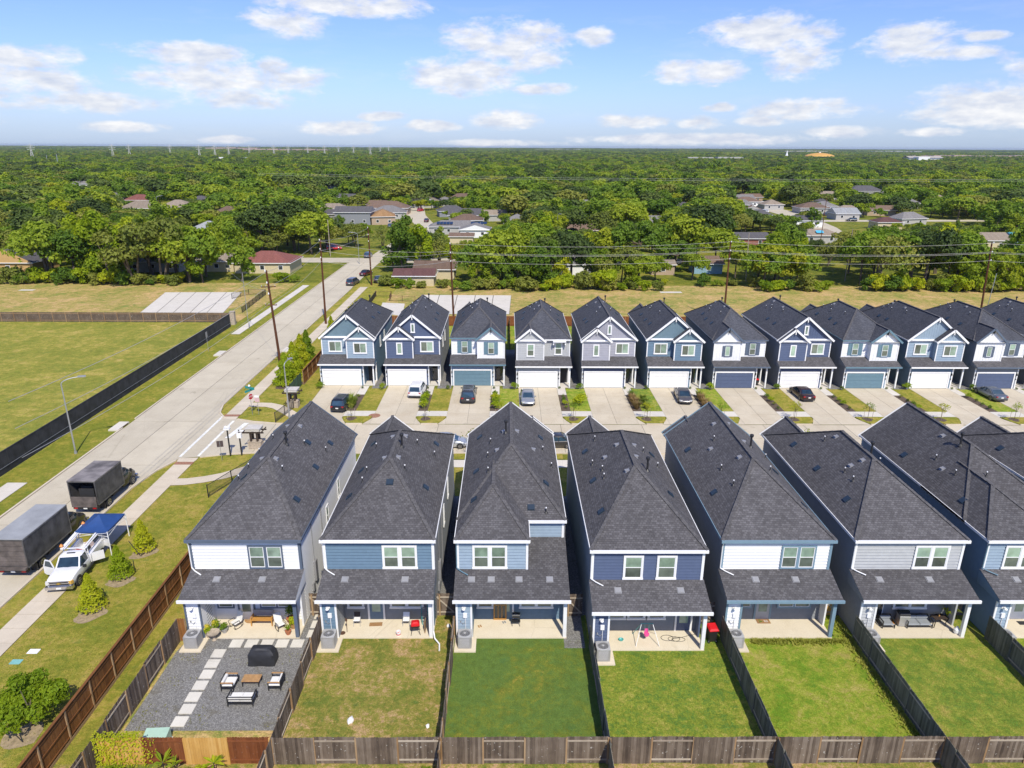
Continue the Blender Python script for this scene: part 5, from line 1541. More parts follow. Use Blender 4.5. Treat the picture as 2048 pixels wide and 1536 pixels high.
def car(lab, x, y, ang, kind, mat, cat='car', roofmat=None, rails=False, group='parked cars'):
    """x axis = forward; ang = heading"""
    S = dict(
      suv=dict(L=4.75, W=1.92, H=1.70, belt=1.02, hood=1.02, tail=1.05, cab=(-2.25, -1.95, 0.55, 1.35), r=0.37),
      van=dict(L=5.0, W=1.95, H=1.75, belt=1.02, hood=1.0, tail=1.05, cab=(-2.42, -2.2, 0.7, 1.6), r=0.36),
      sedan=dict(L=4.85, W=1.86, H=1.46, belt=0.93, hood=0.92, tail=0.99, cab=(-1.85, -0.95, 0.35, 1.35), r=0.34),
    )[kind]
    L, Wd, H, belt, hood, tail, (c0, c1, c2, c3), r = [S[k] for k in ('L','W','H','belt','hood','tail','cab','r')]
    g = empty('parked_car', (x, y, 0), ang, lab, cat, group)
    hw = Wd/2
    # body: stations rear to front
    st = [(-L/2, 0.80, 0.50, tail-0.28), (-L/2+0.06, 0.90, 0.36, tail-0.10), (-L/2+0.25, 0.97, 0.27, tail-0.01), (c0+0.1, 0.99, 0.24, tail+0.0), (c1, 1.0, 0.22, belt+0.02), (c2, 1.0, 0.22, belt), (c3, 0.99, 0.23, hood), (L/2-0.75, 0.97, 0.24, hood-0.07), (L/2-0.3, 0.91, 0.27, hood-0.18), (L/2-0.07, 0.80, 0.33, hood-0.34), (L/2, 0.68, 0.42, hood-0.46)]
    b = MB(); rings = []
    for (xs, k, zl, zt) in st:
        w_ = hw*k; zm = zl+(zt-zl)*0.52
        half = [(w_*0.86, zl), (w_*0.985, zl+0.12), (w_, zm), (w_*0.965, zt-0.12), (w_*0.90, zt-0.035), (w_*0.70, zt), (0, zt+0.02)]
        ring = [(xs, -yy, zz) for yy, zz in half] + [(xs, yy, zz) for yy, zz in reversed(half[:-1])]
        rings.append(ring)
    b.loft(rings); body = b.build('body', mat, g); smooth_by_angle(body, 40)
    # greenhouse
    def ringz(z, xa, xb, k):
        w_ = hw*k
        return [(xa, -w_*0.86, z), (xa+0.12, -w_, z), (xb-0.25, -w_, z), (xb, -w_*0.82, z), (xb, w_*0.82, z), (xb-0.25, w_, z), (xa+0.12, w_, z), (xa, w_*0.86, z)]
    b = MB(); b.loft([ringz(belt-0.04, c0, c3, 0.90), ringz(H-0.10, c1-0.02, c2+0.03, 0.74)])
    gl = b.build('windows', M['cglass'], g)
    b = MB(); b.loft([ringz(H-0.11, c1-0.06, c2+0.08, 0.755), ringz(H-0.04, c1+0.02, c2-0.02, 0.73), ringz(H, c1+0.25, c2-0.3, 0.58)])
    rf = b.build('roof', roofmat or mat, g); smooth_by_angle(rf, 50)
    b = MB()
    for sy in (-1, 1):
        pts0 = [(c0+0.02, 0.80), (c0+0.2, 0.905), ((c0+c3)/2-0.2, 0.905), (c3-0.28, 0.905), (c3+0.0, 0.80)]
        pts1 = [(c1-0.02, 0.665), (c1+0.12, 0.755), ((c1+c2)/2-0.1, 0.755), (c2-0.12, 0.755), (c2+0.03, 0.66)]
        for (xa, ka), (xb, kb) in zip(pts0, pts1):
            b.beam((xa, sy*hw*ka, belt-0.05), (xb, sy*hw*kb, H-0.09), 0.07, 0.045)
    tag(b.build('pillars', mat, g), kind='stuff')
    for sy in (-1, 1):
        for xw in (-L/2+0.95, L/2-0.92):
            wheel(g, xw, sy*(hw-0.115), r, 0.23)
            b = MB(); b.loft([[(xw+(r+0.06)*cos(pi*i/10), yy, r+(r+0.06)*sin(pi*i/10)) for i in range(11)] for yy in (sy*(hw-0.02), sy*(hw+0.004))], closed=True); b.build('wheel_arch', M['dplastic'], g)
        b = MB(); b.obox((c3-0.45, sy*(hw*0.93+0.12), belt+0.05), (0.14, 0.22, 0.14)); b.build('mirror', mat, g)
        b = MB(); b.obox((-L/2+0.09, sy*hw*0.68, tail-0.2), (0.16, 0.36, 0.16), rz=sy*0.25); b.build('tail_light', M['tail'], g)
        b = MB(); b.obox((L/2-0.26, sy*hw*0.68, hood-0.30), (0.36, 0.34, 0.14), rz=-sy*0.45); b.build('headlight', M['head'], g)
    b = MB(); b.box(-L/2-0.02, -L/2+0.02, -0.17, 0.17, 0.62, 0.76); b.build('licence_plate', M['plate'], g)
    b = MB(); b.box(-L/2-0.015, -L/2+0.1, -hw*0.82, hw*0.82, 0.30, 0.48); b.box(L/2-0.12, L/2+0.012, -hw*0.6, hw*0.6, 0.33, 0.52); tag(b.build('bumper_insert', M['dplastic'], g), kind='stuff')
    if rails:
        b = MB()
        for sy in (-1, 1): b.tube((c1+0.2, sy*hw*0.68, H+0.04), (c2-0.1, sy*hw*0.68, H+0.04), 0.022, n=6)
        b.tube((c1+0.5, -hw*0.68, H+0.06), (c1+0.5, hw*0.68, H+0.06), 0.018, n=6); b.tube((c2-0.4, -hw*0.68, H+0.06), (c2-0.4, hw*0.68, H+0.06), 0.018, n=6)
        tag(b.build('roof_rails', M['chrome'], g), kind='stuff')
    return g
H90 = pi/2
car("black SUV parked at an angle with its rear to the street, driveway nearest the road", -21.2, 84.9, H90-0.10, 'suv', paintmat('black_car_paint', (0.012, 0.013, 0.018)), 'SUV', rails=True)
car("white SUV with tinted rear window in front of the navy house", -12.2, 90.2, H90-0.07, 'suv', paintmat('white_car_paint', (0.72, 0.72, 0.73), 0.0), 'SUV', rails=False)
car("dark grey minivan in front of the blue garage door", -5.15, 88.3, H90, 'van', paintmat('dark_grey_car_paint', (0.05, 0.052, 0.06)), 'minivan', rails=True)
car("silver sedan facing the street in front of the ribbed white garage door", 2.7, 87.3, -H90, 'sedan', paintmat('silver_car_paint', (0.36, 0.38, 0.41), 0.5), 'sedan')
car("grey-brown sedan facing the street before the steel blue two-gabled house", 23.5, 88.0, -H90-0.06, 'sedan', paintmat('taupe_car_paint', (0.13, 0.12, 0.12), 0.5), 'sedan')
car("dark maroon sedan with its rear to the street before the navy house", 39.9, 89.2, H90+0.03, 'sedan', paintmat('maroon_car_paint', (0.05, 0.022, 0.022), 0.4), 'sedan')
car("blue-grey sedan with its rear to the street near the right edge", 65.6, 89.3, H90+0.02, 'sedan', paintmat('blue_grey_car_paint', (0.16, 0.18, 0.21), 0.5), 'sedan')
car("silver car parked along the side street between the second and third near roofs", -6.75, 72.5, 0.0, 'sedan', paintmat('silver_car_paint2', (0.50, 0.52, 0.55), 0.5), 'sedan')
car("dark car along the side street between the third and fourth near roofs", 5.3, 72.6, pi, 'sedan', paintmat('dark_brown_car_paint', (0.06, 0.055, 0.05), 0.4), 'sedan')
car("grey-brown van driving on the main road below the crossing", -37.6, 169.5, H90-0.15, 'van', paintmat('tan_grey_car_paint', (0.13, 0.11, 0.10), 0.3), 'van', group='cars on the far road')
car("dark red car with black roof parked on the main road ahead of the van", -36.9, 182.5, H90-0.25, 'sedan', paintmat('dark_red_car_paint', (0.09, 0.015, 0.015), 0.2), 'car', roofmat=M['black'], group='cars on the far road')
car("blue-grey SUV at the crossing by the pole", -42.2, 213.5, H90, 'suv', paintmat('steel_blue_car_paint', (0.10, 0.13, 0.17), 0.4), 'SUV', group='cars on the far road')
car("black car half under the bushes right of the main road", -30.6, 172.0, 0.3, 'suv', paintmat('black_car_paint2', (0.015, 0.016, 0.02)), 'car', group='cars on the far road')
car("bright red vehicle under the dark trees beyond the crossing", -56.2, 229.5, 0.1, 'van', paintmat('red_car_paint', (0.55, 0.01, 0.02), 0.0), 'van', group='cars on the far road')

M['box_grey'] = plain('faded_dark_box', (0.085, 0.082, 0.08), 0.7, var=0.55, scale=1.4)
M['box_roof'] = plain('faded_box_roof', (0.22, 0.20, 0.195), 0.8, var=0.7, scale=0.7)
M['box_roof2'] = plain('grey_box_roof', (0.30, 0.31, 0.32), 0.8, var=0.2, scale=0.8)
M['box_door'] = plain('brownish_roller_door', (0.12, 0.10, 0.09), 0.8, var=0.5, scale=1.6)
M['box_rail'] = plain('worn_aluminium_rail', (0.20, 0.195, 0.19), 0.5, 0.4, var=0.4, scale=4)
def box_truck(lab, x, y, ang, bl, bh, open_rear, roofm):
    g = empty('box_truck', (x, y, 0), ang, lab, 'box truck', 'dark box trucks')
    w = 1.25; z0 = 0.95; zt = z0+bh
    # origin at the rear end of the box, x forward
    b = MB()
    t_ = 0.05
    b.box(0, bl, -w, -w+t_, z0, zt); b.box(0, bl, w-t_, w, z0, zt); b.box(0, bl, -w+t_, w-t_, z0, z0+0.1); b.box(bl-t_, bl, -w+t_, w-t_, z0+0.1, zt)
    for k in range(int(bl/0.6)):
        for sy in (-1, 1): b.box(0.3+k*0.6, 0.33+k*0.6, sy*(w+0.004)-0.004, sy*(w+0.004)+0.004, z0+0.1, zt-0.1)
    b.build('cargo_box', M['box_grey'], g)
    b = MB(); b.box(-0.02, bl+0.02, -w-0.02, w+0.02, zt+0.001, zt+0.05); b.build('box_roof', roofm, g)
    b = MB()
    for sy in (-1, 1): b.box(-0.03, 0.04, sy*(w-0.04)-0.05, sy*(w-0.04)+0.05, z0, zt)
    b.box(-0.03, 0.04, -w+0.09, w-0.09, zt-0.1, zt); b.build('door_frame', M['box_grey'], g)
    if open_rear:
        b = MB(); b.obox((-0.12, 0, z0+0.35), (0.08, 2.3, 1.0), ry=0.06); b.build('lift_gate', M['box_door'], g)
        b = MB(); rnd = random.Random(5)
        for k in range(8): b.box(0.6+k*0.35, 0.9+k*0.35, rnd.uniform(-1.1, -0.3), rnd.uniform(-0.2, 1.1), z0+0.1, z0+rnd.uniform(0.5, 1.5))
        tag(b.build('cargo', M['dplastic'], g), kind='stuff')
    else:
        for k in range(5):
            b = MB(); hh = (bh-0.2)/5; b.box(0.0, 0.03, -w+0.1, w-0.1, z0+0.08+k*hh, z0+0.06+(k+1)*hh); b.build('roller_slat', M['box_door'], g)
        b = MB(); b.box(-0.28, 0, -1.15, 1.15, z0-0.12, z0+0.05); b.build('rear_step', M['box_door'], g)
    b = MB(); b.box(-0.1, 0.25, -1.1, 1.1, 0.55, 0.8); b.box(0, bl+3.0, -0.45, -0.35, 0.7, 0.9); b.box(0, bl+3.0, 0.35, 0.45, 0.7, 0.9); b.build('chassis', M['black'], g)
    for sy in (-1, 1):
        b = MB(); b.box(-0.13, -0.1, sy*0.85-0.16, sy*0.85+0.16, 0.6, 0.75); b.build('tail_light', M['tail'], g)
        wheel(g, 1.6, sy*0.98, 0.45, 0.5); wheel(g, bl+1.75, sy*0.95, 0.45, 0.28)
    b = MB(); b.box(-0.12, -0.1, -0.17, 0.17, 0.58, 0.7); b.build('licence_plate', M['plate'], g)
    b = MB()
    for sy in (-1, 1):
        b.box(-0.02, bl+0.02, sy*(w+0.015)-0.015, sy*(w+0.015)+0.015, zt-0.10, zt-0.01); b.box(-0.02, bl+0.02, sy*(w+0.015)-0.015, sy*(w+0.015)+0.015, z0-0.02, z0+0.08)
        b.box(bl-0.06, bl+0.02, sy*(w+0.012)-0.012, sy*(w+0.012)+0.012, z0+0.08, zt-0.1)
    tag(b.build('box_rails', M['box_rail'], g), kind='stuff')
    for sy in (-1, 1):
        b = MB(); b.tube((2.7, sy*0.75, 0.62), (3.7, sy*0.75, 0.62), 0.26, n=10); b.build('fuel_tank', M['dplastic'], g)
        b = MB(); b.box(0.9, 0.93, sy*0.98-0.26, sy*0.98+0.26, 0.15, 0.75); b.build('mud_flap', M['black'], g)
    # cab: rounded nose
    dk = M['cab_dark']
    b = MB(); rings = []
    for (xx, k, zl, zh) in ((bl+0.12, 0.94, 0.5, 2.2), (bl+1.0, 0.96, 0.5, 2.25), (bl+1.25, 0.96, 0.5, 2.1), (bl+1.62, 0.95, 0.5, 1.52), (bl+2.45, 0.90, 0.5, 1.36), (bl+2.72, 0.80, 0.55, 1.15)):
        ww = 1.05*k; rings.append([(xx, -ww, zl), (xx, -ww, zh-0.35 if zh > 2 else zh-0.2), (xx, -ww*0.84, zh-0.04), (xx, 0, zh), (xx, ww*0.84, zh-0.04), (xx, ww, zh-0.35 if zh > 2 else zh-0.2), (xx, ww, zl)])
    b.loft(rings); c = b.build('cab', dk, g); smooth_by_angle(c, 35)
    b = MB(); b.poly([(bl+1.27, -0.82, 2.06), (bl+1.62, -0.90, 1.56), (bl+1.62, 0.90, 1.56), (bl+1.27, 0.82, 2.06)][::-1]); b.build('windscreen', M['cglass'], g).location.x = 0.02
    for sy in (-1, 1):
        b = MB(); b.box(bl+0.45, bl+1.25, sy*1.015-0.006, sy*1.015+0.006, 1.4, 1.95); b.build('side_window', M['cglass'], g)
        b = MB(); b.obox((bl+1.45, sy*1.2, 1.7), (0.1, 0.2, 0.35)); b.build('mirror', M['black'], g)
        b = MB(); b.box(bl+2.70, bl+2.76, sy*0.62-0.18, sy*0.62+0.18, 0.85, 1.05); b.build('headlight', M['head'], g)
    b = MB(); b.box(bl+2.6, bl+2.88, -1.0, 1.0, 0.45, 0.68); b.build('bumper', M['chrome'], g)
M['cab_dark'] = paintmat('black_truck_paint', (0.02, 0.021, 0.024))
box_truck("dark box truck with open rear and hinged tail gate, farther up the road", -38.35, 57.0, H90-0.02, 4.3, 2.35, True, M['box_roof'])
box_truck("dark box truck with closed rear and grey roof, cut by the left edge", -38.25, 47.0, H90-0.01, 5.5, 2.45, False, M['box_roof2'])

# white service pickup
def pickup():
    g = empty('service_pickup', (-33.95, 48.1, 0), -H90+0.12, "white pickup with open doors, service body and ladder racks, parked on the sidewalk", 'pickup truck')
    wp = paintmat('white_pickup_paint', (0.74, 0.74, 0.75), 0.0)
    # front at x=+3.0
    b = MB(); rings = []
    for (xx, k, zl, zt) in ((0.05, 1.0, 0.45, 1.18), (1.35, 1.0, 0.45, 1.2), (1.5, 1.0, 0.45, 1.22), (2.1, 0.98, 0.48, 1.2), (2.75, 0.95, 0.5, 1.12), (2.98, 0.90, 0.55, 1.02), (3.05, 0.86, 0.6, 0.95)):
        w_ = 1.0*k; half = [(w_*0.93, zl), (w_, zl+0.2), (w_*1.0, zt-0.3), (w_*0.95, zt-0.07), (w_*0.78, zt), (w_*0.3, zt+0.02), (0, zt)]
        rings.append([(xx, -a, z) for a, z in half]+[(xx, a, z) for a, z in reversed(half[:-1])])
    b.loft(rings); o = b.build('body', wp, g); smooth_by_angle(o, 35)
    def rg(z, xa, xb, k): return [(xa, -k, z), (xb-0.15, -k, z), (xb, -k*0.8, z), (xb, k*0.8, z), (xb-0.15, k, z), (xa, k, z)]
    b = MB(); b.loft([rg(1.14, 0.1, 1.55, 0.93), rg(1.82, 0.14, 0.92, 0.80)]); b.build('windows', M['cglass'], g)
    b = MB(); b.loft([rg(1.80, 0.08, 0.98, 0.82), rg(1.88, 0.12, 0.85, 0.76), rg(1.92, 0.25, 0.7, 0.6)]); o = b.build('roof', wp, g); smooth_by_angle(o, 50)
    b = MB()
    for sy in (-1, 1):
        b.beam((1.5, sy*0.84, 1.15), (0.93, sy*0.72, 1.82), 0.09, 0.06); b.beam((0.12, sy*0.92, 1.15), (0.14, sy*0.79, 1.82), 0.12, 0.06)
    tag(b.build('pillars', wp, g), kind='stuff')
    b = MB(); b.box(0.55, 0.65, -0.3, 0.3, 1.92, 1.97); b.build('brake_lamp', M['black'], g)
    # grille, bumper, lights, bow-tie badge
    b = MB(); b.box(3.0, 3.07, -0.66, 0.66, 0.66, 0.98); b.build('grille', M['black'], g)
    b = MB(); b.box(3.04, 3.10, -0.7, 0.7, 0.80, 0.86); b.box(3.03, 3.09, -0.72, 0.72, 0.96, 1.01); b.box(3.03, 3.09, -0.72, 0.72, 0.64, 0.68); tag(b.build('grille_bars', M['chrome'], g), kind='stuff')
    b = MB(); b.loft([[(xx, y, z) for y, z in ((-0.17,0.80),(-0.06,0.80),(-0.06,0.775),(0.06,0.775),(0.06,0.80),(0.17,0.80),(0.13,0.87),(0.06,0.87),(0.06,0.895),(-0.06,0.895),(-0.06,0.87),(-0.13,0.87))] for xx in (3.10, 3.12)]); b.build('badge', plain('gold_badge', (0.55, 0.38, 0.08), 0.3, 0.5), g)
    b = MB(); b.box(2.9, 3.2, -0.98, 0.98, 0.38, 0.62); b.build('front_bumper', M['chrome'], g)
    b = MB(); b.box(3.2, 3.22, -0.18, 0.18, 0.42, 0.55); b.build('licence_plate', M['plate'], g)
    for sy in (-1, 1):
        b = MB(); b.obox((2.95, sy*0.80, 0.86), (0.25, 0.30, 0.24), rz=-sy*0.3); b.build('headlight', M['amber'] if sy > 0 else M['head'], g)
        wheel(g, 2.15, sy*0.9, 0.40, 0.26); wheel(g, -1.85, sy*0.9, 0.40, 0.26)
        b = MB(); b.loft([[(2.15+0.48*cos(pi*i/10), yy, 0.40+0.48*sin(pi*i/10)) for i in range(11)] for yy in (sy*0.97, sy*1.005)]); b.build('wheel_arch', M['dplastic'], g)
        b = MB(); b.tube((-0.2, sy*1.02, 0.42), (1.4, sy*1.02, 0.42), 0.05, n=8); b.build('side_step', M['black'], g)
    b = MB(); b.obox((1.35, 1.16, 1.2), (0.14, 0.26, 0.2)); b.build('mirror', M['black'], g)
    # open passenger door on the truck's right (viewer's left) side
    b = MB(); Q = [(0,0.5),(0.0,1.2),(0.25,1.78),(0.78,1.78),(1.05,1.2),(1.1,0.55),(0.9,0.45)]
    b.loft([[(x_, y_, z_) for x_, z_ in Q] for y_ in (-0.03, 0.03)]); o = b.build('door', wp, g); o.location = (1.42, -1.0, 0); o.rotation_euler = (0, 0, pi+1.15)
    b = MB(); b.loft([[(x_, y_, z_) for x_, z_ in [(0.08,1.2),(0.3,1.7),(0.72,1.7),(0.92,1.2)]] for y_ in (-0.036, 0.036)]); d = b.build('door_window', M['cglass'], o)
    # service body
    b = MB()
    for sy in (-1, 1): b.box(-2.7, -0.05, sy*0.86-0.17, sy*0.86+0.17, 0.62, 1.32)
    b.box(-2.7, -0.05, -0.69, 0.69, 0.72, 0.8); b.build('service_body', wp, g)
    b = MB(); b.box(-2.85, -2.72, -1.0, 1.0, 0.55, 0.72); b.build('rear_bumper', M['black'], g)
    b = MB(); o = b.box(0, 0.85, -0.02, 0.02, 0, 0.75); o = b.build('locker_door', wp, g, loc=(-0.2, 1.04, 0.6)); o.rotation_euler = (0, 0, pi-1.05)
    b = MB(); b.box(0, 0.5, -0.02, 0.02, 0, 0.7); o = b.build('locker_door', wp, g, loc=(-2.5, 1.04, 0.65)); o.rotation_euler = (0, 0, 1.0)
    b = MB()
    for sy in (-1, 1):
        b.beam((-0.1, sy*0.88, 1.32), (-0.1, sy*0.88, 2.0), 0.06); b.beam((-2.6, sy*0.88, 1.32), (-2.6, sy*0.88, 1.9), 0.06)
        b.box(-2.9, 0.1, sy*0.88-0.05, sy*0.88+0.05, 1.98, 2.04)
    b.box(-0.13, -0.07, -0.9, 0.9, 1.9, 1.98); tag(b.build('rack', wp, g), kind='stuff')
    b = MB(); b.box(-3.6, 0.2, -0.95, -0.72, 2.05, 2.13); b.box(-3.6, 0.2, -0.68, -0.6, 2.05, 2.1); b.build('ladder', M['trim_white'], g)
    b = MB(); b.box(-3.4, 0.0, 0.70, 0.80, 2.05, 2.12); b.build('pipe_carrier', M['trim_white'], g)
    rnd = random.Random(9); cols = [plain('red_tool', (0.35, 0.03, 0.03), 0.5), plain('pink_grey_tool', (0.5, 0.4, 0.4), 0.6), M['trim_white'], M['black'], M['w_cedar'], plain('orange_tool', (0.6, 0.22, 0.04), 0.5)]
    for k in range(16):
        b = MB(); sx, sy, sz = rnd.uniform(.15, .6), rnd.uniform(.12, .35), rnd.uniform(.1, .45)
        b.obox((rnd.uniform(-2.4, -0.4), rnd.uniform(-0.5, 0.5), 0.8+sz/2), (sx, sy, sz), rz=rnd.uniform(0, 3)); b.build('tool_case', cols[k % 6], g)
    for (yy, xx) in ((-0.92, 0.0), (-0.8, -3.5)):
        b = MB(); b.lathe([(0.1, 2.15), (0.16, 2.25), (0.05, 2.4)], c=(xx, yy, 0), n=8); b.build('cone', cols[5], g)
pickup()
g = empty('canopy_tent', (0, 0, 0), 0, "blue pop-up canopy on white legs between the box trucks and the sidewalk", 'canopy')
M['canopy'] = plain('blue_canopy_cloth', (0.018, 0.06, 0.20), 0.55, var=0.12, scale=2)
cx = [(-35.1, 50.2), (-32.5, 50.2), (-32.6, 53.2), (-35.2, 53.2)]; pk = (-33.85, 51.7, 2.95)
b = MB(); n = 6
for k in range(4):
    p0, p1 = Vector((*cx[k], 2.2)), Vector((*cx[(k+1) % 4], 2.2)); P = Vector(pk)
    for i in range(n):
        for j in range(n - i):
            def pt(u, v):
                q = P*(1-(u+v)) + p0*u + p1*v
                q.z -= 0.22*sin(pi*min(1, (u+v)))*(0.5+abs(u-v)/(u+v+1e-6)*0.0)
                return q
            a = pt(i/n, j/n); c = pt((i+1)/n, j/n); d = pt(i/n, (j+1)/n); b.poly([a, c, d])
            if j < n-i-1: e = pt((i+1)/n, (j+1)/n); b.poly([c, e, d])
    b.poly([p0, p0 - Z3*0.16, p1 - Z3*0.16, p1])
o = b.build('canopy_top', M['canopy'], g)
for (x_, y_) in cx:
    b = MB(); b.box(x_-0.03, x_+0.03, y_-0.03, y_+0.03, 0, 2.2); b.build('leg', M['trim_white'], g)
b = MB()
for k in range(4):
    p0, p1 = Vector((*cx[k], 2.1)), Vector((*cx[(k+1) % 4], 1.75)); b.beam(p0, p1, 0.025); b.beam(Vector((*cx[k], 1.75)), Vector((*cx[(k+1) % 4], 2.1)), 0.025)
tag(b.build('truss', M['trim_white'], g), kind='stuff')
from mathutils import noise as mnoise
# ================================================================ TREES
def leaf_mat(name, dark, mid, light, trans=0.3):
    m, t, b, out = newmat(name)
    oi = t.new('ShaderNodeObjectInfo')
    oc = coords(t, 'Object')
    p = t.vmath('ADD', oc, None)
    t.link(oi.outputs['Random'], t.n[-1].inputs[1])
    n = t.noise(oc, 0.45, 3.0, 0.7)
    n2 = t.noise(oc, 3.0, 2.0, 0.7)
    f = t.math('ADD', t.math('MULTIPLY', oi.outputs['Random'], 0.50), t.math('MULTIPLY', n, 0.6))
    f = t.math('ADD', f, t.math('MULTIPLY', t.math('SUBTRACT', n2, 0.5), 0.3))
    c = t.ramp(f, [(0.25, dark), (0.55, mid), (0.92, light)])
    t.link(c, b.inputs['Base Color'])
    b.inputs['Roughness'].default_value = 0.65
    b.inputs['Specular IOR Level'].default_value = 0.25
    tr = t.new('ShaderNodeBsdfTranslucent')
    t.link(t.mix(1.0, c, (1.15, 1.25, 0.5), 'MULTIPLY'), tr.inputs['Color'])
    mx = t.new('ShaderNodeMixShader')
    mx.inputs[0].default_value = trans + 0.08
    t.link(b.outputs[0], mx.inputs[1]); t.link(tr.outputs[0], mx.inputs[2]); t.link(mx.outputs[0], out.inputs[0])
    return m
M['leaf'] = leaf_mat('leaves_mixed', (0.089, 0.166, 0.017), (0.201, 0.298, 0.026), (0.390, 0.431, 0.030))
M['leaf_dark'] = leaf_mat('leaves_dark_oak', (0.055, 0.089, 0.020), (0.098, 0.146, 0.029), (0.167, 0.206, 0.041), 0.2)
M['leaf_light'] = leaf_mat('leaves_yellow_green', (0.163, 0.248, 0.015), (0.284, 0.351, 0.019), (0.431, 0.410, 0.024), 0.35)
M['leaf_olive'] = leaf_mat('leaves_olive', (0.132, 0.172, 0.028), (0.225, 0.253, 0.043), (0.347, 0.334, 0.064), 0.25)
M['leaf_bright'] = leaf_mat('leaves_bright', (0.169, 0.260, 0.013), (0.335, 0.418, 0.015), (0.552, 0.518, 0.026), 0.35)

M['leaf_pink'] = leaf_mat('leaves_pinkish', (0.16, 0.10, 0.06), (0.25, 0.15, 0.09), (0.33, 0.20, 0.12), 0.25)
def leaf_quad(b, c, n, s, rnd, mi=0):
    n = n.normalized()
    a = n.orthogonal().normalized(); e = n.cross(a)
    th = rnd.uniform(0, 6.283)
    u = (a*cos(th) + e*sin(th)) * s*rnd.uniform(0.7, 1.2); v = (e*cos(th) - a*sin(th)) * s*rnd.uniform(0.45, 0.9)
    k = n * s*0.25
    i = len(b.v)
    b.v += [tuple(c-u*0.5-v*0.3), tuple(c-v*0.5+u*0.1+k), tuple(c+u*0.6), tuple(c+v*0.5+k*0.5)]
    b.f.append((i, i+1, i+2, i+3)); b.mi.append(mi); b.uv.append(None)

def crown(b, rnd, lobes, nleaf, size, mi=0, droop=0.0):
    tot = sum(r*r for _, r, _ in lobes)
    for c, r, fl in lobes:
        k = int(nleaf*r*r/tot)
        for _ in range(k):
            d = Vector((rnd.gauss(0,1), rnd.gauss(0,1), rnd.gauss(0,1)))
            d.normalize()
            if d.z < -0.5 and rnd.random() < 0.7: d.z = -d.z
            rr = r * (1 - abs(rnd.gauss(0, 0.16))) * (0.80 + 0.55*mnoise.noise(Vector(c)*0.7 + d*1.9))
            if mnoise.noise(Vector(c)*1.3 + d*3.1) < -0.30: continue
            p = Vector(c) + Vector((d.x*rr, d.y*rr, d.z*rr*fl))
            nn = d + Vector((rnd.gauss(0,.42), rnd.gauss(0,.42), rnd.gauss(0,.42))) + Vector((0,0,0.25))
            leaf_quad(b, p, nn, size, rnd, mi)

def lobes_for(rnd, kind, R, H):
    L = []
    z0 = H*0.38
    if kind == 'round':
        n = 13
        for k in range(n):
            a = k*2.4; q = sqrt((k+0.5)/n)
            L.append(((R*0.62*q*cos(a), R*0.62*q*sin(a), z0 + (H-z0)*(0.62 - 0.35*q*q) + rnd.uniform(-0.5, 0.5)), R*rnd.uniform(0.30, 0.46), 0.85))
    elif kind == 'tall':
        n = 12
        for k in range(n):
            a = rnd.uniform(0, 6.28); t_ = k/(n-1); q = R*0.5*(1-0.6*abs(t_-0.4))
            L.append(((q*cos(a), q*sin(a), H*0.22 + (H*0.70)*t_), R*rnd.uniform(0.30, 0.45), 1.0))
    else:   # spreading, ragged
        n = 15
        for k in range(n):
            a = rnd.uniform(0, 6.28); q = rnd.uniform(0.15, 0.85)*R
            L.append(((q*cos(a), q*sin(a), H*rnd.uniform(0.38, 0.82)*(1-0.18*q/R) ), R*rnd.uniform(0.22, 0.40), 0.8))
    return L

def trunk_mesh(b, rnd, R, H, lobes, r=0.16, mi=0, multi=1):
    for k in range(multi):
        a = rnd.uniform(0, 6.28); o = Vector((cos(a), sin(a), 0))*(0.25*k)
        top = Vector((rnd.uniform(-.4,.4)*multi, rnd.uniform(-.4,.4)*multi, H*0.45))
        b.tube(o, o*1.5+top, r, r*0.6, 7, mi, False)
        for c, rr, _ in lobes[k::multi*2]:
            b.tube(o*1.5+top*0.9, Vector(c), r*0.5, r*0.12, 5, mi, False)

def tree_proto(name, kind, R, H, nleaf, size, leafm, seed, tr=0.16, multi=1, two=True):
    rnd = random.Random(seed)
    lob = lobes_for(rnd, kind, R, H)
    if two:
        tb = MB(); trunk_mesh(tb, rnd, R, H, lob, tr, 0, multi)
        cb = MB(); crown(cb, rnd, lob, nleaf, size)
        return (tb.mesh('trunk', M['bark']), cb.mesh('crown', M[leafm]))
    b = MB(); crown(b, rnd, lob, nleaf, size, 0); trunk_mesh(b, rnd, R, H, lob[:5], tr, 1, 1)
    return b.mesh(name, [M[leafm], M['bark']])

PROT = [tree_proto('tree', k, R, H, n, s, lm, sd, tr, mu) for (k, R, H, n, s, lm, sd, tr, mu) in [
 ('round', 4.6, 9.0, 3400, 0.55, 'leaf', 1, 0.2, 1), ('spread', 4.8, 9.5, 3200, 0.55, 'leaf', 2, 0.2, 2), ('tall', 3.4, 10.0, 2600, 0.52, 'leaf', 3, 0.16, 2),
 ('round', 5.4, 9.0, 3800, 0.55, 'leaf_dark', 4, 0.28, 1), ('spread', 4.4, 8.5, 2800, 0.55, 'leaf_light', 5, 0.16, 2), ('spread', 4.4, 9.0, 2400, 0.5, 'leaf_olive', 6, 0.16, 3),
 ('tall', 3.6, 9.0, 2600, 0.5, 'leaf_bright', 7, 0.15, 1), ('round', 4.4, 8.2, 3000, 0.55, 'leaf_olive', 8, 0.2, 1),
 ('spread', 4.2, 9.4, 700, 0.5, 'leaf_olive', 9, 0.2, 3), ('round', 4.2, 6.4, 2600, 0.45, 'leaf_pink', 10, 0.16, 2)]]
BUSH = []
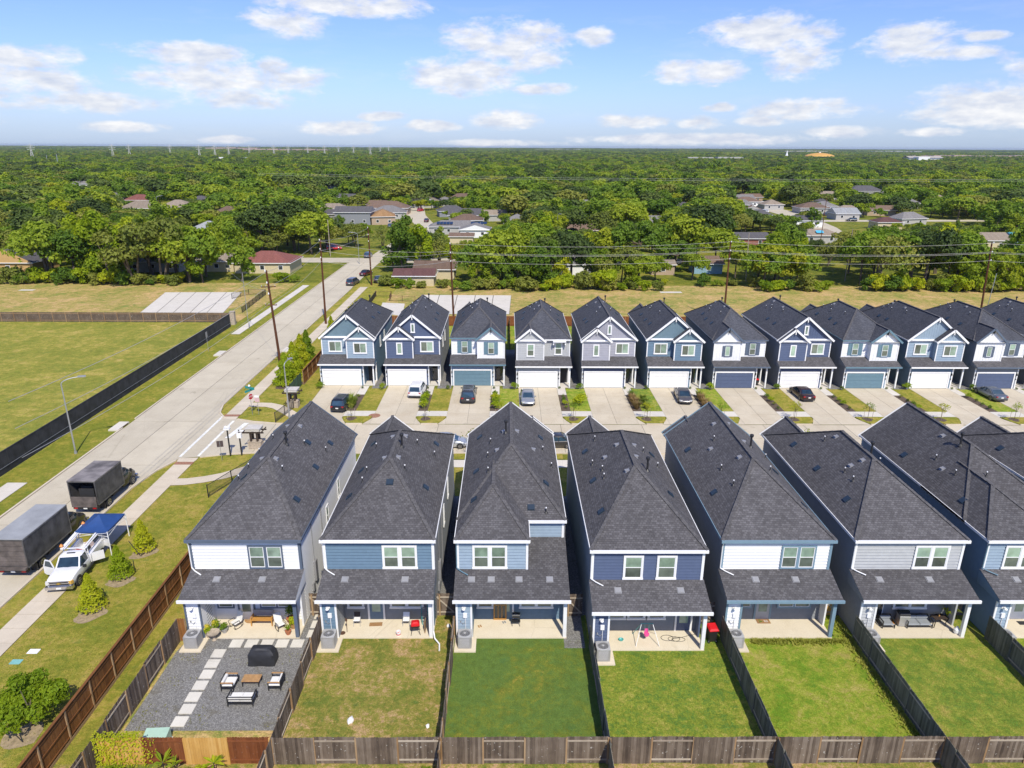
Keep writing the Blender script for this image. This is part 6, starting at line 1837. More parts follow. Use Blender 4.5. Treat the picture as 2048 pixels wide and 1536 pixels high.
for sd, lm in ((1, 'leaf_bright'), (2, 'leaf'), (3, 'leaf_olive')):
    rnd = random.Random(sd); b = MB()
    crown(b, rnd, [((rnd.uniform(-1.1,1.1), rnd.uniform(-.9,.9), rnd.uniform(.4,1.5)), rnd.uniform(.4,.85), 0.9) for _ in range(9)], 1300, 0.34)
    BUSH.append(b.mesh('shrub', M[lm]))
KN = ['round-crowned green tree', 'ragged spreading green tree', 'tall narrow green tree', 'broad dark evergreen oak', 'yellow-green spreading tree', 'olive multi-stemmed tree', 'bright green upright tree', 'olive round-crowned tree', 'sparse grey-branched tree', 'pinkish-brown low tree']
LM = [(-130,183,'the yellow house'),(-94,186,'the hidden pale house'),(-64,184,'the red hip roof'),(-22,168,'the maroon garage roof'),(18,183,'the long white building'),(41,184,'the tan building'),(53.5,186,'the blue shed'),(82,240,'the red brick house'),
 (-66,305,'the grey two-storey house'),(-47,392,'the big tan roof'),(-18,280,'the solar-panelled roofs'),(136,408,'the far carports'),(159,334,'the pale carport roof'),(110,249,'the blue tarp roof'),(157,292,'the maroon-roofed tan house'),(165,237,'the teal roof'),
 (-170,348,'the tan hip roofs'),(-204,398,'the pink house'),(-111,262,'the pale left roof'),(-56,229,'the red vehicle'),(-45,205,'the crossing'),(88,130,'the right edge pole'),(42,133,'the middle right pole'),(-10,129,'the middle pole')]
def near(x, y):
    d, a, c, n = min(((lx-x)**2 + (ly-y)**2, lx, ly, nm) for lx, ly, nm in LM)
    dx, dy = x-a, y-c; r_ = 'well ' if d > 35**2 else ''
    w_ = ('behind' if dy > 0 else 'in front of') if abs(dy) > abs(dx) else ('right of' if dx > 0 else 'left of')
    return r_ + w_ + ' ' + n
_tc = 0
GROW = 1.48
def tree(x, y, k, s, where, rz=None, sz=None):
    global _tc
    tm, cm = PROT[k]
    mh = maxh(x, y) if y > 184 or 'edge' in where else 99
    if mh < 4.0: return None
    s *= GROW if where and 'beside' not in where else 1.0
    if 9.6*s > mh: s = mh/9.6; sz = 1.0
    g = empty('broadleaf_tree', (x, y, -0.05), random.uniform(0, 6.28) if rz is None else rz, (('large ' if s > 1.35 else 'small ' if s < 0.85 else '') + KN[k] + ' ' + near(x, y)) if 'beyond' not in where and 'tower' not in where and 'massive' not in where else KN[k] + ' ' + where, 'tree', 'trees ' + where)
    g.scale = (s, s, s*(sz or random.uniform(0.9, 1.12)))
    mkobj('trunk', tm, g); mkobj('crown', cm, g)
    _tc += 1
    return g
R6 = random.Random(66)
# open ground that stays free of trees: (x0, x1, y0, y1)
OPEN = [(-49,-34,160,206),(-75,-29,196,212.5),(-50,-30,205,300),(-66,-40,268,360),(-78,-54,174,202),(-136,-119,170,196),(-30,-12,158,182),(10,27,180,192),(47,59,176,192),(36,47,165,188),
        (76,85,160,186),(72,92,218,256),(-80,-46,282,352),(-66,-50,300,345),(-34,-4,250,302),(-44,-30,300,360),(98,120,226,262),(150,176,218,252),(118,150,255,300),(130,172,322,376),(136,152,290,480),
        (-190,-155,322,376),(-218,-194,380,412),(-120,-102,246,275),(240,268,490,530),(180,200,300,340),(-30,-12,168,186),(10,26,186,196),(150,205,329,341)]
SIGHT = [(-56,229,3,0.2),(-66,305,10,2),(-53,306,7,1),(-55,330,9,4),(-60,352,12,4),(-47,392,9,5),(-20,272,11,1),(-12,262,7,1),(-17,296,7,3),(-19,316,7,4),(-16,246,4,1),(82.5,240,7,1),
 (136.5,408,9,1),(141,432,7,3),(157,366,9,1),(168,378,6,3),(159,334,7,1),(110.5,249,8,1),(157,292,5,2.2),(162,236,7,2),(177,240,5,2.5),(253,508,13,2),(262,440,6,4),(128,302,6,2),(-178,346,9,3),(-163,352,9,3),(-204,398,7,2.5),(-168,392,6,4),
 (-111,262,5,2.5),(-330,560,12,2),(-122,500,6,3.5),(-38,320,6,0),(-45,372,6,0),(145,375,9,0),(133,290,6,0),(-22,167,6,0),(-18,176,5,1.5),(41,184,3,.3),(53.5,186,4,.3),(-128,183,5,1.2),
 (965,1690,42,9),(955,2250,46,8),(858,2260,8,14),(530,1850,80,7),(-1080,3600,220,12),(360,5200,165,20),(1750,4300,130,12),(-871,1500,6,6),(190,330,30,0)]
MOREH = [(-78,322,'dark','lgrey','x'),(-36,404,'grey','lgrey','y'),(-27,428,'brown','tan','x'),(-6,322,'tan','lgrey','x'),(-26,342,'dark','grey','x'),(3,296,'grey','lgrey','y'),(-68,378,'brown','lgrey','x'),(-86,352,'tan','tan','x'),
 (144,388,'tan','lgrey','y'),(152,446,'brown','tan','x'),(174,398,'dark','lgrey','x'),(126,386,'grey','lgrey','x'),(186,356,'brown','tan','x'),(116,326,'dark','brick','x'),(178,312,'grey','lgrey','x'),(120,352,'brown','lgrey','y'),(168,352,'tan','lgrey','x'),
 (60,290,'grey','tan','x'),(28,262,'brown','lgrey','x'),(-235,430,'grey','lgrey','x'),(-130,330,'brown','tan','x'),(-96,430,'dark','lgrey','x'),(210,470,'tan','lgrey','x'),(225,400,'grey','lgrey','x'),(-150,450,'tan','lgrey','y'),(90,370,'dark','tan','x'),(40,380,'grey','lgrey','x')]
SIGHT += [(x_, y_, 5, 3.2) for x_, y_, *_ in MOREH]
def maxh(x, y):
    h = 99.0
    for (xt, yt, hw, zt) in SIGHT:
        if y < yt and abs(x/y - xt/yt) < (hw + 1.5)/yt:
            zq = zt + (1.4 if 225 < yt < 700 and zt > 0.5 else 0)
            h = min(h, 32 - (32-zq)*y/yt)
    return h
def free(x, y, pad=0):
    for h_ in MOREH:
        if abs(x-h_[0]) < 8.5 and -3 < y-h_[1] < 13: return False
    for (a, c, d, e) in OPEN:
        if a-pad < x < c+pad and d-pad < y < e+pad: return False
    return True
# the treeline itself, tree by tree
LINE = []
def line(xs, y0, ks, s0, s1, where, dy=2.5):
    for x in xs:
        LINE.append((x + R6.uniform(-1.2, 1.2), y0 + R6.uniform(-dy, dy), R6.choice(ks), R6.uniform(s0, s1), where))
WL = "at the edge of the woods left of the main road"
WM = "at the edge of the woods behind the front row"
WR = "at the edge of the woods on the right"
line([-119,-113,-107.5,-102,-96,-90.5,-85,-79.5], 171, [5,1,1,0,4,6,1], 1.1, 1.35, WL)
line([-117,-110,-103,-97,-91,-84,-78], 178, [1,0,4,4,1], 1.0, 1.25, WL)
line([-148,-143,-138], 178, [0,1,4], 0.9, 1.1, WL)
line([-79,-73.5,-66.2], 172, [6,1,2], 0.95, 1.15, WL, 1.0)
line([-12,-8,-4.5,-1,2.5,6,9.5], 165.8, [2,6,2,0], 0.55, 0.8, WM, 0.8)
line([12,23,29,33], 166.6, [6,5,2], 0.45, 0.7, WM, 0.8)
line([-10.5,-6,-2,2.5,7], 168, [1,0,2,4,1], 0.9, 1.1, WM, 1.5)
line([-8,-3,2,7], 178, [0,1,4], 1.0, 1.15, WM)
line([11,15.5,20,24,27,31,35], 169.5, [5,4,1,3,0], 0.62, 0.95, WM, 1.5)
line([61,65.5,70], 168.5, [4,1,0], 0.95, 1.15, WR, 1.5)
line([62,68,73], 176, [1,0,4], 1.0, 1.2, WR)
line([88,92.5,97,102,107,112,118,124,130,136], 166.5, [1,0,4,5,1,3,8], 1.0, 1.2, WR)
line([87,93,99,105,111,117,123,129,135,141], 174, [1,0,4,0,6], 1.0, 1.25, WR)
line([-30,-26.5], 187, [2,2], 1.3, 1.5, "beside the crossing, right of the main road", 1.0)
line([-29,-24], 192, [1,6], 1.25, 1.4, "beside the crossing, right of the main road", 1.5)
for (x, y, k, s, w_) in LINE: tree(x, y, k, s, w_)
big = [(-37, 186.5, 6, 0, ''), (-60, 235, 3, 1.35, "beyond the crossing, over the red vehicle"), (-68, 226, 3, 1.3, "beyond the crossing, over the red vehicle"), (-76, 220, 3, 1.2, "beyond the crossing, over the red vehicle"), (-50.5, 236, 7, 1.1, "beyond the crossing, over the red vehicle"),
       (-27, 205, 3, 1.15, "standing between the crossing and the brown garage"), (-24, 215, 0, 1.3, "standing between the crossing and the brown garage"), (-16, 196, 4, 0.8, "behind the brown garage"), (-8, 200, 4, 0.85, "behind the brown garage"),
       (55, 206, 3, 1.5, "towering over the blue shed"), (50, 200, 0, 1.3, "towering over the blue shed"), (42, 205, 3, 1.2, "towering over the blue shed"), (36, 196, 1, 1.2, "behind the tan building"), (57.5, 194, 0, 1.0, "towering over the blue shed"),
       (135, 232, 3, 1.7, "massive dark one in the right-hand woods"), (128, 228, 7, 1.5, "massive dark one in the right-hand woods"), (150.5, 283, 9, 1.1, "in front of the maroon-roofed tan house"), (47, 177, 1, 0.6, "towering over the blue shed"), (58.8, 180, 0, 0.75, "behind the blue shed's right end"), (37.5, 176, 4, 0.55, "before the tan building"), (45.5, 190, 1, 0.8, "between tan building and blue shed"), (-41, 232, 8, 1.1, "beyond the crossing, over the red vehicle"), (120, 262, 3, 1.1, "by the far streets on the right"), (132, 325, 3, 1.3, "by the far streets on the right")]
for (x, y, k, s, w_) in big:
    if s: tree(x, y, k, s, w_)
BX = [(-116,169,1.2),(-108,168,.9),(-100,169,1.0),(-93,168.5,1.3),(-86,168,.9),(-80.5,167.5,1.1),(-26.0,165.2,1.2),(-23.2,165.0,1.0),(-20.5,165.4,1.0),(-29.3,168,1.6),(-15.5,165.4,1.0),(-4,167,1.1),(0,167.5,.9),(5,167,1.0),(9,168.5,1.2),
      (36.2,168.2,0.9),(31,168.3,1.0),(27.5,168,.8),(38.5,170,.7),(47.5,168.8,1.3),(51,168.5,.9),(55,169.5,1.2),(60,168.5,1.3),(66,168,1.0),(71.5,168,1.1),(89,167,1.2),(95,167,1.3),(101,166.5,1.1),(108,166.5,1.2),(116,166,1.3),(125,166,1.2),(134,166,1.2),(-52.5,172,.9),(-56,172,1.5)]
for xa, xb, y0 in ((-123, -79, 168.6), (-12, 12, 164.6), (12, 36, 165.4), (61, 76, 165.0), (86, 140, 163.4)):
    x = xa
    while x < xb:
        BX.append((x, y0 + R6.uniform(-0.8, 2.2), R6.uniform(0.9, 2.1))); x += R6.uniform(2.0, 4.2)
for (x, y, s) in BX:
    if x > -14 and y > 164.5 and x < 36 or x > 60 and y > 164.5: y -= 2.5
    o = mkobj('shrub', BUSH[R6.randrange(3)], None, (x, y, 0), R6.uniform(0, 6))
    o.scale = (s*R6.uniform(0.8, 1.3), s, s*R6.uniform(0.7, 1.3))
    tag(o, ('big ' if s > 1.6 else 'small ' if s < 1.1 else '') + "green treeline shrub " + near(x, y), 'shrub', 'shrubs at the foot of the treeline')
# leaning dead trunk
b = MB(); b.tube((0,0,0), (-2.6,0.5,4.6), 0.33, 0.26, 8); tag(b.build('leaning_trunk', M['bark'], None, loc=(22.2, 166.6, 0)), "thick dark trunk leaning left at the edge of the woods", 'tree trunk')
# rows of nearer woodland, still single trees
n_ind = _tc
cand = []
for iy in range(13):
    yy = 187 + iy*10.4
    for ix in range(-40, 41):
        xx = ix*11.2 + R6.uniform(-3, 3) + (4 if iy % 2 else 0); y_ = yy + R6.uniform(-3, 3)
        if abs(xx) > 0.78*y_ + 6: continue
        if not free(xx, y_, 2.0): continue
        if 30 < xx < 60 and 184 < y_ < 212: continue
        cand.append((y_, xx))
cand.sort()
ZN = lambda x: "in the woods on the left" if x < -45 else ("in the woods at mid picture" if x < 60 else "in the woods on the right")
cand = [c for c in cand if maxh(c[1], c[0]) >= 4.0]
keep = cand[:300 - n_ind]
for (y_, xx) in keep:
    k = R6.choices(range(9), weights=[20, 20, 8, 16, 12, 9, 7, 10, 5])[0]
    tree(xx, y_, k, R6.uniform(0.72, 1.3), ZN(xx), None, R6.uniform(0.70, 0.9))
y_done = keep[-1][0]

# the rest of the forest: geometry-node instances on points
FARP = [tree_proto('far_tree', k, R, H, n, s, lm, sd, 0.2, 1, False) for (k, R, H, n, s, lm, sd) in [
 ('round', 5.0, 9.0, 900, 1.05, 'leaf', 31), ('spread', 5.0, 9.0, 850, 1.0, 'leaf', 32), ('round', 5.6, 9.0, 1000, 1.05, 'leaf_dark', 33), ('spread', 4.6, 8.5, 800, 1.0, 'leaf_light', 34), ('round', 4.8, 8.5, 850, 1.0, 'leaf_olive', 35), ('tall', 3.8, 10.0, 700, 1.0, 'leaf', 36)]]
def clump_mesh(seed, lm):
    rnd = random.Random(seed); b = MB(); lob = []
    for k in range(26):
        x, y = rnd.uniform(-26, 26), rnd.uniform(-26, 26)
        lob.append(((x, y, rnd.uniform(4.0, 7.5)), rnd.uniform(3.5, 6.0), 0.8))
    crown(b, rnd, lob, 1500, 2.6)
    return b.mesh('forest_clump', M[lm])
CLP = [clump_mesh(51, 'leaf'), clump_mesh(52, 'leaf_dark'), clump_mesh(53, 'leaf_olive')]
def forest(name, label, pts, protos, hmax=9.6):
    q = []
    for p in pts:
        mh = maxh(p[0], p[1])
        if mh < 3.5: continue
        q.append((p[0], p[1], min(p[2], mh/(hmax*0.76)), p[3], p[4]))
    pts = q
    """pts: (x, y, scale, rot, idx); one object of instanced trees"""
    me = bpy.data.meshes.new(name)
    me.from_pydata([(p[0], p[1], 0) for p in pts], [], [])
    a = me.attributes.new('tscale', 'FLOAT', 'POINT'); a.data.foreach_set('value', [p[2] for p in pts])
    a = me.attributes.new('trot', 'FLOAT', 'POINT'); a.data.foreach_set('value', [p[3] for p in pts])
    a = me.attributes.new('tidx', 'INT', 'POINT'); a.data.foreach_set('value', [p[4] for p in pts])
    o = mkobj(name, me)
    ng = bpy.data.node_groups.new(name, 'GeometryNodeTree')
    ng.interface.new_socket('Geometry', in_out='INPUT', socket_type='NodeSocketGeometry')
    ng.interface.new_socket('Geometry', in_out='OUTPUT', socket_type='NodeSocketGeometry')
    N = ng.nodes; Lk = ng.links
    gi, go = N.new('NodeGroupInput'), N.new('NodeGroupOutput')
    join = N.new('GeometryNodeJoinGeometry')
    def attr(nm, dt):
        q = N.new('GeometryNodeInputNamedAttribute'); q.data_type = dt; q.inputs['Name'].default_value = nm
        return q.outputs['Attribute']
    sc, rt, ix = attr('tscale', 'FLOAT'), attr('trot', 'FLOAT'), attr('tidx', 'INT')
    cx_ = N.new('ShaderNodeCombineXYZ'); Lk.new(rt, cx_.inputs[2])
    vs = N.new('ShaderNodeCombineXYZ'); mz = N.new('ShaderNodeMath'); mz.operation = 'MULTIPLY'; mz.inputs[1].default_value = 0.76
    Lk.new(sc, vs.inputs[0]); Lk.new(sc, vs.inputs[1]); Lk.new(sc, mz.inputs[0]); Lk.new(mz.outputs[0], vs.inputs[2])
    for k, pm in enumerate(protos):
        po = bpy.data.objects.new('tree_source', pm)     # not linked to the scene
        oi = N.new('GeometryNodeObjectInfo'); oi.inputs['Object'].default_value = po; oi.inputs['As Instance'].default_value = True
        cmp = N.new('FunctionNodeCompare'); cmp.data_type = 'INT'; cmp.operation = 'EQUAL'
        ins = [s_ for s_ in cmp.inputs if s_.type == 'INT' and s_.enabled] or [s_ for s_ in cmp.inputs if s_.type == 'INT']
        Lk.new(ix, ins[0]); ins[1].default_value = k
        iop = N.new('GeometryNodeInstanceOnPoints')
        Lk.new(gi.outputs[0], iop.inputs['Points']); Lk.new(cmp.outputs[0], iop.inputs['Selection'])
        Lk.new(oi.outputs['Geometry'], iop.inputs['Instance']); Lk.new(cx_.outputs[0], iop.inputs['Rotation']); Lk.new(vs.outputs[0], iop.inputs['Scale'])
        Lk.new(iop.outputs[0], join.inputs[0])
    Lk.new(join.outputs[0], go.inputs[0])
    md = o.modifiers.new('instances', 'NODES'); md.node_group = ng
    return tag(o, label, 'woodland', None, 'stuff')
P1 = []
for (y_, xx) in cand[300-n_ind:]:
    P1.append((xx, y_, R6.uniform(1.1, 1.8), R6.uniform(0, 6.28), R6.randrange(6)))
yy = 288
while yy < 900:
    step = 10.4 + (yy-288)*0.003
    x = -(0.78*yy+30)
    while x < 0.78*yy+30:
        xx, y_ = x + R6.uniform(-3, 3), yy + R6.uniform(-3.5, 3.5)
        if free(xx, y_, 1.5) and R6.random() < 0.93:
            P1.append((xx, y_, R6.uniform(1.0, 1.95)*(1.12 if R6.random() < 0.15 else 1), R6.uniform(0, 6.28), R6.choices(range(6), weights=[26, 24, 16, 12, 14, 8])[0]))
        x += step
    yy += step
forest('woodland', "green suburban woodland stretching away beyond the first trees", P1, FARP)
P2 = []
yy = 905
while yy < 2600:
    step = 12 + (yy-900)*0.006
    x = -(0.78*yy+40)
    while x < 0.78*yy+40:
        if R6.random() < 0.9: P2.append((x + R6.uniform(-6, 6), yy + R6.uniform(-6, 6), R6.uniform(0.9, 1.75), R6.uniform(0, 6.28), R6.choices(range(6), weights=[26, 24, 16, 9, 14, 8])[0]))
        x += step
    yy += step
forest('far_woodland', "hazy belt of distant tree tops below the horizon", P2, FARP)
P3 = []
yy = 2620
while yy < 11000:
    step = 44 + (yy-2600)*0.012
    x = -(0.78*yy+60)
    while x < 0.78*yy+60:
        P3.append((x + R6.uniform(-16, 16), yy + R6.uniform(-16, 16), R6.uniform(0.85, 1.5)*(1 if yy < 5000 else 1.3), R6.uniform(0, 6.28), R6.randrange(3)))
        x += step
    yy += step
forest('horizon_woodland', "thin dark line of woods at the horizon", P3, CLP)

# ---------------------------------------------------------------- planted trees and shrubs near the houses
def conifer_like(name, H, R, n, size, lm, seed, stem=0.06):
    rnd = random.Random(seed); b = MB()
    for _ in range(n):
        t_ = rnd.random()**1.3; z = 0.25 + t_*(H-0.3)
        rr = R*(1-t_)**0.75*(1+0.22*sin(7*t_*3.1+rnd.uniform(0, .6)))*sqrt(rnd.uniform(0.35, 1)); a = rnd.uniform(0, 6.283)
        d = Vector((cos(a), sin(a), 0.35))
        leaf_quad(b, Vector((rr*cos(a), rr*sin(a), z)), d + Vector((rnd.gauss(0,.6), rnd.gauss(0,.6), rnd.gauss(0,.6))), size, rnd)
    tb = MB(); tb.tube((0,0,0), (0,0,H*0.8), stem, stem*0.3, 6)
    return b.mesh('crown', M[lm]), tb.mesh('trunk', M['bark'])
for k, (x, y, H, R, lab) in enumerate([(-30.2, 51.0, 2.9, 0.85, "young cone-shaped tree beside the blue canopy, farthest of three on the lawn"), (-30.15, 47.2, 2.8, 0.85, "middle of three young cone-shaped trees on the corner lawn"), (-30.1, 43.2, 3.0, 0.9, "nearest of three young cone-shaped trees, before the white pickup")]):
    cm, tm = conifer_like('young', H, R, 1700, 0.17, 'leaf_bright', 200+k)
    g = empty('young_tree', (x, y, 0), k*2.0, lab, 'tree', 'young trees on the corner lawn'); mkobj('trunk', tm, g); mkobj('crown', cm, g)
    b = MB(); b.tube((0.15,-0.95,0), (-0.55,-1.05,1.5), 0.03, n=6); b.tube((0.2,-0.95,0), (0.35,-0.9,0.6), 0.025, n=6); st = b.build('stake', M['dplastic'], g)
rnd = random.Random(301); b = MB()
lob = [((rnd.uniform(-1.3,1.3), rnd.uniform(-1.1,1.1), rnd.uniform(1.2,2.7)), rnd.uniform(0.6,1.0), 0.85) for _ in range(12)] + [((-0.2,0,3.1), 0.55, 1.0)]
crown(b, rnd, lob, 7000, 0.21)
g = empty('broadleaf_tree', (-27.6, 32.3, 0), 0, "wide leafy young tree at the lower left beside the brown fence", 'tree')
b.build('crown', M['leaf_bright'], g); b = MB(); trunk_mesh(b, rnd, 1, 3.2, lob, 0.07); b.build('trunk', M['bark'], g)
b = MB(); b.tube((0.3,-1.2,0), (-0.35,-1.35,1.5), 0.03, n=6); b.build('stake', M['dplastic'], g)
for k, (x, y, H, R, lab) in enumerate([(-31.3, 94.2, 4.6, 1.7, "nearest tall shrub beside the brown utility pole"), (-31.2, 97.8, 5.2, 1.6, "second tall shrub behind the nearest utility pole"), (-31.1, 101.5, 5.4, 1.5, "third tall shrub along the sidewalk by the brown fence"), (-31.3, 105.5, 5.0, 1.4, "farthest tall shrub along the sidewalk by the brown fence"), (-31.6, 122.5, 3.2, 0.9, "shrub left of the first blue house beside the second utility pole")]):
    cm, tm = conifer_like('tall_shrub', H, R, 1900, 0.3, 'leaf_bright', 220+k, 0.08)
    g = empty('tall_shrub', (x, y, 0), k*1.3, lab, 'shrub', 'tall shrubs on the corner'); mkobj('trunk', tm, g); mkobj('crown', cm, g)
ring('dirt_ring', -31.0, 93.8, 1.9, M['mulch'], 0.022)
def small_bush(nm, s, n, lf, lm, seed, flat=0.8):
    rnd = random.Random(seed); b = MB()
    crown(b, rnd, [((rnd.uniform(-.3,.3)*s, rnd.uniform(-.3,.3)*s, s*rnd.uniform(.35,.7)), s*rnd.uniform(.35,.5), flat) for _ in range(4)], n, lf)
    return b.mesh(nm, M[lm])
SB = [small_bush('shrub', 0.9, 260, 0.16, 'leaf_bright', 1), small_bush('shrub', 0.8, 240, 0.14, 'leaf', 2), small_bush('shrub', 0.55, 150, 0.12, 'leaf_dark', 3), small_bush('shrub', 0.6, 150, 0.12, 'leaf_olive', 4)]
M['grass_tan'] = leaf_mat('tan_grass_blades', (0.20, 0.14, 0.06), (0.30, 0.20, 0.09), (0.40, 0.28, 0.14), 0.3)
M['grass_grn'] = leaf_mat('green_grass_blades', (0.10, 0.16, 0.02), (0.18, 0.24, 0.03), (0.28, 0.30, 0.06), 0.3)
def blade_clump(n, h, spread, lm, seed, w=0.03):
    rnd = random.Random(seed); b = MB()
    for _ in range(n):
        a = rnd.uniform(0, 6.28); r0 = rnd.uniform(0, spread*0.3); r1 = r0 + rnd.uniform(0.3, 1)*spread; hh = h*rnd.uniform(0.7, 1.05)
        c, s_ = cos(a), sin(a)
        p0 = Vector((r0*c, r0*s_, 0)); p1 = Vector(((r0+r1)/2*c, (r0+r1)/2*s_, hh*0.75)); p2 = Vector((r1*c, r1*s_, hh)); t_ = Vector((-s_, c, 0))*w
        b.poly([p0-t_, p0+t_, p1+t_*0.8, p1-t_*0.8]); b.poly([p1-t_*0.8, p1+t_*0.8, p2])
    return b.mesh('grass_clump', M[lm])
GT = blade_clump(130, 0.95, 0.75, 'grass_tan', 1); GG = blade_clump(110, 0.9, 0.6, 'grass_grn', 2)
def put(me, nm, x, y, s, lab, cat, grp=None, z=0.03):
    o = mkobj(nm, me, None, (x, y, z), R6.uniform(0, 6.28)); o.scale = (s, s, s)
    return tag(o, lab, cat, grp)
# young street trees with stakes on each kerb strip, front row
def sapling(seed, H, n, lm):
    rnd = random.Random(seed); b = MB()
    lob = [((rnd.uniform(-.45,.45), rnd.uniform(-.45,.45), H*rnd.uniform(.5,.95)), rnd.uniform(.25,.5), 1.0) for _ in range(7)]
    crown(b, rnd, lob, n, 0.13); tb = MB(); tb.tube((0,0,0), (0,0,H*0.7), 0.03, 0.02, 6)
    for c, r_, f_ in lob: tb.tube((0,0,H*0.45), c, 0.014, 0.006, 4)
    return b.mesh('crown', M[lm]), tb.mesh('trunk', M['bark'])
SAP = [sapling(1, 2.2, 230, 'leaf_light'), sapling(2, 2.3, 210, 'leaf'), sapling(3, 2.2, 90, 'leaf_olive')]
own = ["of the black SUV's house", "of the white SUV's house", "of the dark minivan's house", "of the silver sedan's house", "of the lilac grey house", "of the steel blue two-gabled house", "of the board-and-batten house", "of the maroon sedan's house", "of the second blue-shuttered house", "of the light blue house near the right", "of the house with the blue-grey sedan", "at the far right"]
for i in range(12):
    gx0 = -26.2 + LOT*i + 0.35 + DRIVE_W; gx1 = gx0 + LOT - DRIVE_W
    cm, tm = SAP[2 if i < 2 else (i % 2)]
    g = empty('young_street_tree', (gx0+1.25, 80.6, 0.08), i*1.7, "staked street tree on the kerb strip " + own[i], 'tree', 'staked street trees')
    mkobj('trunk', tm, g); mkobj('crown', cm, g)
    for sx in (-0.45, 0.45):
        b = MB(); b.tube((sx,0,0), (sx*1.1,0.05,1.35), 0.022, n=5); b.build('stake', M['w_rail'], g)
    ring('dirt_ring', gx0+1.25, 80.6, 0.62, M['mulch'], 0.096)
    put(SB[i % 3], 'shrub', gx0 - 5.95 if i else gx0-5.4, 92.0, 1.15, "round shrub left of the garage " + own[i], 'shrub', 'shrubs by the garages')
    put(SB[2], 'shrub', gx0 + 0.35, 92.1, 0.7, "small shrub right of the garage " + own[i], 'shrub', 'small shrubs by the garages')
    for k in range(4):
        yy = 84.3 + k*1.45
        if i in (4, 5):
            put(GT if k < 3 else GG, 'grass_clump', gx0+0.6, yy, 1.15, "tan grass clump in the bed " + own[i], 'ornamental grass', 'ornamental grasses')
            if i == 4 and k < 3: put(GG, 'grass_clump', gx0+1.9, yy, 1.1, "green grass clump by the lawn " + own[i], 'ornamental grass', 'ornamental grasses')
        elif i == 0 and k == 0: put(GG, 'grass_clump', gx0+0.4, 84.6, 2.0, "tall spiky pale green plant at the corner of the black SUV's driveway", 'plant')
        elif i in (1, 2): put(SB[0] if k < 3 else SB[1], 'shrub', gx0+0.6, yy, 1.25, "bushy planting in the bed " + own[i], 'shrub', 'bed shrubs')
        else: put(SB[(k+i) % 4], 'shrub', gx0+0.6, yy, 0.8, "low shrub in the bed " + own[i], 'shrub', 'bed shrubs')
for (x, k) in ((8.1, 0), (8.6, 1)): put(SB[0], 'shrub', x+0.9, 85.2+k, 1.6, "yellow-green bush on the lawn left of the lilac grey house", 'shrub', 'yellow-green bushes')
for (i, y, n_) in ((0, 74, 1), (1, 68.0, 2), (5, 69.6, 3), (6, 69.5, 4)):
    cm, tm = SAP[2 if n_ < 3 else 1]
    g = empty('young_street_tree', (lotx(i)-0.6, 69.6, 0.05), n_, ["", "thin leafless sapling behind the second near roof", "small sapling beside the silver street car", "leafy sapling showing between the sofa house roof and its neighbour", "sapling by the right-hand near roofs"][n_], 'tree')
    g.scale = (1.3, 1.3, 1.4)
    mkobj('trunk', tm, g); mkobj('crown', cm, g)

# ================================================================ HOUSES AMONG THE TREES
def roofmat(nm, c):
    return shingle_mat(nm, tuple(x*0.75 for x in c), c, tuple(x*1.35 for x in c))
RM = {'dark': roofmat('bg_roof_dark', (0.10, 0.095, 0.10)), 'brown': roofmat('bg_roof_brown', (0.17, 0.115, 0.085)), 'tan': roofmat('bg_roof_tan', (0.27, 0.22, 0.17)), 'red': roofmat('bg_roof_red', (0.22, 0.085, 0.07)),
      'grey': roofmat('bg_roof_grey', (0.20, 0.19, 0.185)), 'pale': roofmat('bg_roof_pale', (0.30, 0.31, 0.315)), 'maroon': roofmat('bg_roof_maroon', (0.12, 0.06, 0.055)), 'orange': roofmat('bg_roof_orange', (0.32, 0.19, 0.09)), 'teal': roofmat('bg_roof_teal', (0.05, 0.22, 0.28))}
WM_ = {'cream': plain('cream_wall', (0.55, 0.47, 0.30), 0.8), 'white': M['white'], 'yellow': plain('yellow_wall', (0.50, 0.32, 0.13), 0.8), 'brick': plain('red_brick_wall', (0.28, 0.11, 0.085), 0.85, var=0.25), 'blue': plain('pale_blue_wall', (0.22, 0.36, 0.45), 0.8),
       'grey': plain('grey_wall', (0.22, 0.23, 0.25), 0.8), 'pink': plain('pink_wall', (0.55, 0.22, 0.24), 0.8), 'tan': plain('tan_wall', (0.40, 0.30, 0.21), 0.8), 'lgrey': plain('light_grey_wall', (0.40, 0.39, 0.37), 0.8)}
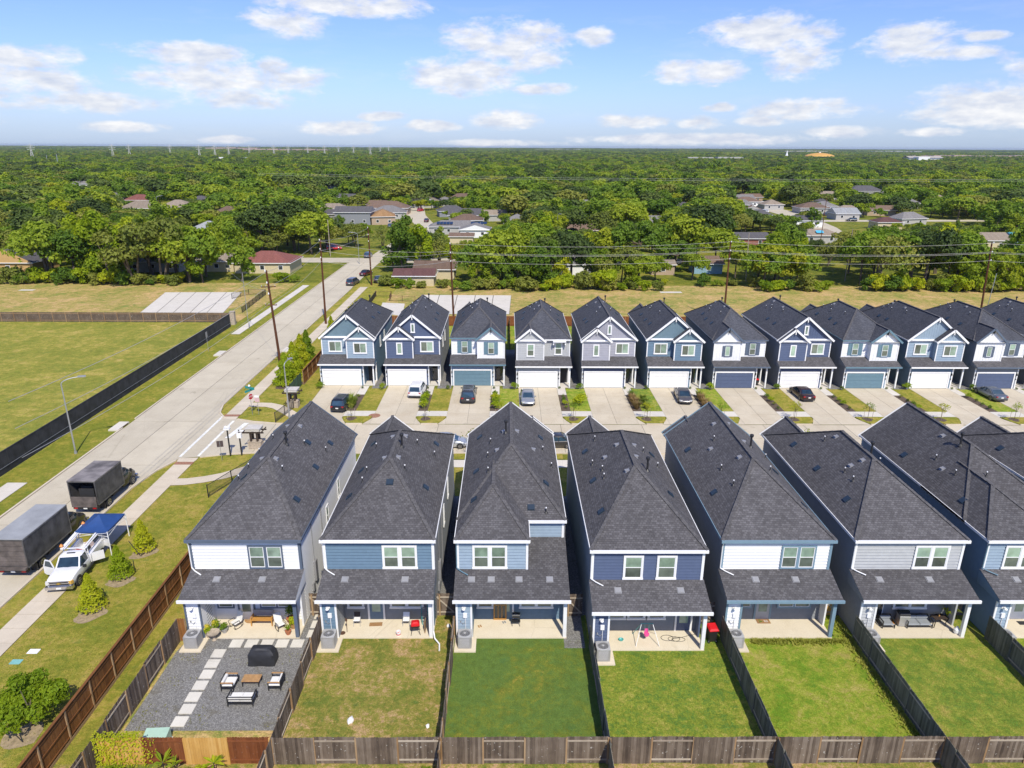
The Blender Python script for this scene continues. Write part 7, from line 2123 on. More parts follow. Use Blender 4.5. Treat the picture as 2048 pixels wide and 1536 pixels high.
def bg_house(lab, x, y, w, d, h, rise, wall, roof, rz=0.0, kind='hip', ridge='x', wins=3, carport=0):
    g = empty('bungalow', (x, y, 0), rz, lab, 'house', 'houses among the trees')
    b = MB(); b.box(-w/2, w/2, 0, d, 0, h); b.build('wall', WM_[wall], g)
    e = 0.45; X0, X1, Y0, Y1 = -w/2-e, w/2+e, -e, d+e
    b = MB(); s = min(w, d)/2+e
    if ridge == 'x':
        r0, r1 = (X0+s, X1-s) if kind == 'hip' else (X0, X1); ym = (Y0+Y1)/2
        Ls = sqrt((ym-Y0)**2+rise**2)
        b.poly([(X0,Y0,h),(X1,Y0,h),(r1,ym,h+rise),(r0,ym,h+rise)], 0, [(X0,0),(X1,0),(r1,Ls),(r0,Ls)]); b.poly([(X1,Y1,h),(X0,Y1,h),(r0,ym,h+rise),(r1,ym,h+rise)], 0, [(X1,0),(X0,0),(r0,Ls),(r1,Ls)])
        k = 0 if kind == 'hip' else 1
        b.poly([(X0,Y1,h),(X0,Y0,h),(r0,ym,h+rise)], k, [(Y1,0),(Y0,0),(ym,Ls)]); b.poly([(X1,Y0,h),(X1,Y1,h),(r1,ym,h+rise)], k, [(Y0,0),(Y1,0),(ym,Ls)])
    else:
        r0, r1 = (Y0+s, Y1-s) if kind == 'hip' else (Y0, Y1); xm = 0
        Ls = sqrt((xm-X0)**2+rise**2)
        b.poly([(X0,Y1,h),(X0,Y0,h),(xm,r0,h+rise),(xm,r1,h+rise)], 0, [(Y1,0),(Y0,0),(r0,Ls),(r1,Ls)]); b.poly([(X1,Y0,h),(X1,Y1,h),(xm,r1,h+rise),(xm,r0,h+rise)], 0, [(Y0,0),(Y1,0),(r1,Ls),(r0,Ls)])
        k = 0 if kind == 'hip' else 1
        b.poly([(X0,Y0,h),(X1,Y0,h),(xm,r0,h+rise)], k, [(X0,0),(X1,0),(xm,Ls)]); b.poly([(X1,Y1,h),(X0,Y1,h),(xm,r1,h+rise)], k, [(X1,0),(X0,0),(xm,Ls)])
    b.poly([(X0,Y0,h-0.01),(X0,Y1,h-0.01),(X1,Y1,h-0.01),(X1,Y0,h-0.01)], 1)
    rf = b.build('roof', [RM[roof], WM_[wall]], g)
    b = MB()
    for (xa, xb, ya, yb_) in ((X0-.06, X1+.06, Y0-.06, Y0), (X0-.06, X1+.06, Y1, Y1+.06), (X0-.06, X0, Y0, Y1), (X1, X1+.06, Y0, Y1)): b.box(xa, xb, ya, yb_, h-0.15, h+0.03)
    tag(b.build('fascia', M['trim_white'], rf), kind='stuff')
    for k in range(wins):
        wx = -w/2 + w*(k+0.5)/wins
        b = MB(); b.box(wx-0.6, wx+0.6, -0.04, 0, 0.95, 2.15); f_ = b.build('window', M['trim_white'], g)
        b = MB(); b.box(wx-0.5, wx+0.5, -0.06, -0.042, 1.05, 2.05); b.build('pane', M['dark_glass'], f_)
    if carport:
        b = MB(); b.box(w/2+0.6, w/2+carport, -2.5, d*0.7, 2.45, 2.6); b.build('carport_roof', M['trim_white'], g)
        for px_, py_ in ((w/2+carport-0.2, -2.3), (w/2+0.8, -2.3)):
            b = MB(); b.box(px_-0.06, px_+0.06, py_-0.06, py_+0.06, 0, 2.45); b.build('post', M['trim_white'], g)
    return g
bg_house("yellow-walled house with a dark hip roof at the left edge", -130, 183, 13, 11, 2.9, 3.4, 'yellow', 'dark', 0, 'gable', 'y', 1)
bg_house("pale house with a grey roof glimpsed through the left treeline", -94, 186, 14, 8, 2.8, 1.8, 'lgrey', 'grey')
bg_house("cream house with a brick red hip roof left of the main road", -64.5, 184.5, 14.5, 11, 2.8, 2.4, 'cream', 'red', 0, 'hip', 'x', 3)
bg_house("tan-roofed cream house behind the large treeline tree, left of the red roof", -77.5, 187, 9, 9, 2.8, 2.0, 'cream', 'tan')
bg_house("low maroon-roofed cream garage right of the main road", -22.5, 167.5, 9.5, 6.5, 2.5, 1.3, 'cream', 'maroon', 0, 'gable', 'x', 0)
bg_house("brown-roofed house standing behind the maroon-roofed garage", -18.5, 176.5, 10, 8, 2.6, 1.6, 'cream', 'brown', 0, 'gable', 'x', 1)
bg_house("long white building hidden by trees at mid picture", 18, 183, 15, 8, 2.9, 2.4, 'white', 'grey', 0, 'gable', 'x', 2)
bg_house("small tan-pink building beside the open grass gap", 41, 184, 6, 5, 2.8, 0.9, 'tan', 'tan', 0, 'gable', 'x', 1)
bg_house("pale blue shed with a brown roof by the open grass gap", 53.5, 186, 7.5, 6, 2.7, 1.7, 'blue', 'brown', 0, 'gable', 'x', 1)
bg_house("red brick house with a dark grey roof right of the tall tree", 82.5, 240, 13, 9, 2.8, 1.6, 'brick', 'dark', 0, 'gable', 'x', 2)
bg_house("two-storey grey house with white gable trim beyond the crossing", -66, 305, 15, 10, 5.2, 2.2, 'grey', 'dark', 0.0, 'gable', 'x', 3)
bg_house("house with an orange-tan roof slope beyond the crossing", -53, 306, 10, 14, 3.4, 2.6, 'tan', 'orange', 0.2, 'hip', 'y', 2)
bg_house("grey-roofed house with a white front beyond the crossing", -55, 330, 16, 12, 3.0, 2.8, 'lgrey', 'grey', 0.1, 'hip', 'x', 2)
bg_house("brown-roofed house behind the two-storey grey one", -60, 352, 22, 12, 3.2, 3.0, 'tan', 'brown', 0.0, 'hip', 'x', 2)
bg_house("large tan-grey roof farther up the centre street", -47, 392, 18, 14, 3.2, 4.0, 'lgrey', 'tan', 0.0, 'gable', 'y', 2)
bg_house("solar-panelled grey house with a white front, nearest of its group", -20, 272, 20, 9, 2.9, 2.0, 'lgrey', 'grey', 0.0, 'hip', 'x', 4)
bg_house("pale gabled porch house in the solar panel group", -12, 262, 11, 9, 2.9, 1.7, 'white', 'grey', 0.0, 'gable', 'y', 2)
bg_house("reddish-roofed house behind the solar-panelled one", -17, 296, 13, 10, 3.0, 2.2, 'lgrey', 'brown', 0.0, 'hip', 'x', 2)
bg_house("dark-roofed house farthest of the solar panel group", -19, 316, 14, 10, 3.2, 2.6, 'grey', 'dark', 0.0, 'gable', 'x', 2)
bg_house("small brown-roofed outbuilding right of the solar group", -16, 246, 8, 6, 2.4, 1.0, 'cream', 'brown', 0.0, 'gable', 'x', 0)
b = MB()
for k in range(2):
    for j in range(5): b.obox((-26.5+j*1.25+k*13, 273.8, 4.15), (1.15, 2.0, 0.06), rx=radians(20))
tag(b.build('solar_panels', plain('solar_panel', (0.02, 0.04, 0.09), 0.15)), "blue-black solar panels on the grey roofs among the trees", 'solar panels', None, 'stuff')
for (lab, x, y, w, d, h, rs, wl, rf, kd, cp) in [
 ("house with a white carport and brown roof, leftmost of the far right-hand street", 136.5, 408, 15, 11, 2.9, 2.4, 'white', 'brown', 'hip', 6), ("grey-roofed pale house behind the far right street", 141, 432, 14, 10, 2.9, 2.2, 'lgrey', 'grey', 'gable', 0),
 ("brown-roofed white house with a carport on the far right street", 157, 366, 15, 11, 2.9, 2.4, 'white', 'brown', 'hip', -6), ("tan-roofed house beside the brown-roofed one on the far right street", 168, 378, 12, 10, 2.9, 2.2, 'lgrey', 'grey', 'hip', 0),
 ("house with a pale grey-white roof and open carport", 159, 334, 11, 10, 2.9, 2.4, 'white', 'pale', 'gable', 0), ("brown-roofed house with a blue tarp patch", 110.5, 249, 14, 8, 2.8, 1.9, 'lgrey', 'tan', 'hip', 0),
 ("maroon-roofed tan house at the foot of the pinkish tree", 157, 292, 10, 8, 3.2, 1.8, 'cream', 'maroon', 'hip', 0), ("tan gabled house near the right edge above the treeline", 162, 236, 13, 9, 2.9, 2.2, 'cream', 'tan', 'gable', 0),
 ("teal-roofed building cut by the right edge", 177, 240, 8, 9, 2.9, 1.8, 'blue', 'teal', 'gable', 0), ("dark-roofed white house high in the right-hand woods", 253, 508, 24, 14, 3.2, 3.6, 'white', 'dark', 'hip', 0),
 ("brown roof peeking out in the right-hand woods", 262, 440, 12, 10, 3.0, 3.4, 'tan', 'tan', 'hip', 0), ("small dark-roofed house above the far street end", 128, 302, 11, 8, 2.8, 1.8, 'white', 'dark', 'gable', 0),
 ("tan hip-roofed house, left one of the pair in the left woods", -178, 346, 17, 12, 3.2, 3.2, 'white', 'tan', 'hip', 0), ("tan hip-roofed house, right one of the pair in the left woods", -163, 352, 15, 12, 3.2, 3.2, 'white', 'tan', 'hip', 0),
 ("pink-walled house with a reddish roof under the big dark tree", -204, 398, 14, 10, 3.2, 2.8, 'pink', 'red', 'hip', 0), ("grey-roofed house right of the tan hip roofs", -168, 392, 12, 10, 3.2, 2.6, 'lgrey', 'dark', 'hip', 0),
 ("pale grey roofed house glimpsed left of the bright tree", -111, 262, 10, 9, 3.0, 2.4, 'white', 'pale', 'hip', 0), ("small white building far up on the left", -330, 560, 20, 8, 3.4, 2.0, 'white', 'grey', 'gable', 0),
 ("grey house with a pale roof edge in the left middle woods", -122, 500, 14, 9, 3.2, 2.4, 'lgrey', 'pale', 'hip', 0)]:
    bg_house(lab, x, y, w, d, h, rs, 'lgrey' if wl == 'white' and x > 140 else wl, rf, 0.0, kd, 'x', 2, abs(cp))
for k, (x_, y_, rf_, wl_, rg_) in enumerate(MOREH):
    bg_house(['dark', 'brown', 'tan', 'grey'][['dark', 'brown', 'tan', 'grey'].index(rf_)] + "-roofed bungalow half hidden by trees, " + near(x_, y_), x_, y_, 10 + (k*7) % 5, 8 + (k*3) % 3, 2.8, 2.0 + 0.3*(k % 3), wl_, rf_, (k % 5 - 2)*0.12, 'hip' if k % 3 else 'gable', rg_, 2)
b = MB(); b.obox((110.0, 250.2, 4.0), (2.6, 1.6, 0.05), rx=radians(25)); tag(b.build('blue_tarp', plain('blue_tarp', (0.08, 0.42, 0.62), 0.5)), "bright blue tarp patch on the brown far roof", 'tarp')
CARP = [("white car on the far right-hand street", 133, 372, 'white_car_paint'), ("blue car at the far carport", 139, 398, 'steel_blue_car_paint'), ("white car under the far carport", 131, 404, 'white_car_paint'), ("silver car before the brown-roofed far house", 153, 358, 'silver_car_paint'), ("dark car before the brown-roofed far house", 159, 355, 'black_car_paint'),
        ("white truck on the far right street by the round dark tree", 166, 352, 'white_car_paint'), ("dark car under the pale-roofed carport", 158, 328, 'black_car_paint'), ("dark car coming down the far centre street", -36, 318, 'dark_red_car_paint'), ("red car parked by the far centre street", -45, 372, 'red_car_paint'), ("dark pickup before the grey two-storey house", -48.5, 296, 'steel_blue_car_paint')]
for (lab, x, y, mt) in CARP: car(lab, x, y, R6.choice((0, 1.2, 1.57, 3.0)), 'suv', _MC[mt], 'car', group='cars on distant streets')
# far landmarks
b = MB()
for (a, c, e, f, z) in ((-38, 38, 0, 30, 11),): b.box(a, c, e, f, 0, z)
b.poly([(-40,-2,11),(40,-2,11),(40,15,14.5),(-40,15,14.5)], 1); b.poly([(40,32,11),(-40,32,11),(-40,15,14.5),(40,15,14.5)], 1)
g = empty('warehouse', (965, 1690, 0), 0, "large pale warehouse above the woods at the right", 'building'); b.build('hall', [M['white'], plain('warehouse_roof', (0.42, 0.38, 0.33), 0.7)], g)
b = MB(); b.box(-30, -4, -22, -0.1, 0, 13); b.build('annex', M['white'], g)
g = empty('domed_roof', (955, 2250, 0), 0, "low orange dome rising from the woods at the right", 'building')
b = MB(); b.lathe([(44, 6), (42, 9), (34, 12.5), (20, 15.5), (6, 17), (0, 17.3)], n=28); b.build('dome', plain('orange_dome', (0.62, 0.34, 0.06), 0.6), g)
b = MB(); b.lathe([(44, 0), (44, 6)], n=28); b.build('drum', M['white'], g); b = MB(); b.lathe([(3, 17), (3, 19), (0, 20)], n=12); b.build('lantern', M['white'], g)
b = MB(); b.lathe([(5, 0), (5, 9), (3.5, 10), (0.3, 24)], n=8); tag(b.build('church_steeple', M['white'], None, loc=(858, 2260, 0)), "thin white church spire left of the orange dome", 'steeple')
for (lab, x, y, w, h, z, c) in [("long white low building in the woods right of centre", 530, 1850, 150, 30, 9.5, WM_['lgrey']), ("pinkish apartment rows at the left horizon", -1750, 4700, 340, 60, 19, 'p'), ("pinkish-brown apartment rows behind the pylons", -1080, 3600, 420, 60, 16, 'p'),
       ("white flat building at the horizon, centre right", 360, 5200, 330, 60, 17, WM_['lgrey']), ("white industrial building at the right horizon", 1750, 4300, 260, 60, 15, WM_['lgrey']), ("brownish roofs at the far right horizon", 1560, 2350, 520, 60, 11, 'p'), ("second white building at the right horizon", 2450, 4600, 300, 60, 15, WM_['lgrey']), ("white roof far left of centre", -560, 1500, 70, 20, 10, M['white'])]:
    m_ = M['far_pink'] if c == 'p' and 'far_pink' in M else (plain('far_pinkish_wall', (0.42, 0.30, 0.26), 0.8) if c == 'p' else c)
    g = empty('distant_building', (x, y, 0), 0, lab, 'building', 'distant buildings')
    b = MB(); k = max(1, int(w/60))
    for j in range(k): b.box(-w/2+j*w/k, -w/2+(j+0.85)*w/k, 0, h, 0, z*(0.85+0.15*((j*7) % 3)/2))
    tag(b.build('wall', m_, g), kind='stuff')
# lattice pylons
def pylon_mesh():
    b = MB(); H = 34; q = 3.4
    for sx, sy in ((-1,-1),(1,-1),(1,1),(-1,1)):
        b.beam((sx*q, sy*q, 0), (sx*0.8, sy*0.8, H*0.62), 0.45); b.beam((sx*0.8, sy*0.8, H*0.62), (0, 0, H), 0.35)
    n = 6
    for k in range(n):
        z0, z1 = H*0.62*k/n, H*0.62*(k+1)/n; a0, a1 = q+(0.8-q)*k/n, q+(0.8-q)*(k+1)/n
        for s_ in (-1, 1): b.beam((-a0, s_*a0, z0), (a1, s_*a1, z1), 0.25); b.beam((a0, s_*a0, z0), (-a1, s_*a1, z1), 0.25)
    arms = MB()
    for z, L in ((H*0.64, 6.5), (H*0.76, 7.5), (H*0.88, 5.5)): arms.beam((-L, 0, z), (L, 0, z), 0.4); arms.beam((-L, 0, z), (0, 0, z+2.2), 0.25); arms.beam((L, 0, z), (0, 0, z+2.2), 0.25)
    return b.mesh('tower', M['pylon']), arms.mesh('cross_arms', M['pylon'])
M['pylon'] = plain('pale_lattice_steel', (0.58, 0.57, 0.54), 0.6, 0.2)
ptm, pam = pylon_mesh()
wp = ["leftmost large lattice pylon", "lattice pylon", "lattice pylon left of centre"]
for k, (u, Y) in enumerate([(160, 1500), (305, 1640), (335, 1900), (408, 2350), (460, 1800), (488, 1990), (513, 1960), (550, 2500), (594, 2200), (620, 2450), (655, 2600), (685, 2350), (710, 2700), (737, 2500), (767, 2250), (785, 3000), (800, 3300)]):
    x = (u-1014)/1400*Y*1.055
    g = empty('lattice_pylon', (x, Y, 0), 0.5, "leftmost lattice pylon at the skyline" if k == 0 else "pale lattice pylon in the row below the left horizon", 'pylon', 'lattice pylons')
    mkobj('tower', ptm, g); mkobj('cross_arms', pam, g)
for (u, Y, h) in ((35, 1100, 22), (203, 1050, 19), (185, 1300, 14)):
    b = MB(); b.tube((0,0,0), (0.6,0,h), 0.5, 0.4, 6); tag(b.build('mast', M['steel'], None, loc=((u-1014)/1400*Y*1.055, Y, 0)), "pale straight pole standing above the left woods", 'pole', 'pale poles above the left woods')

# ---------------------------------------------------------------- air
hz = MB(); hz.box(-9500, 9500, -100, 14500, -1.5, 37)
hm = bpy.data.materials.new('haze_air'); hm.use_nodes = True
hn = NT(hm.node_tree); hn.n.clear()
ho = hn.new('ShaderNodeOutputMaterial'); hv = hn.new('ShaderNodeVolumePrincipled')
hv.inputs['Color'].default_value = (0.80, 0.88, 1.0, 1)
hv.inputs['Density'].default_value = 0.00005
hv.inputs['Anisotropy'].default_value = 0.3
hn.link(hv.outputs[0], ho.inputs['Volume'])
tag(hz.build('haze', hm), "thin blue-grey air over the whole scene", None, None, 'stuff')
# ================================================================ YARD AND PORCH THINGS
def rearx(i): return -14.2 + LOT*i - 7.5
def ac_unit(x, y, lab):
    g = empty('air_conditioner', (x, y, 0.1), 0, lab, 'air conditioner', 'condenser units')
    b = MB(); w = 0.44; h = 0.92; r = 0.1
    ring0 = [(-w+r,-w),(w-r,-w),(w,-w+r),(w,w-r),(w-r,w),(-w+r,w),(-w,w-r),(-w,-w+r)]
    b.loft([[(a*0.93, c*0.93, z) for a, c in ring0] for z in (0.04, h-0.06)]); b.build('coil', M['ac_dark'], g)
    b = MB()
    for k in range(13):
        z = 0.07 + k*0.062
        b.loft([[(a*q, c*q, z+dz) for a, c in ring0] for q, dz in ((0.97, 0), (1.0, 0.012), (0.96, 0.045))], cap=False)
    tag(b.build('louvres', M['ac'], g), kind='stuff')
    b = MB()
    for sx in (-1, 1):
        for sy in (-1, 1): b.box(sx*(w-0.05)-0.055, sx*(w-0.05)+0.055, sy*(w-0.05)-0.055, sy*(w-0.05)+0.055, 0, h-0.05)
    tag(b.build('corner_posts', M['ac'], g), kind='stuff')
    b = MB(); b.loft([[(a*q, c*q, z) for a, c in ring0] for q, z in ((1.03, 0), (1.03, 0.05))]); b.build('base', M['ac'], g)
    b = MB(); n = 24
    outer = []
    for k in range(n):
        a = 2*pi*k/n; q = 1/max(abs(cos(a)), abs(sin(a))); q = min(q, 1.28)
        outer.append((w*1.03*q*cos(a), w*1.03*q*sin(a)))
    R0 = [(x_, y_, h-0.08) for x_, y_ in outer]; R1 = [(x_, y_, h-0.02) for x_, y_ in outer]; R2 = [(0.37*cos(2*pi*k/n), 0.37*sin(2*pi*k/n), h) for k in range(n)]; R3 = [(0.34*cos(2*pi*k/n), 0.34*sin(2*pi*k/n), h-0.06) for k in range(n)]
    b.loft([R0, R1, R2, R3], cap=False); b.build('top_cover', M['ac_top'], g)
    b = MB(); b.tube((0,0,h-0.2), (0,0,h-0.16), 0.35, n=20); b.build('fan_well', M['ac_dark'], g)
    b = MB()
    for k in range(5):
        a = 2*pi*k/5; b.obox((0.19*cos(a), 0.19*sin(a), h-0.11), (0.28, 0.13, 0.012), rz=a, rx=0.4)
    b.tube((0,0,h-0.13), (0,0,h-0.05), 0.06, n=10); b.build('fan', M['vent_grey'], g)
    b = MB()
    for r_ in (0.12, 0.2, 0.28, 0.345):
        for k in range(20):
            a, c = 2*pi*k/20, 2*pi*(k+1)/20; b.beam((r_*cos(a), r_*sin(a), h+0.005), (r_*cos(c), r_*sin(c), h+0.005), 0.009)
    for k in range(8): a = pi*k/8; b.beam((-0.36*cos(a), -0.36*sin(a), h+0.01), (0.36*cos(a), 0.36*sin(a), h+0.01), 0.009)
    b.lathe([(0.08, h), (0.06, h+0.03), (0, h+0.035)], n=10)
    tag(b.build('fan_guard', M['ac_top'], g), kind='stuff')
M['ac_top'] = plain('ac_light_metal', (0.45, 0.45, 0.45), 0.45, 0.2)
acl = ["grey air conditioner beside the gravel yard's potted plants", "air conditioner at the corner of the brown patchy yard", "air conditioner by the light blue closet wall", "air conditioner below the navy closet wall", "air conditioner before the white closet wall with blue trim", "air conditioner half hidden by the divider fence of the sofa yard", "air conditioner hidden at the right edge house"]
for i in range(7):
    ac_unit(rearx(i)+0.6, 39.2 - (1.25 if i == 3 else 0), acl[i])

# ---- gravel yard: stepping slabs, lounge set, covered grill
pv = sheet('stepping_path', [(-19.6, 32.1), (-18.7, 32.1), (-18.7, 32.2), (-19.6, 32.2)], 0.02, M['gravel'])
b = MB(); b.box(-0.4, 0.4, -0.38, 0.38, 0, 0.05); pm = b.mesh('paver', M['paver'])
for k in range(7): mkobj('paver', pm, pv, (-19.12 + 0.03*sin(k*2), 32.55+0.97*k, 0.02))
for k in range(6): mkobj('paver', pm, pv, (-18.3+1.03*k, 39.35, 0.02))
for k in range(4): mkobj('paver', pm, pv, (-13.35, 40.35+1.0*k, 0.02), 0)
M['cushion'] = plain('off_white_cushion', (0.70, 0.69, 0.66), 0.9, var=0.06)
M['gcushion'] = plain('grey_cushion', (0.25, 0.27, 0.29), 0.9)
M['teak'] = plain('teak_wood', (0.42, 0.24, 0.10), 0.6, var=0.25, scale=6)
M['orange_wood'] = plain('orange_stained_wood', (0.50, 0.25, 0.06), 0.5, var=0.15)
M['cover'] = plain('black_vinyl_cover', (0.025, 0.026, 0.03), 0.55, var=0.3, bump=0.5, bscale=5)
def cushion(b, x0, x1, y0, y1, z0, z1):
    r = 0.05; rings = []
    for q, z in ((r, z0), (0, z0+r), (0, z1-r), (r, z1)):
        rings.append([(x0+q,y0+q,z),(x1-q,y0+q,z),(x1-q,y1-q,z),(x0+q,y1-q,z)])
    b.loft(rings)
def lounge(x, y, rz, w, lab, frame='black', cush='cushion', arm=None, group='outdoor seats'):
    """seat facing +y in its own frame, back at -y"""
    g = empty('garden_sofa' if w > 1.1 else 'garden_chair', (x, y, 0.03), rz, lab, 'seat', group)
    d = 0.75; b = MB()
    for sx in (-1, 1):
        for sy in (-1, 1): bb = MB(); bb.box(sx*w/2-0.025, sx*w/2+0.025, sy*d/2-0.025, sy*d/2+0.025, 0, 0.6 if sy > 0 else 0.72); bb.build('leg', M[frame], g)
        b.box(sx*w/2-0.02, sx*w/2+0.02, -d/2, d/2, 0.22, 0.27)
    b.box(-w/2, w/2, d/2-0.02, d/2+0.02, 0.22, 0.27); b.box(-w/2, w/2, -d/2-0.02, -d/2+0.02, 0.22, 0.27)
    b.box(-w/2, w/2, -d/2-0.02, -d/2+0.02, 0.68, 0.72); b.box(-w/2, w/2, -d/2-0.02, -d/2+0.02, 0.50, 0.53)
    tag(b.build('frame', M[frame], g), kind='stuff')
    for sx in (-1, 1):
        bb = MB(); bb.box(sx*w/2-0.04, sx*w/2+0.04, -d/2, d/2+0.02, 0.6, 0.64); bb.build('armrest', M[arm or frame], g)
    n = 2 if w > 1.1 else 1
    for k in range(n):
        x0 = -w/2+0.04+k*(w-0.08)/n; x1 = x0+(w-0.08)/n-0.01
        bb = MB(); cushion(bb, x0, x1, -d/2+0.05, d/2, 0.28, 0.42); bb.build('seat_cushion', M[cush], g)
        bb = MB(); cushion(bb, x0, x1, -d/2+0.02, -d/2+0.17, 0.42, 0.68); bb.build('back_cushion', M[cush], g)
    return g
lounge(-17.25, 35.4, -pi/2, 0.85, "white-cushioned garden chair left of the wooden coffee table", arm='teak', group='gravel yard seats')
lounge(-14.35, 35.45, pi/2, 0.85, "white-cushioned garden chair right of the wooden coffee table", arm='teak', group='gravel yard seats')
lounge(-16.0, 34.1, 0, 1.5, "two-seat white-cushioned garden sofa, back towards the near fence", group='gravel yard seats')
g = empty('coffee_table', (-15.95, 35.65, 0.03), 0, "low wooden coffee table amid the white garden seats", 'table')
for k in range(8): b = MB(); b.box(-0.55, 0.55, -0.32+k*0.08, -0.245+k*0.08, 0.38, 0.42); b.build('slat', M['teak'], g)
for sx in (-0.5, 0.5):
    for sy in (-0.28, 0.28): b = MB(); b.box(sx-0.025, sx+0.025, sy-0.025, sy+0.025, 0, 0.38); b.build('leg', M['black'], g)
b = MB(); rings = []; rnd = random.Random(4)
for q, z in ((1.04, 0.0), (1.0, 0.35), (0.98, 0.78), (0.9, 0.92), (0.74, 1.12), (0.5, 1.2)):
    rings.append([(0.85*q*sx + (rnd.uniform(-.03, .03) if z < 0.5 else 0), 0.42*q*sy*(1 if z < 0.9 else 0.9) + (rnd.uniform(-.03, .03) if z < 0.5 else 0), z) for sx, sy in ((-1,-0.85),(-0.85,-1),(-0.4,-1.03),(0,-0.98),(0.4,-1.03),(0.85,-1),(1,-0.85),(1,0.85),(0.85,1),(0,1),(-0.85,1),(-1,0.85))])
b.loft(rings); o = b.build('covered_grill', M['cover'], None, loc=(-15.9, 37.6, 0.02)); smooth_by_angle(o, 28)
tag(o, "large grill under a black cover on the gravel", 'grill')
g = empty('utility_box', (-19.7, 31.0, 0), 0.05, "pale green utility box behind the cedar fence", 'utility box')
b = MB(); b.loft([[(-0.65,-0.4,0),(0.65,-0.4,0),(0.65,0.4,0),(-0.65,0.4,0)],[(-0.65,-0.4,0.6),(0.65,-0.4,0.6),(0.65,0.4,0.75),(-0.65,0.4,0.75)]]); b.build('cabinet', plain('pale_green_metal', (0.36, 0.52, 0.42), 0.5), g)
b = MB(); b.box(-0.7, 0.7, -0.45, 0.45, -0.01, 0.03); b.build('pad', M['walk_new'], g)
# lids in the lawn
for (x, y, m_, lab) in ((-31.5, 38.6, 'vent_grey', "pale utility lid set in the lawn"), (-32.0, 37.6, 'teal', "blue-green utility lid set in the lawn")):
    b = MB(); b.box(-0.35, 0.35, -0.22, 0.22, 0, 0.03); tag(b.build('access_cover', M['trim_white'] if m_ == 'vent_grey' else plain('teal_lid', (0.2, 0.45, 0.42), 0.6), None, loc=(x, y, 0.01)), lab, 'lid')

# ---- plants
M['terracotta'] = plain('terracotta', (0.42, 0.15, 0.07), 0.8, var=0.2)
M['petal_yellow'] = plain('yellow_petals', (0.62, 0.50, 0.04), 0.7, var=0.1)
def pot(g, r, h, mat): b = MB(); b.lathe([(r*0.7,0),(r,h*0.9),(r*1.1,h*0.9),(r*1.1,h),(r*0.9,h),(r*0.85,h*0.85)], n=14); b.build('pot', mat, g)
def plant(x, y, r, h, ph, mat, leaf, lab, flower=False, blades=False, z=0.1):
    g = empty('potted_plant', (x, y, z), 0, lab, 'potted plant', 'potted plants')
    pot(g, r, ph, mat); rnd = random.Random(int(abs(x*100)+y)); b = MB()
    if blades:
        for _ in range(26):
            a = rnd.uniform(0, 6.28); d = Vector((cos(a), sin(a), 0)); t_ = Vector((-sin(a), cos(a), 0))*0.03; L = rnd.uniform(.4, 1)*h
            p0 = Vector((0,0,ph)); p1 = p0+d*L*0.35+Z3*L*0.8; p2 = p0+d*L*0.8+Z3*L*0.7; b.poly([p0-t_*.5,p0+t_*.5,p1+t_,p1-t_]); b.poly([p1-t_,p1+t_,p2])
    else:
        crown(b, rnd, [((rnd.uniform(-.5,.5)*r, rnd.uniform(-.5,.5)*r, ph+h*rnd.uniform(.3,.7)), h*rnd.uniform(.3,.45), 0.9) for _ in range(5)], 260, 0.13)
    b.build('foliage', M[leaf], g)
    if flower:
        b = MB(); crown(b, rnd, [((rnd.uniform(-.4,.4)*r, 0, ph+h*0.75), h*0.4, 0.7)], 70, 0.09); tag(b.build('flowers', M['petal_yellow'], g), kind='stuff')
plant(-20.05, 40.5, 0.25, 0.6, 0.3, M['vent_grey'], 'leaf_bright', "yellow-flowered potted plant at the porch corner", True)
plant(-20.4, 40.0, 0.22, 0.6, 0.35, M['stone'], 'leaf_bright', "bright leafy plant in a stone urn by the air conditioner", True)
plant(-19.5, 40.45, 0.22, 0.5, 0.32, M['ac'], 'leaf', "green plant in a round grey pot on the porch edge")
plant(-15.05, 40.25, 0.2, 0.5, 0.3, M['terracotta'], 'leaf_bright', "spiky plant in a terracotta pot near the blue post", blades=True)
plant(-15.2, 41.5, 0.3, 0.9, 0.4, M['terracotta'], 'leaf', "large leafy potted plant beside the porch bench")
plant(-14.9, 40.9, 0.22, 0.6, 0.3, M['teak'], 'leaf_bright', "bushy potted plant on a wooden stand by the post")
g = empty('bird_bath', (-19.95, 39.75, 0.02), 0, "stone bird bath bowl at the corner of the porch slab", 'bird bath')
b = MB(); b.lathe([(0.16,0),(0.1,0.1),(0.09,0.45),(0.16,0.5)], n=12); b.build('pedestal', M['stone'], g); b = MB(); b.lathe([(0.1,0.5),(0.4,0.58),(0.42,0.64),(0.34,0.62),(0.0,0.56)], n=16); b.build('bowl', M['stone'], g)
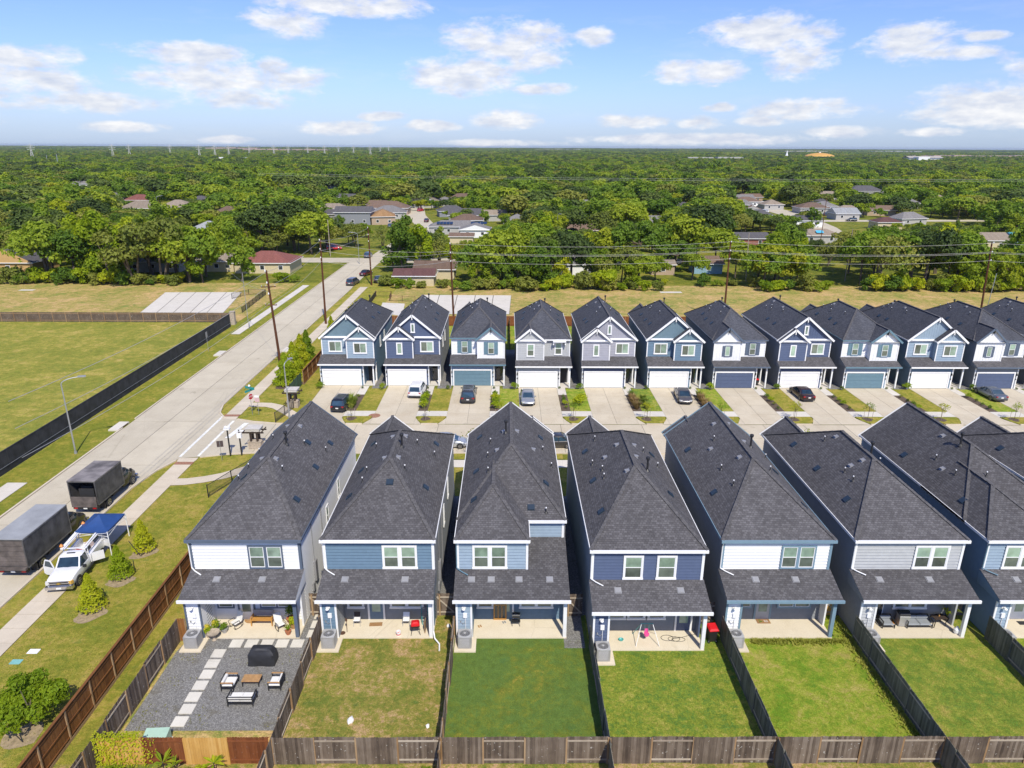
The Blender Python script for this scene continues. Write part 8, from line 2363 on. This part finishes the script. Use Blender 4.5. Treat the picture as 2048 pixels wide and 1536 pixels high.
# bench and rocking chairs
g = empty('porch_bench', (-17.15, 41.35, 0.1), 0, "orange wooden bench under the window on the first porch", 'bench')
for k in range(4): b = MB(); b.box(-0.75, 0.75, -0.26+k*0.13, -0.15+k*0.13, 0.42, 0.46); b.build('seat_slat', M['orange_wood'], g)
b = MB(); b.box(-0.72, 0.72, 0.27, 0.31, 0.5, 0.95); b.build('backrest', M['gcushion'], g)
for sx in (-0.72, 0.72):
    for sy in (-0.25, 0.27): b = MB(); b.box(sx-0.035, sx+0.035, sy-0.035, sy+0.035, 0, 0.62); b.build('leg', M['orange_wood'], g)
    b = MB(); b.box(sx-0.04, sx+0.04, -0.3, 0.3, 0.62, 0.66); b.build('armrest', M['orange_wood'], g)
def rocker(x, y, rz, lab):
    g = empty('rocking_chair', (x, y, 0.1), rz, lab, 'rocking chair', 'rocking chairs')
    for sx in (-0.28, 0.28):
        b = MB(); b.path([(sx, 0.45*sin(a), 0.45-0.43*cos(a)+0.02) for a in [(-1+2*k/8)*1.0 for k in range(9)]], 0.02); b.path([(sx, -0.25, 0.05), (sx, -0.38, 0.62), (sx, 0.1, 0.6), (sx, 0.25, 0.05)], 0.018); b.build('rocker', M['black'], g)
    b = MB(); cushion(b, -0.26, 0.26, -0.25, 0.28, 0.38, 0.48); b.build('seat_cushion', M['cushion'], g)
    b = MB(); b.hexa([(-0.26,0.24,0.44),(0.26,0.24,0.44),(0.26,0.33,0.44),(-0.26,0.33,0.44),(-0.24,0.46,1.05),(0.24,0.46,1.05),(0.24,0.53,1.05),(-0.24,0.53,1.05)]); b.build('back_cushion', M['cushion'], g)
rocker(-18.9, 41.0, -0.6, "white-cushioned rocking chair left of the porch door"); rocker(-15.75, 40.8, 0.7, "white-cushioned rocking chair right of the porch bench")
def mat_(x0, x1, y0, y1, mm, lab, z=0.104, nm='doormat'):
    b = MB(); b.box(0, x1-x0, 0, y1-y0, 0, 0.015); return tag(b.build(nm, mm, None, loc=(x0, y0, z)), lab, 'doormat')
b = MB(); b.prism([(0.5*cos(pi+pi*k/10), 0.42*sin(pi+pi*k/10)) for k in range(11)], 0, 0.015); tag(b.build('doormat', M['teak'], None, loc=(-18.1, 41.8, 0.104)), "half-round brown doormat on the first porch", 'doormat')
b = MB(); b.prism([(0,0),(0.9,0.08),(0.85,0.42),(-0.03,0.36)], 0, 0.015)
def foldc(x, y, rz, seat, lab, back=None, z=0.1):
    g = empty('folding_chair', (x, y, z), rz, lab, 'chair', 'porch chairs')
    for sx in (-0.23, 0.23):
        b = MB(); b.beam((sx, -0.22, 0), (sx, 0.22, 0.88), 0.025); b.build('leg', M['vent_grey'], g); b = MB(); b.beam((sx, 0.25, 0), (sx, -0.2, 0.46), 0.025); b.build('leg', M['vent_grey'], g)
    b = MB(); cushion(b, -0.22, 0.22, -0.22, 0.2, 0.44, 0.50); b.build('seat', seat, g)
    b = MB(); b.hexa([(-0.22,0.1,0.6),(0.22,0.1,0.6),(0.22,0.13,0.6),(-0.22,0.13,0.6),(-0.22,0.2,0.9),(0.22,0.2,0.9),(0.22,0.23,0.9),(-0.22,0.23,0.9)]); b.build('backrest', back or seat, g)
foldc(-10.5, 41.25, 0, M['trim_white'], "white-seated folding chair under the left window of the blue porch", M['dkbrown']); foldc(-7.05, 41.25, 0, M['trim_white'], "white folding chair beside the red kettle grill")
M['coir'] = plain('brown_coir', (0.34, 0.19, 0.08), 0.9, var=0.3, scale=12); M['coir_o'] = plain('orange_coir', (0.52, 0.21, 0.03), 0.9)
o = mat_(-9.65, -8.75, 41.05, 41.45, M['coir'], "bordered brown doormat on the second porch"); o.rotation_euler = (0, 0, 0.06)
g = empty('charcoal_grill', (-6.3, 40.35, 0.1), 0.15, "bright red domed charcoal grill on black legs", 'grill')
M['bright_red'] = plain('bright_red_enamel', (0.60, 0.015, 0.02), 0.3)
b = MB(); b.loft([[(0.3*q*cx_, 0.24*q*cy_, z) for cx_, cy_ in [(-1,-.8),(-.8,-1),(.8,-1),(1,-.8),(1,.8),(.8,1),(-.8,1),(-1,.8)]] for q, z in ((1.02,.72),(1,.82),(.85,.93),(.5,.99))]); b.build('lid', M['bright_red'], g)
b = MB(); b.loft([[(0.3*q*cx_, 0.24*q*cy_, z) for cx_, cy_ in [(-1,-.8),(-.8,-1),(.8,-1),(1,-.8),(1,.8),(.8,1),(-.8,1),(-1,.8)]] for q, z in ((.75,.5),(1,.6),(1,.715))]); b.build('bowl', M['black'], g)
for sx in (-1, 1):
    for sy in (-1, 1): b = MB(); b.beam((sx*0.32, sy*0.26, 0), (sx*0.2, sy*0.16, 0.55), 0.03); b.build('leg', M['black'], g)
g = empty('bucket', (-7.45, 40.15, 0.1), 0, "white paint bucket on the second porch", 'bucket'); b = MB(); b.lathe([(0.14,0),(0.17,0.3),(0.15,0.3),(0.12,0.05),(0,0.05)], n=14); b.build('pail', M['trim_white'], g); b = MB(); b.lathe([(0.152,0.06),(0.16,0.14)], n=14); b.build('band', M['bright_red'], g)
g = empty('step_ladder', (-5.75, 41.4, 0.1), 0.3, "teal step ladder leaning by the second porch's right wall", 'ladder')
for sx in (-0.22, 0.22): b = MB(); b.beam((sx, -0.1, 0), (sx, 0.25, 1.7), 0.05, 0.03); b.build('side_rail', plain('teal_plastic', (0.03, 0.28, 0.28), 0.4), g)
for k in range(5): b = MB(); b.box(-0.22, 0.22, -0.06+k*0.065, 0.02+k*0.065, 0.25+k*0.3, 0.28+k*0.3); b.build('rung', M['vent_grey'], g)
g = empty('stick', (-11.05, 40.45, 0.1), 0, "thin rusty stake standing on the second porch", 'stake'); b = MB(); b.beam((0,0,0), (0.02,0,1.0), 0.03); b.box(-0.06,0.06,-0.04,0.04,0.9,1.1); b.build('rod', M['rust'], g)
b = MB(); b.lathe([(0.2,0.0),(0.2,0.012),(0,0.014)], n=18); tag(b.build('drain_cover', M['rust'], None, loc=(-11.35, 40.35, 0.10)), "round brown drain cover on the second porch", 'drain cover')
b = MB(); b.box(-0.02,0.02,-0.3,0.3,0,0.85); tag(b.build('cardboard_sheet', M['w_post'], None, loc=(-5.65, 40.6, 0.1)), "brown board leaning inside the second porch post", 'board')
# loose litter
rnd = random.Random(8)
for (x, y, s, c, lab, cat) in ((-9.15, 32.6, 0.22, 'trim_white', "crumpled white bag on the patchy brown lawn", 'bag'), (-4.6, 32.2, 0.12, 'trim_white', "small white scrap near the divider fence", 'scrap'), (-4.1, 41.2, 0.15, 'trim_white', "pale green-white litter beside the side gate", 'litter'), (2.2, 30.6, 0.13, 'trim_white', "pale stone at the foot of the deep green lawn", 'stone')):
    b = MB(); rings = [[(s*q*(1+rnd.uniform(-.3,.3))*cos(2*pi*k/9), s*1.2*q*(1+rnd.uniform(-.3,.3))*sin(2*pi*k/9), s*z) for k in range(9)] for q, z in ((1,0),(.9,.5),(.4,.9))]; b.loft(rings)
    tag(b.build('litter', M[c], None, loc=(x, y, 0.02)), lab, cat)
# downspout foot
b = MB(); b.path([(-5.0, 40.0, 3.2), (-5.0, 39.9, 0.6), (-4.9, 39.6, 0.25), (-4.55, 39.2, 0.12), (-4.5, 38.6, 0.06)], 0.05); tag(b.build('drain_pipe', M['trim_white']), "white corrugated drain pipe running onto the brown lawn", 'pipe')
# third porch
g = empty('charcoal_grill', (0.65, 41.25, 0.1), 0, "black barrel grill on thin legs before the third porch wall", 'grill')
b = MB(); b.loft([[(x_, 0.22*cos(a), 0.78+0.2*sin(a)) for a in [2*pi*k/14 for k in range(14)]] for x_ in (-0.27, 0.27)]); b.build('barrel', M['black'], g)
b = MB(); b.obox((0, -0.12, 0.92), (0.3, 0.02, 0.1), rx=0.6); b.build('badge_plate', M['steel'], g)
for sx in (-1, 1):
    for sy in (-1, 1): b = MB(); b.beam((sx*0.27, sy*0.2, 0), (sx*0.22, sy*0.12, 0.7), 0.025); b.build('leg', M['black'], g)
b = MB(); b.box(-0.3, 0.3, -0.16, 0.16, 0.3, 0.33); b.build('shelf', M['black'], g)
g = empty('screen_door', (-0.48, 41.78, 0.12), 0, "orange wooden screen door on the third porch", 'door')
for (a, c, z0, z1) in ((-0.46,-0.38,0,2.05),(0.38,0.46,0,2.05),(-0.38,0.38,0,0.14),(-0.38,0.38,1.9,2.05),(-0.38,0.38,1.2,1.28),(-0.16,-0.11,0.14,1.2),(0.11,0.16,0.14,1.2)):
    b = MB(); b.box(a, c, -0.03, 0.01, z0, z1); b.build('door_rail', M['orange_wood'], g)
b = MB(); b.box(-0.38, 0.38, 0.0, 0.008, 0.14, 1.9); b.build('mesh_panel', M['dark_glass'], g)
for (x, y, lab) in ((-2.0, 41.0, "pair of brown sandals on the third porch"), (-0.3, 41.45, "pair of grey sandals before the orange screen door")):
    g = empty('sandals', (x, y, 0.105), 0.4, lab, 'sandals')
    for k in (0, 1): b = MB(); b.box(k*0.15, k*0.15+0.09, -0.12, 0.12, 0, 0.03); b.build('sandal', M['teak'] if x < -1 else M['gcushion'], g)
# fourth porch: swing, hose, bowl
g = empty('baby_swing', (9.5, 39.6, 0.1), 0, "pink toddler swing hanging from a teal and white frame", 'swing')
M['teal_tube'] = plain('teal_tube', (0.10, 0.40, 0.38), 0.4); M['pink'] = plain('pink_plastic', (0.78, 0.09, 0.32), 0.35)
for sx in (-1, 1):
    for sy in (-1, 1): b = MB(); b.tube((sx*0.8, sy*0.65, 0), (sx*0.38, 0, 1.35), 0.022, n=6, mi=0); b.build('leg', M['trim_white'] if sy < 0 else M['teal_tube'], g)
    b = MB(); b.beam((sx*0.15, 0, 1.35), (sx*0.12, -0.05, 0.75), 0.015); b.build('rope', M['teal_tube'], g)
b = MB(); b.tube((-0.4,0,1.35), (0.4,0,1.35), 0.03, n=8); b.build('top_bar', M['teal_tube'], g)
b = MB(); b.loft([[(0.17*q*cos(a), -0.05+0.17*q*sin(a), z) for a in [2*pi*k/12 for k in range(12)]] for q, z in ((.6,.38),(1,.45),(1.05,.6),(.95,.6),(.8,.48))], cap=False); b.hexa([(-.14,.05,.5),(.14,.05,.5),(.14,.1,.5),(-.14,.1,.5),(-.12,.1,.85),(.12,.1,.85),(.12,.14,.85),(-.12,.14,.85)]); b.box(-0.17,0.17,-0.2,-0.15,0.6,0.68); b.build('seat', M['pink'], g)
b = MB()
for (cx_, cy_, rr, sq) in ((0,0,.42,.7),(.45,-.1,.40,.6),(.75,-.15,.45,.5)):
    b.path([(cx_+rr*cos(2*pi*k/20), cy_+rr*sq*sin(2*pi*k/20), 0.02) for k in range(21)], 0.014, 5)
b.path([(0.4,-.1,.02),(1.0,.05,.02),(1.7,.3,.02),(2.0,.35,.03)], 0.014, 5); tag(b.build('garden_hose', M['black'], None, loc=(11.0, 39.8, 0.105)), "coiled dark garden hose on the fourth porch", 'hose')
b = MB(); b.lathe([(0.12,0),(0.18,0.09),(0.15,0.09),(0.1,0.03),(0,0.03)], n=14); tag(b.build('bowl', M['teal_tube'], None, loc=(7.8, 39.6, 0.1)), "small round teal bowl on the fourth porch", 'bowl')
def bin_(x, y, rz, lab, h=1.05):
    g = empty('wheelie_bin', (x, y, 0), rz, lab, 'bin', 'red-lidded bins')
    b = MB(); b.loft([[(sx*0.26*q, sy*0.3*q, z) for sx, sy in ((-1,-1),(1,-1),(1,1),(-1,1))] for q, z in ((.85,0.12),(1.1,h))]); b.build('body', M['black'], g)
    b = MB(); b.loft([[(sx*0.33*q, sy*0.38*q, z + (0.05*sy)) for sx, sy in ((-1,-1),(1,-1),(1,1),(-1,1))] for q, z in ((1.0,h+.0),(1.0,h+.05),(.7,h+.13))]); b.build('lid', M['bright_red'], g)
    for sx in (-0.27, 0.27): b = MB(); b.tube((sx-0.03,-0.26,0.12),(sx+0.03,-0.26,0.12),0.12,n=12); w_ = b.build('wheel', M['tyre'], g); b = MB(); b.tube((sx-0.04,-0.26,0.12),(sx+0.04,-0.26,0.12),0.05,n=8); b.build('hub', M['trim_white'], w_)
bin_(14.0, 39.7, 0.1, "tall black bin with a bright red lid between the fourth and fifth houses")
bin_(35.2, 93.8, 0.0, "black bin with a red lid in the entry of the board-and-batten house", 1.0)
# fifth porch mat
g = empty('doormat', (17.75, 41.35, 0.104), 0, "brown doormat with a leaf motif and white 22 on the fifth porch", 'doormat')
b = MB(); b.box(0, 0.95, 0, 0.5, 0, 0.014); b.build('mat', M['coir'], g)
text_obj('lettering', '22', 0.30, M['trim_white'], g, (0.66, 0.24, 0.018), (0, 0, 0), 0.002)
b = MB(); b.poly([(0.1,0.1,0.017),(0.38,0.16,0.017),(0.46,0.3,0.017),(0.2,0.24,0.017)]); b.poly([(0.12,0.34,0.017),(0.28,0.30,0.017),(0.36,0.38,0.017),(0.2,0.42,0.017)]); tag(b.build('leaf_print', M['g_y3'], g), kind='stuff')
# sixth porch
lounge(26.75, 41.2, pi, 0.85, "grey-cushioned low chair left of the orange mat", 'black', 'gcushion', group='sixth porch seats')
lounge(28.95, 41.2, pi, 1.75, "grey-cushioned two-seat sofa beside the grill", 'black', 'gcushion', group='sixth porch seats')
mat_(27.0, 28.0, 41.3, 41.8, M['coir_o'], "orange doormat before the dark sliding door")
g = empty('gas_grill', (28.0-0.1, 41.25, 0.1), -0.05, "black and steel gas grill between chair and sofa on the sixth porch", 'grill')
b = MB(); b.box(-0.33, 0.33, -0.27, 0.27, 0.06, 0.78); b.build('cabinet', M['steel'], g); b = MB(); b.box(-0.36, 0.36, -0.31, 0.28, 0.781, 0.90); b.build('panel', M['ac_top'], g)
b = MB(); b.loft([[(x_, 0.28*cos(a), 0.9+0.26*sin(a)) for a in [pi*k/10 for k in range(11)]] for x_ in (-0.36, 0.36)]); b.build('hood', M['black'], g)
b = MB(); b.box(-0.06, 0.08, -0.2, -0.1, 0.905, 0.93); b.build('green_lighter', plain('lime_green', (0.3, 0.62, 0.05), 0.5), g)
g = empty('patio_table', (30.4, 41.2, 0.1), 0.15, "dark slatted table and bench at the right of the sixth porch", 'table')
for k in range(6): b = MB(); b.box(-0.5, 0.5, -0.3+k*0.1, -0.22+k*0.1, 0.68, 0.72); b.build('slat', M['dkbrown'], g)
for sx in (-0.45, 0.45):
    for sy in (-0.25, 0.25): b = MB(); b.beam((sx, sy, 0), (sx*0.9, sy, 0.68), 0.04); b.build('leg', M['black'], g)
b = MB(); b.lathe([(0.05,0.72),(0.06,0.82),(0.03,0.86),(0.03,0.92)], n=8); b.build('bottle', M['orange_wood'], g)
g = empty('urn', (31.2, 40.3, 0.1), 0, "rounded grey-white jug at the slab edge of the sixth porch", 'jug'); b = MB(); b.lathe([(0.13,0),(0.2,0.15),(0.2,0.35),(0.09,0.48),(0.09,0.55)], n=14); b.build('jar', M['trim_white'], g)
plant(31.35, 41.7, 0.22, 1.3, 0.35, M['black'], 'leaf_light', "yellowing tall plant at the back of the sixth porch", blades=True)
mat_(36.3, 37.1, 41.2, 41.6, M['dplastic'], "dark doormat on the last porch at the right edge")

# ---- growth along the front edge
rnd = random.Random(77)
b = MB()
for _ in range(1100):
    x = rnd.uniform(-22.2, -18.9); z = rnd.uniform(0.0, 1.95) ; 
    if rnd.random() < (x+22.2)/4.2: continue
    leaf_quad(b, Vector((x, FY-0.07-rnd.uniform(0, 0.16), z)), Vector((rnd.gauss(0,.4), -1, rnd.gauss(0.5,.4))), 0.11, rnd)
for _ in range(350):
    a = rnd.uniform(0, 1); leaf_quad(b, Vector((-22.2+a*2.4, FY+rnd.uniform(-0.2,0.25), 1.9+rnd.uniform(-0.1, 0.18))), Vector((rnd.gauss(0,.4), rnd.gauss(0,.4), 1)), 0.12, rnd)
tag(b.build('climbing_vine', M['leaf_bright']), "leafy vine spilling over the left end of the cedar fence", 'vine')
def bigleaf(x, y, s, n, lab, mt='leaf_light'):
    g = empty('leafy_plant', (x, y, 0), 0, lab, 'plant', 'leafy plants by the near fence')
    rr = random.Random(int(x*10))
    for k in range(n):
        b = MB(); a = 2*pi*k/n*2.6; el_ = rr.uniform(0.3, 1.0); d = Vector((cos(a)*cos(el_), sin(a)*cos(el_), sin(el_))); t_ = Vector((-sin(a), cos(a), 0))*0.09*s; L = s*rr.uniform(.6, 1.0)
        p0 = Vector((0,0,0.9*s)); p1 = p0+d*L*0.5; p2 = p0+d*L+Z3*(-0.25*L)
        b.poly([p0, p1-t_, p2, p1+t_]); b.build('leaf', M[mt], g)
    b = MB(); b.tube((0,0,0), (0,0,0.95*s), 0.035, n=5); b.build('stem', M['bark'], g)
bigleaf(-18.3, 28.9, 0.95, 13, "large-leaved yellow-green plant before the brown fence panel"); bigleaf(-17.7, 28.8, 0.8, 10, "second large-leaved plant before the brown fence panel"); bigleaf(-15.6, 28.9, 0.9, 16, "upright leafy plant before the cedar panel", 'leaf_bright')
for k, (x, s) in enumerate([(-21.0,1.0),(-20.0,.9),(-19.2,.8),(-17.0,1.0),(-16.4,.8),(-14.9,.6),(-11.6,.5),(-8.6,.55),(-4.4,.8),(1.0,.5)]):
    put(SB[k % 4], 'shrub', x, 28.7, s, "low scrubby plant at the foot of the near fence", 'shrub', 'scrub along the near fence', 0.0)
b = MB(); b.lathe([(0.25,0),(0.27,0.35),(0.2,0.4),(0,0.42)], n=14); tag(b.build('round_cap', M['dplastic'], None, loc=(13.1, 28.6, 0)), "round dark lid at the foot of the near fence", 'lid')
# long grass along fences and slabs
def tufts(name, lab, n, area, h, lm, seed):
    rr = random.Random(seed); b = MB()
    for _ in range(n):
        x, y = area(rr); a = rr.uniform(0, 6.28); hh = h*rr.uniform(0.4, 1.2); w_ = h*0.22
        for q in range(3):
            a2 = a+q*1.1; d = Vector((cos(a2), sin(a2), 0)); t_ = Vector((-sin(a2), cos(a2), 0))*w_; p = Vector((x, y, 0.0)); b.poly([p-t_, p+t_, p+d*hh*0.7+Z3*hh])
    tag(b.build(name, M[lm]), lab, None, None, 'stuff')
M['grass_blade'] = leaf_mat('lawn_blades', (0.13, 0.18, 0.02), (0.21, 0.25, 0.03), (0.32, 0.31, 0.06), 0.3)
M['grass_blade_h'] = leaf_mat('lawn_blades_bright', (0.17, 0.25, 0.02), (0.26, 0.31, 0.03), (0.37, 0.35, 0.07), 0.3)
M['grass_blade_y'] = leaf_mat('lawn_blades_dry', (0.15, 0.17, 0.03), (0.26, 0.25, 0.06), (0.38, 0.30, 0.12), 0.3)
M['grass_blade_g'] = leaf_mat('lawn_blades_deep', (0.10, 0.19, 0.035), (0.14, 0.22, 0.03), (0.24, 0.26, 0.045), 0.3)
yards = [(0, 'grass_blade_y', 700, (31.0-1.2, 31.9)), (1, 'grass_blade_y', 9000, (29.8, 39.8)), (2, 'grass_blade_g', 9000, (29.8, 39.8)), (3, 'grass_blade', 9000, (29.8, 38.5)), (4, 'grass_blade_h', 9000, (29.8, 39.8)), (5, 'grass_blade', 9000, (29.8, 39.8)), (6, 'grass_blade', 3000, (29.8, 39.8))]
for i, lm, n, (ya, yb_) in yards:
    x1 = lotx(i)-0.15; x0 = x1-LOT+0.3
    def area(rr, x0=x0, x1=x1, ya=ya, yb_=yb_):
        while True:
            x, y = rr.uniform(x0, x1), rr.uniform(ya, yb_)
            if y > 38.2 and x < x0+1.9: continue
            return x, y
    tufts('grass', "short grass of a fenced back yard", n, area, 0.055, lm, 500+i)
def edge4(rr):
    if rr.random() < 0.5: return lotx(4)-0.1-abs(rr.gauss(0, .35)), rr.uniform(30, 42)
    return rr.uniform(lotx(3)+2, lotx(4)), 39.7-abs(rr.gauss(0, .25))
tufts('grass', "longer grass along the fence of the blue-post yard", 1600, edge4, 0.20, 'grass_blade_h', 520)
tufts('grass', "grass of the corner lawn", 14000, lambda rr: (rr.uniform(-33.2, -24.9), 27+rr.random()**1.2*33), 0.06, 'grass_blade', 521)
tufts('weeds', "sparse dry weeds on the gravel", 260, lambda rr: (rr.choice([-21.3, -20.6, -18.0, -14.0])+rr.gauss(0, .4), rr.choice([33.3, 35.8, 38, 32.4])+rr.gauss(0, .35)), 0.10, 'grass_blade_y', 522)

# ---- things that read alike get told apart by their order from the left
ORD = ['first', 'second', 'third', 'fourth', 'fifth', 'sixth', 'seventh', 'eighth', 'ninth', 'tenth', 'eleventh', 'twelfth', 'thirteenth', 'fourteenth', 'fifteenth', 'sixteenth']
bylab = {}
for o in COL.objects:
    if o.parent is None and o.get('category') and o.location.length > 1: bylab.setdefault(o['label'], []).append(o)
for lab, L in bylab.items():
    if len(L) < 2 or len(L) > len(ORD): continue
    L.sort(key=lambda o: o.location.x/o.location.y)
    for k, o in enumerate(L): o['label'] = ('left' if k == 0 else 'right') + ' one of two: ' + lab if len(L) == 2 else ORD[k] + ' from left: ' + lab
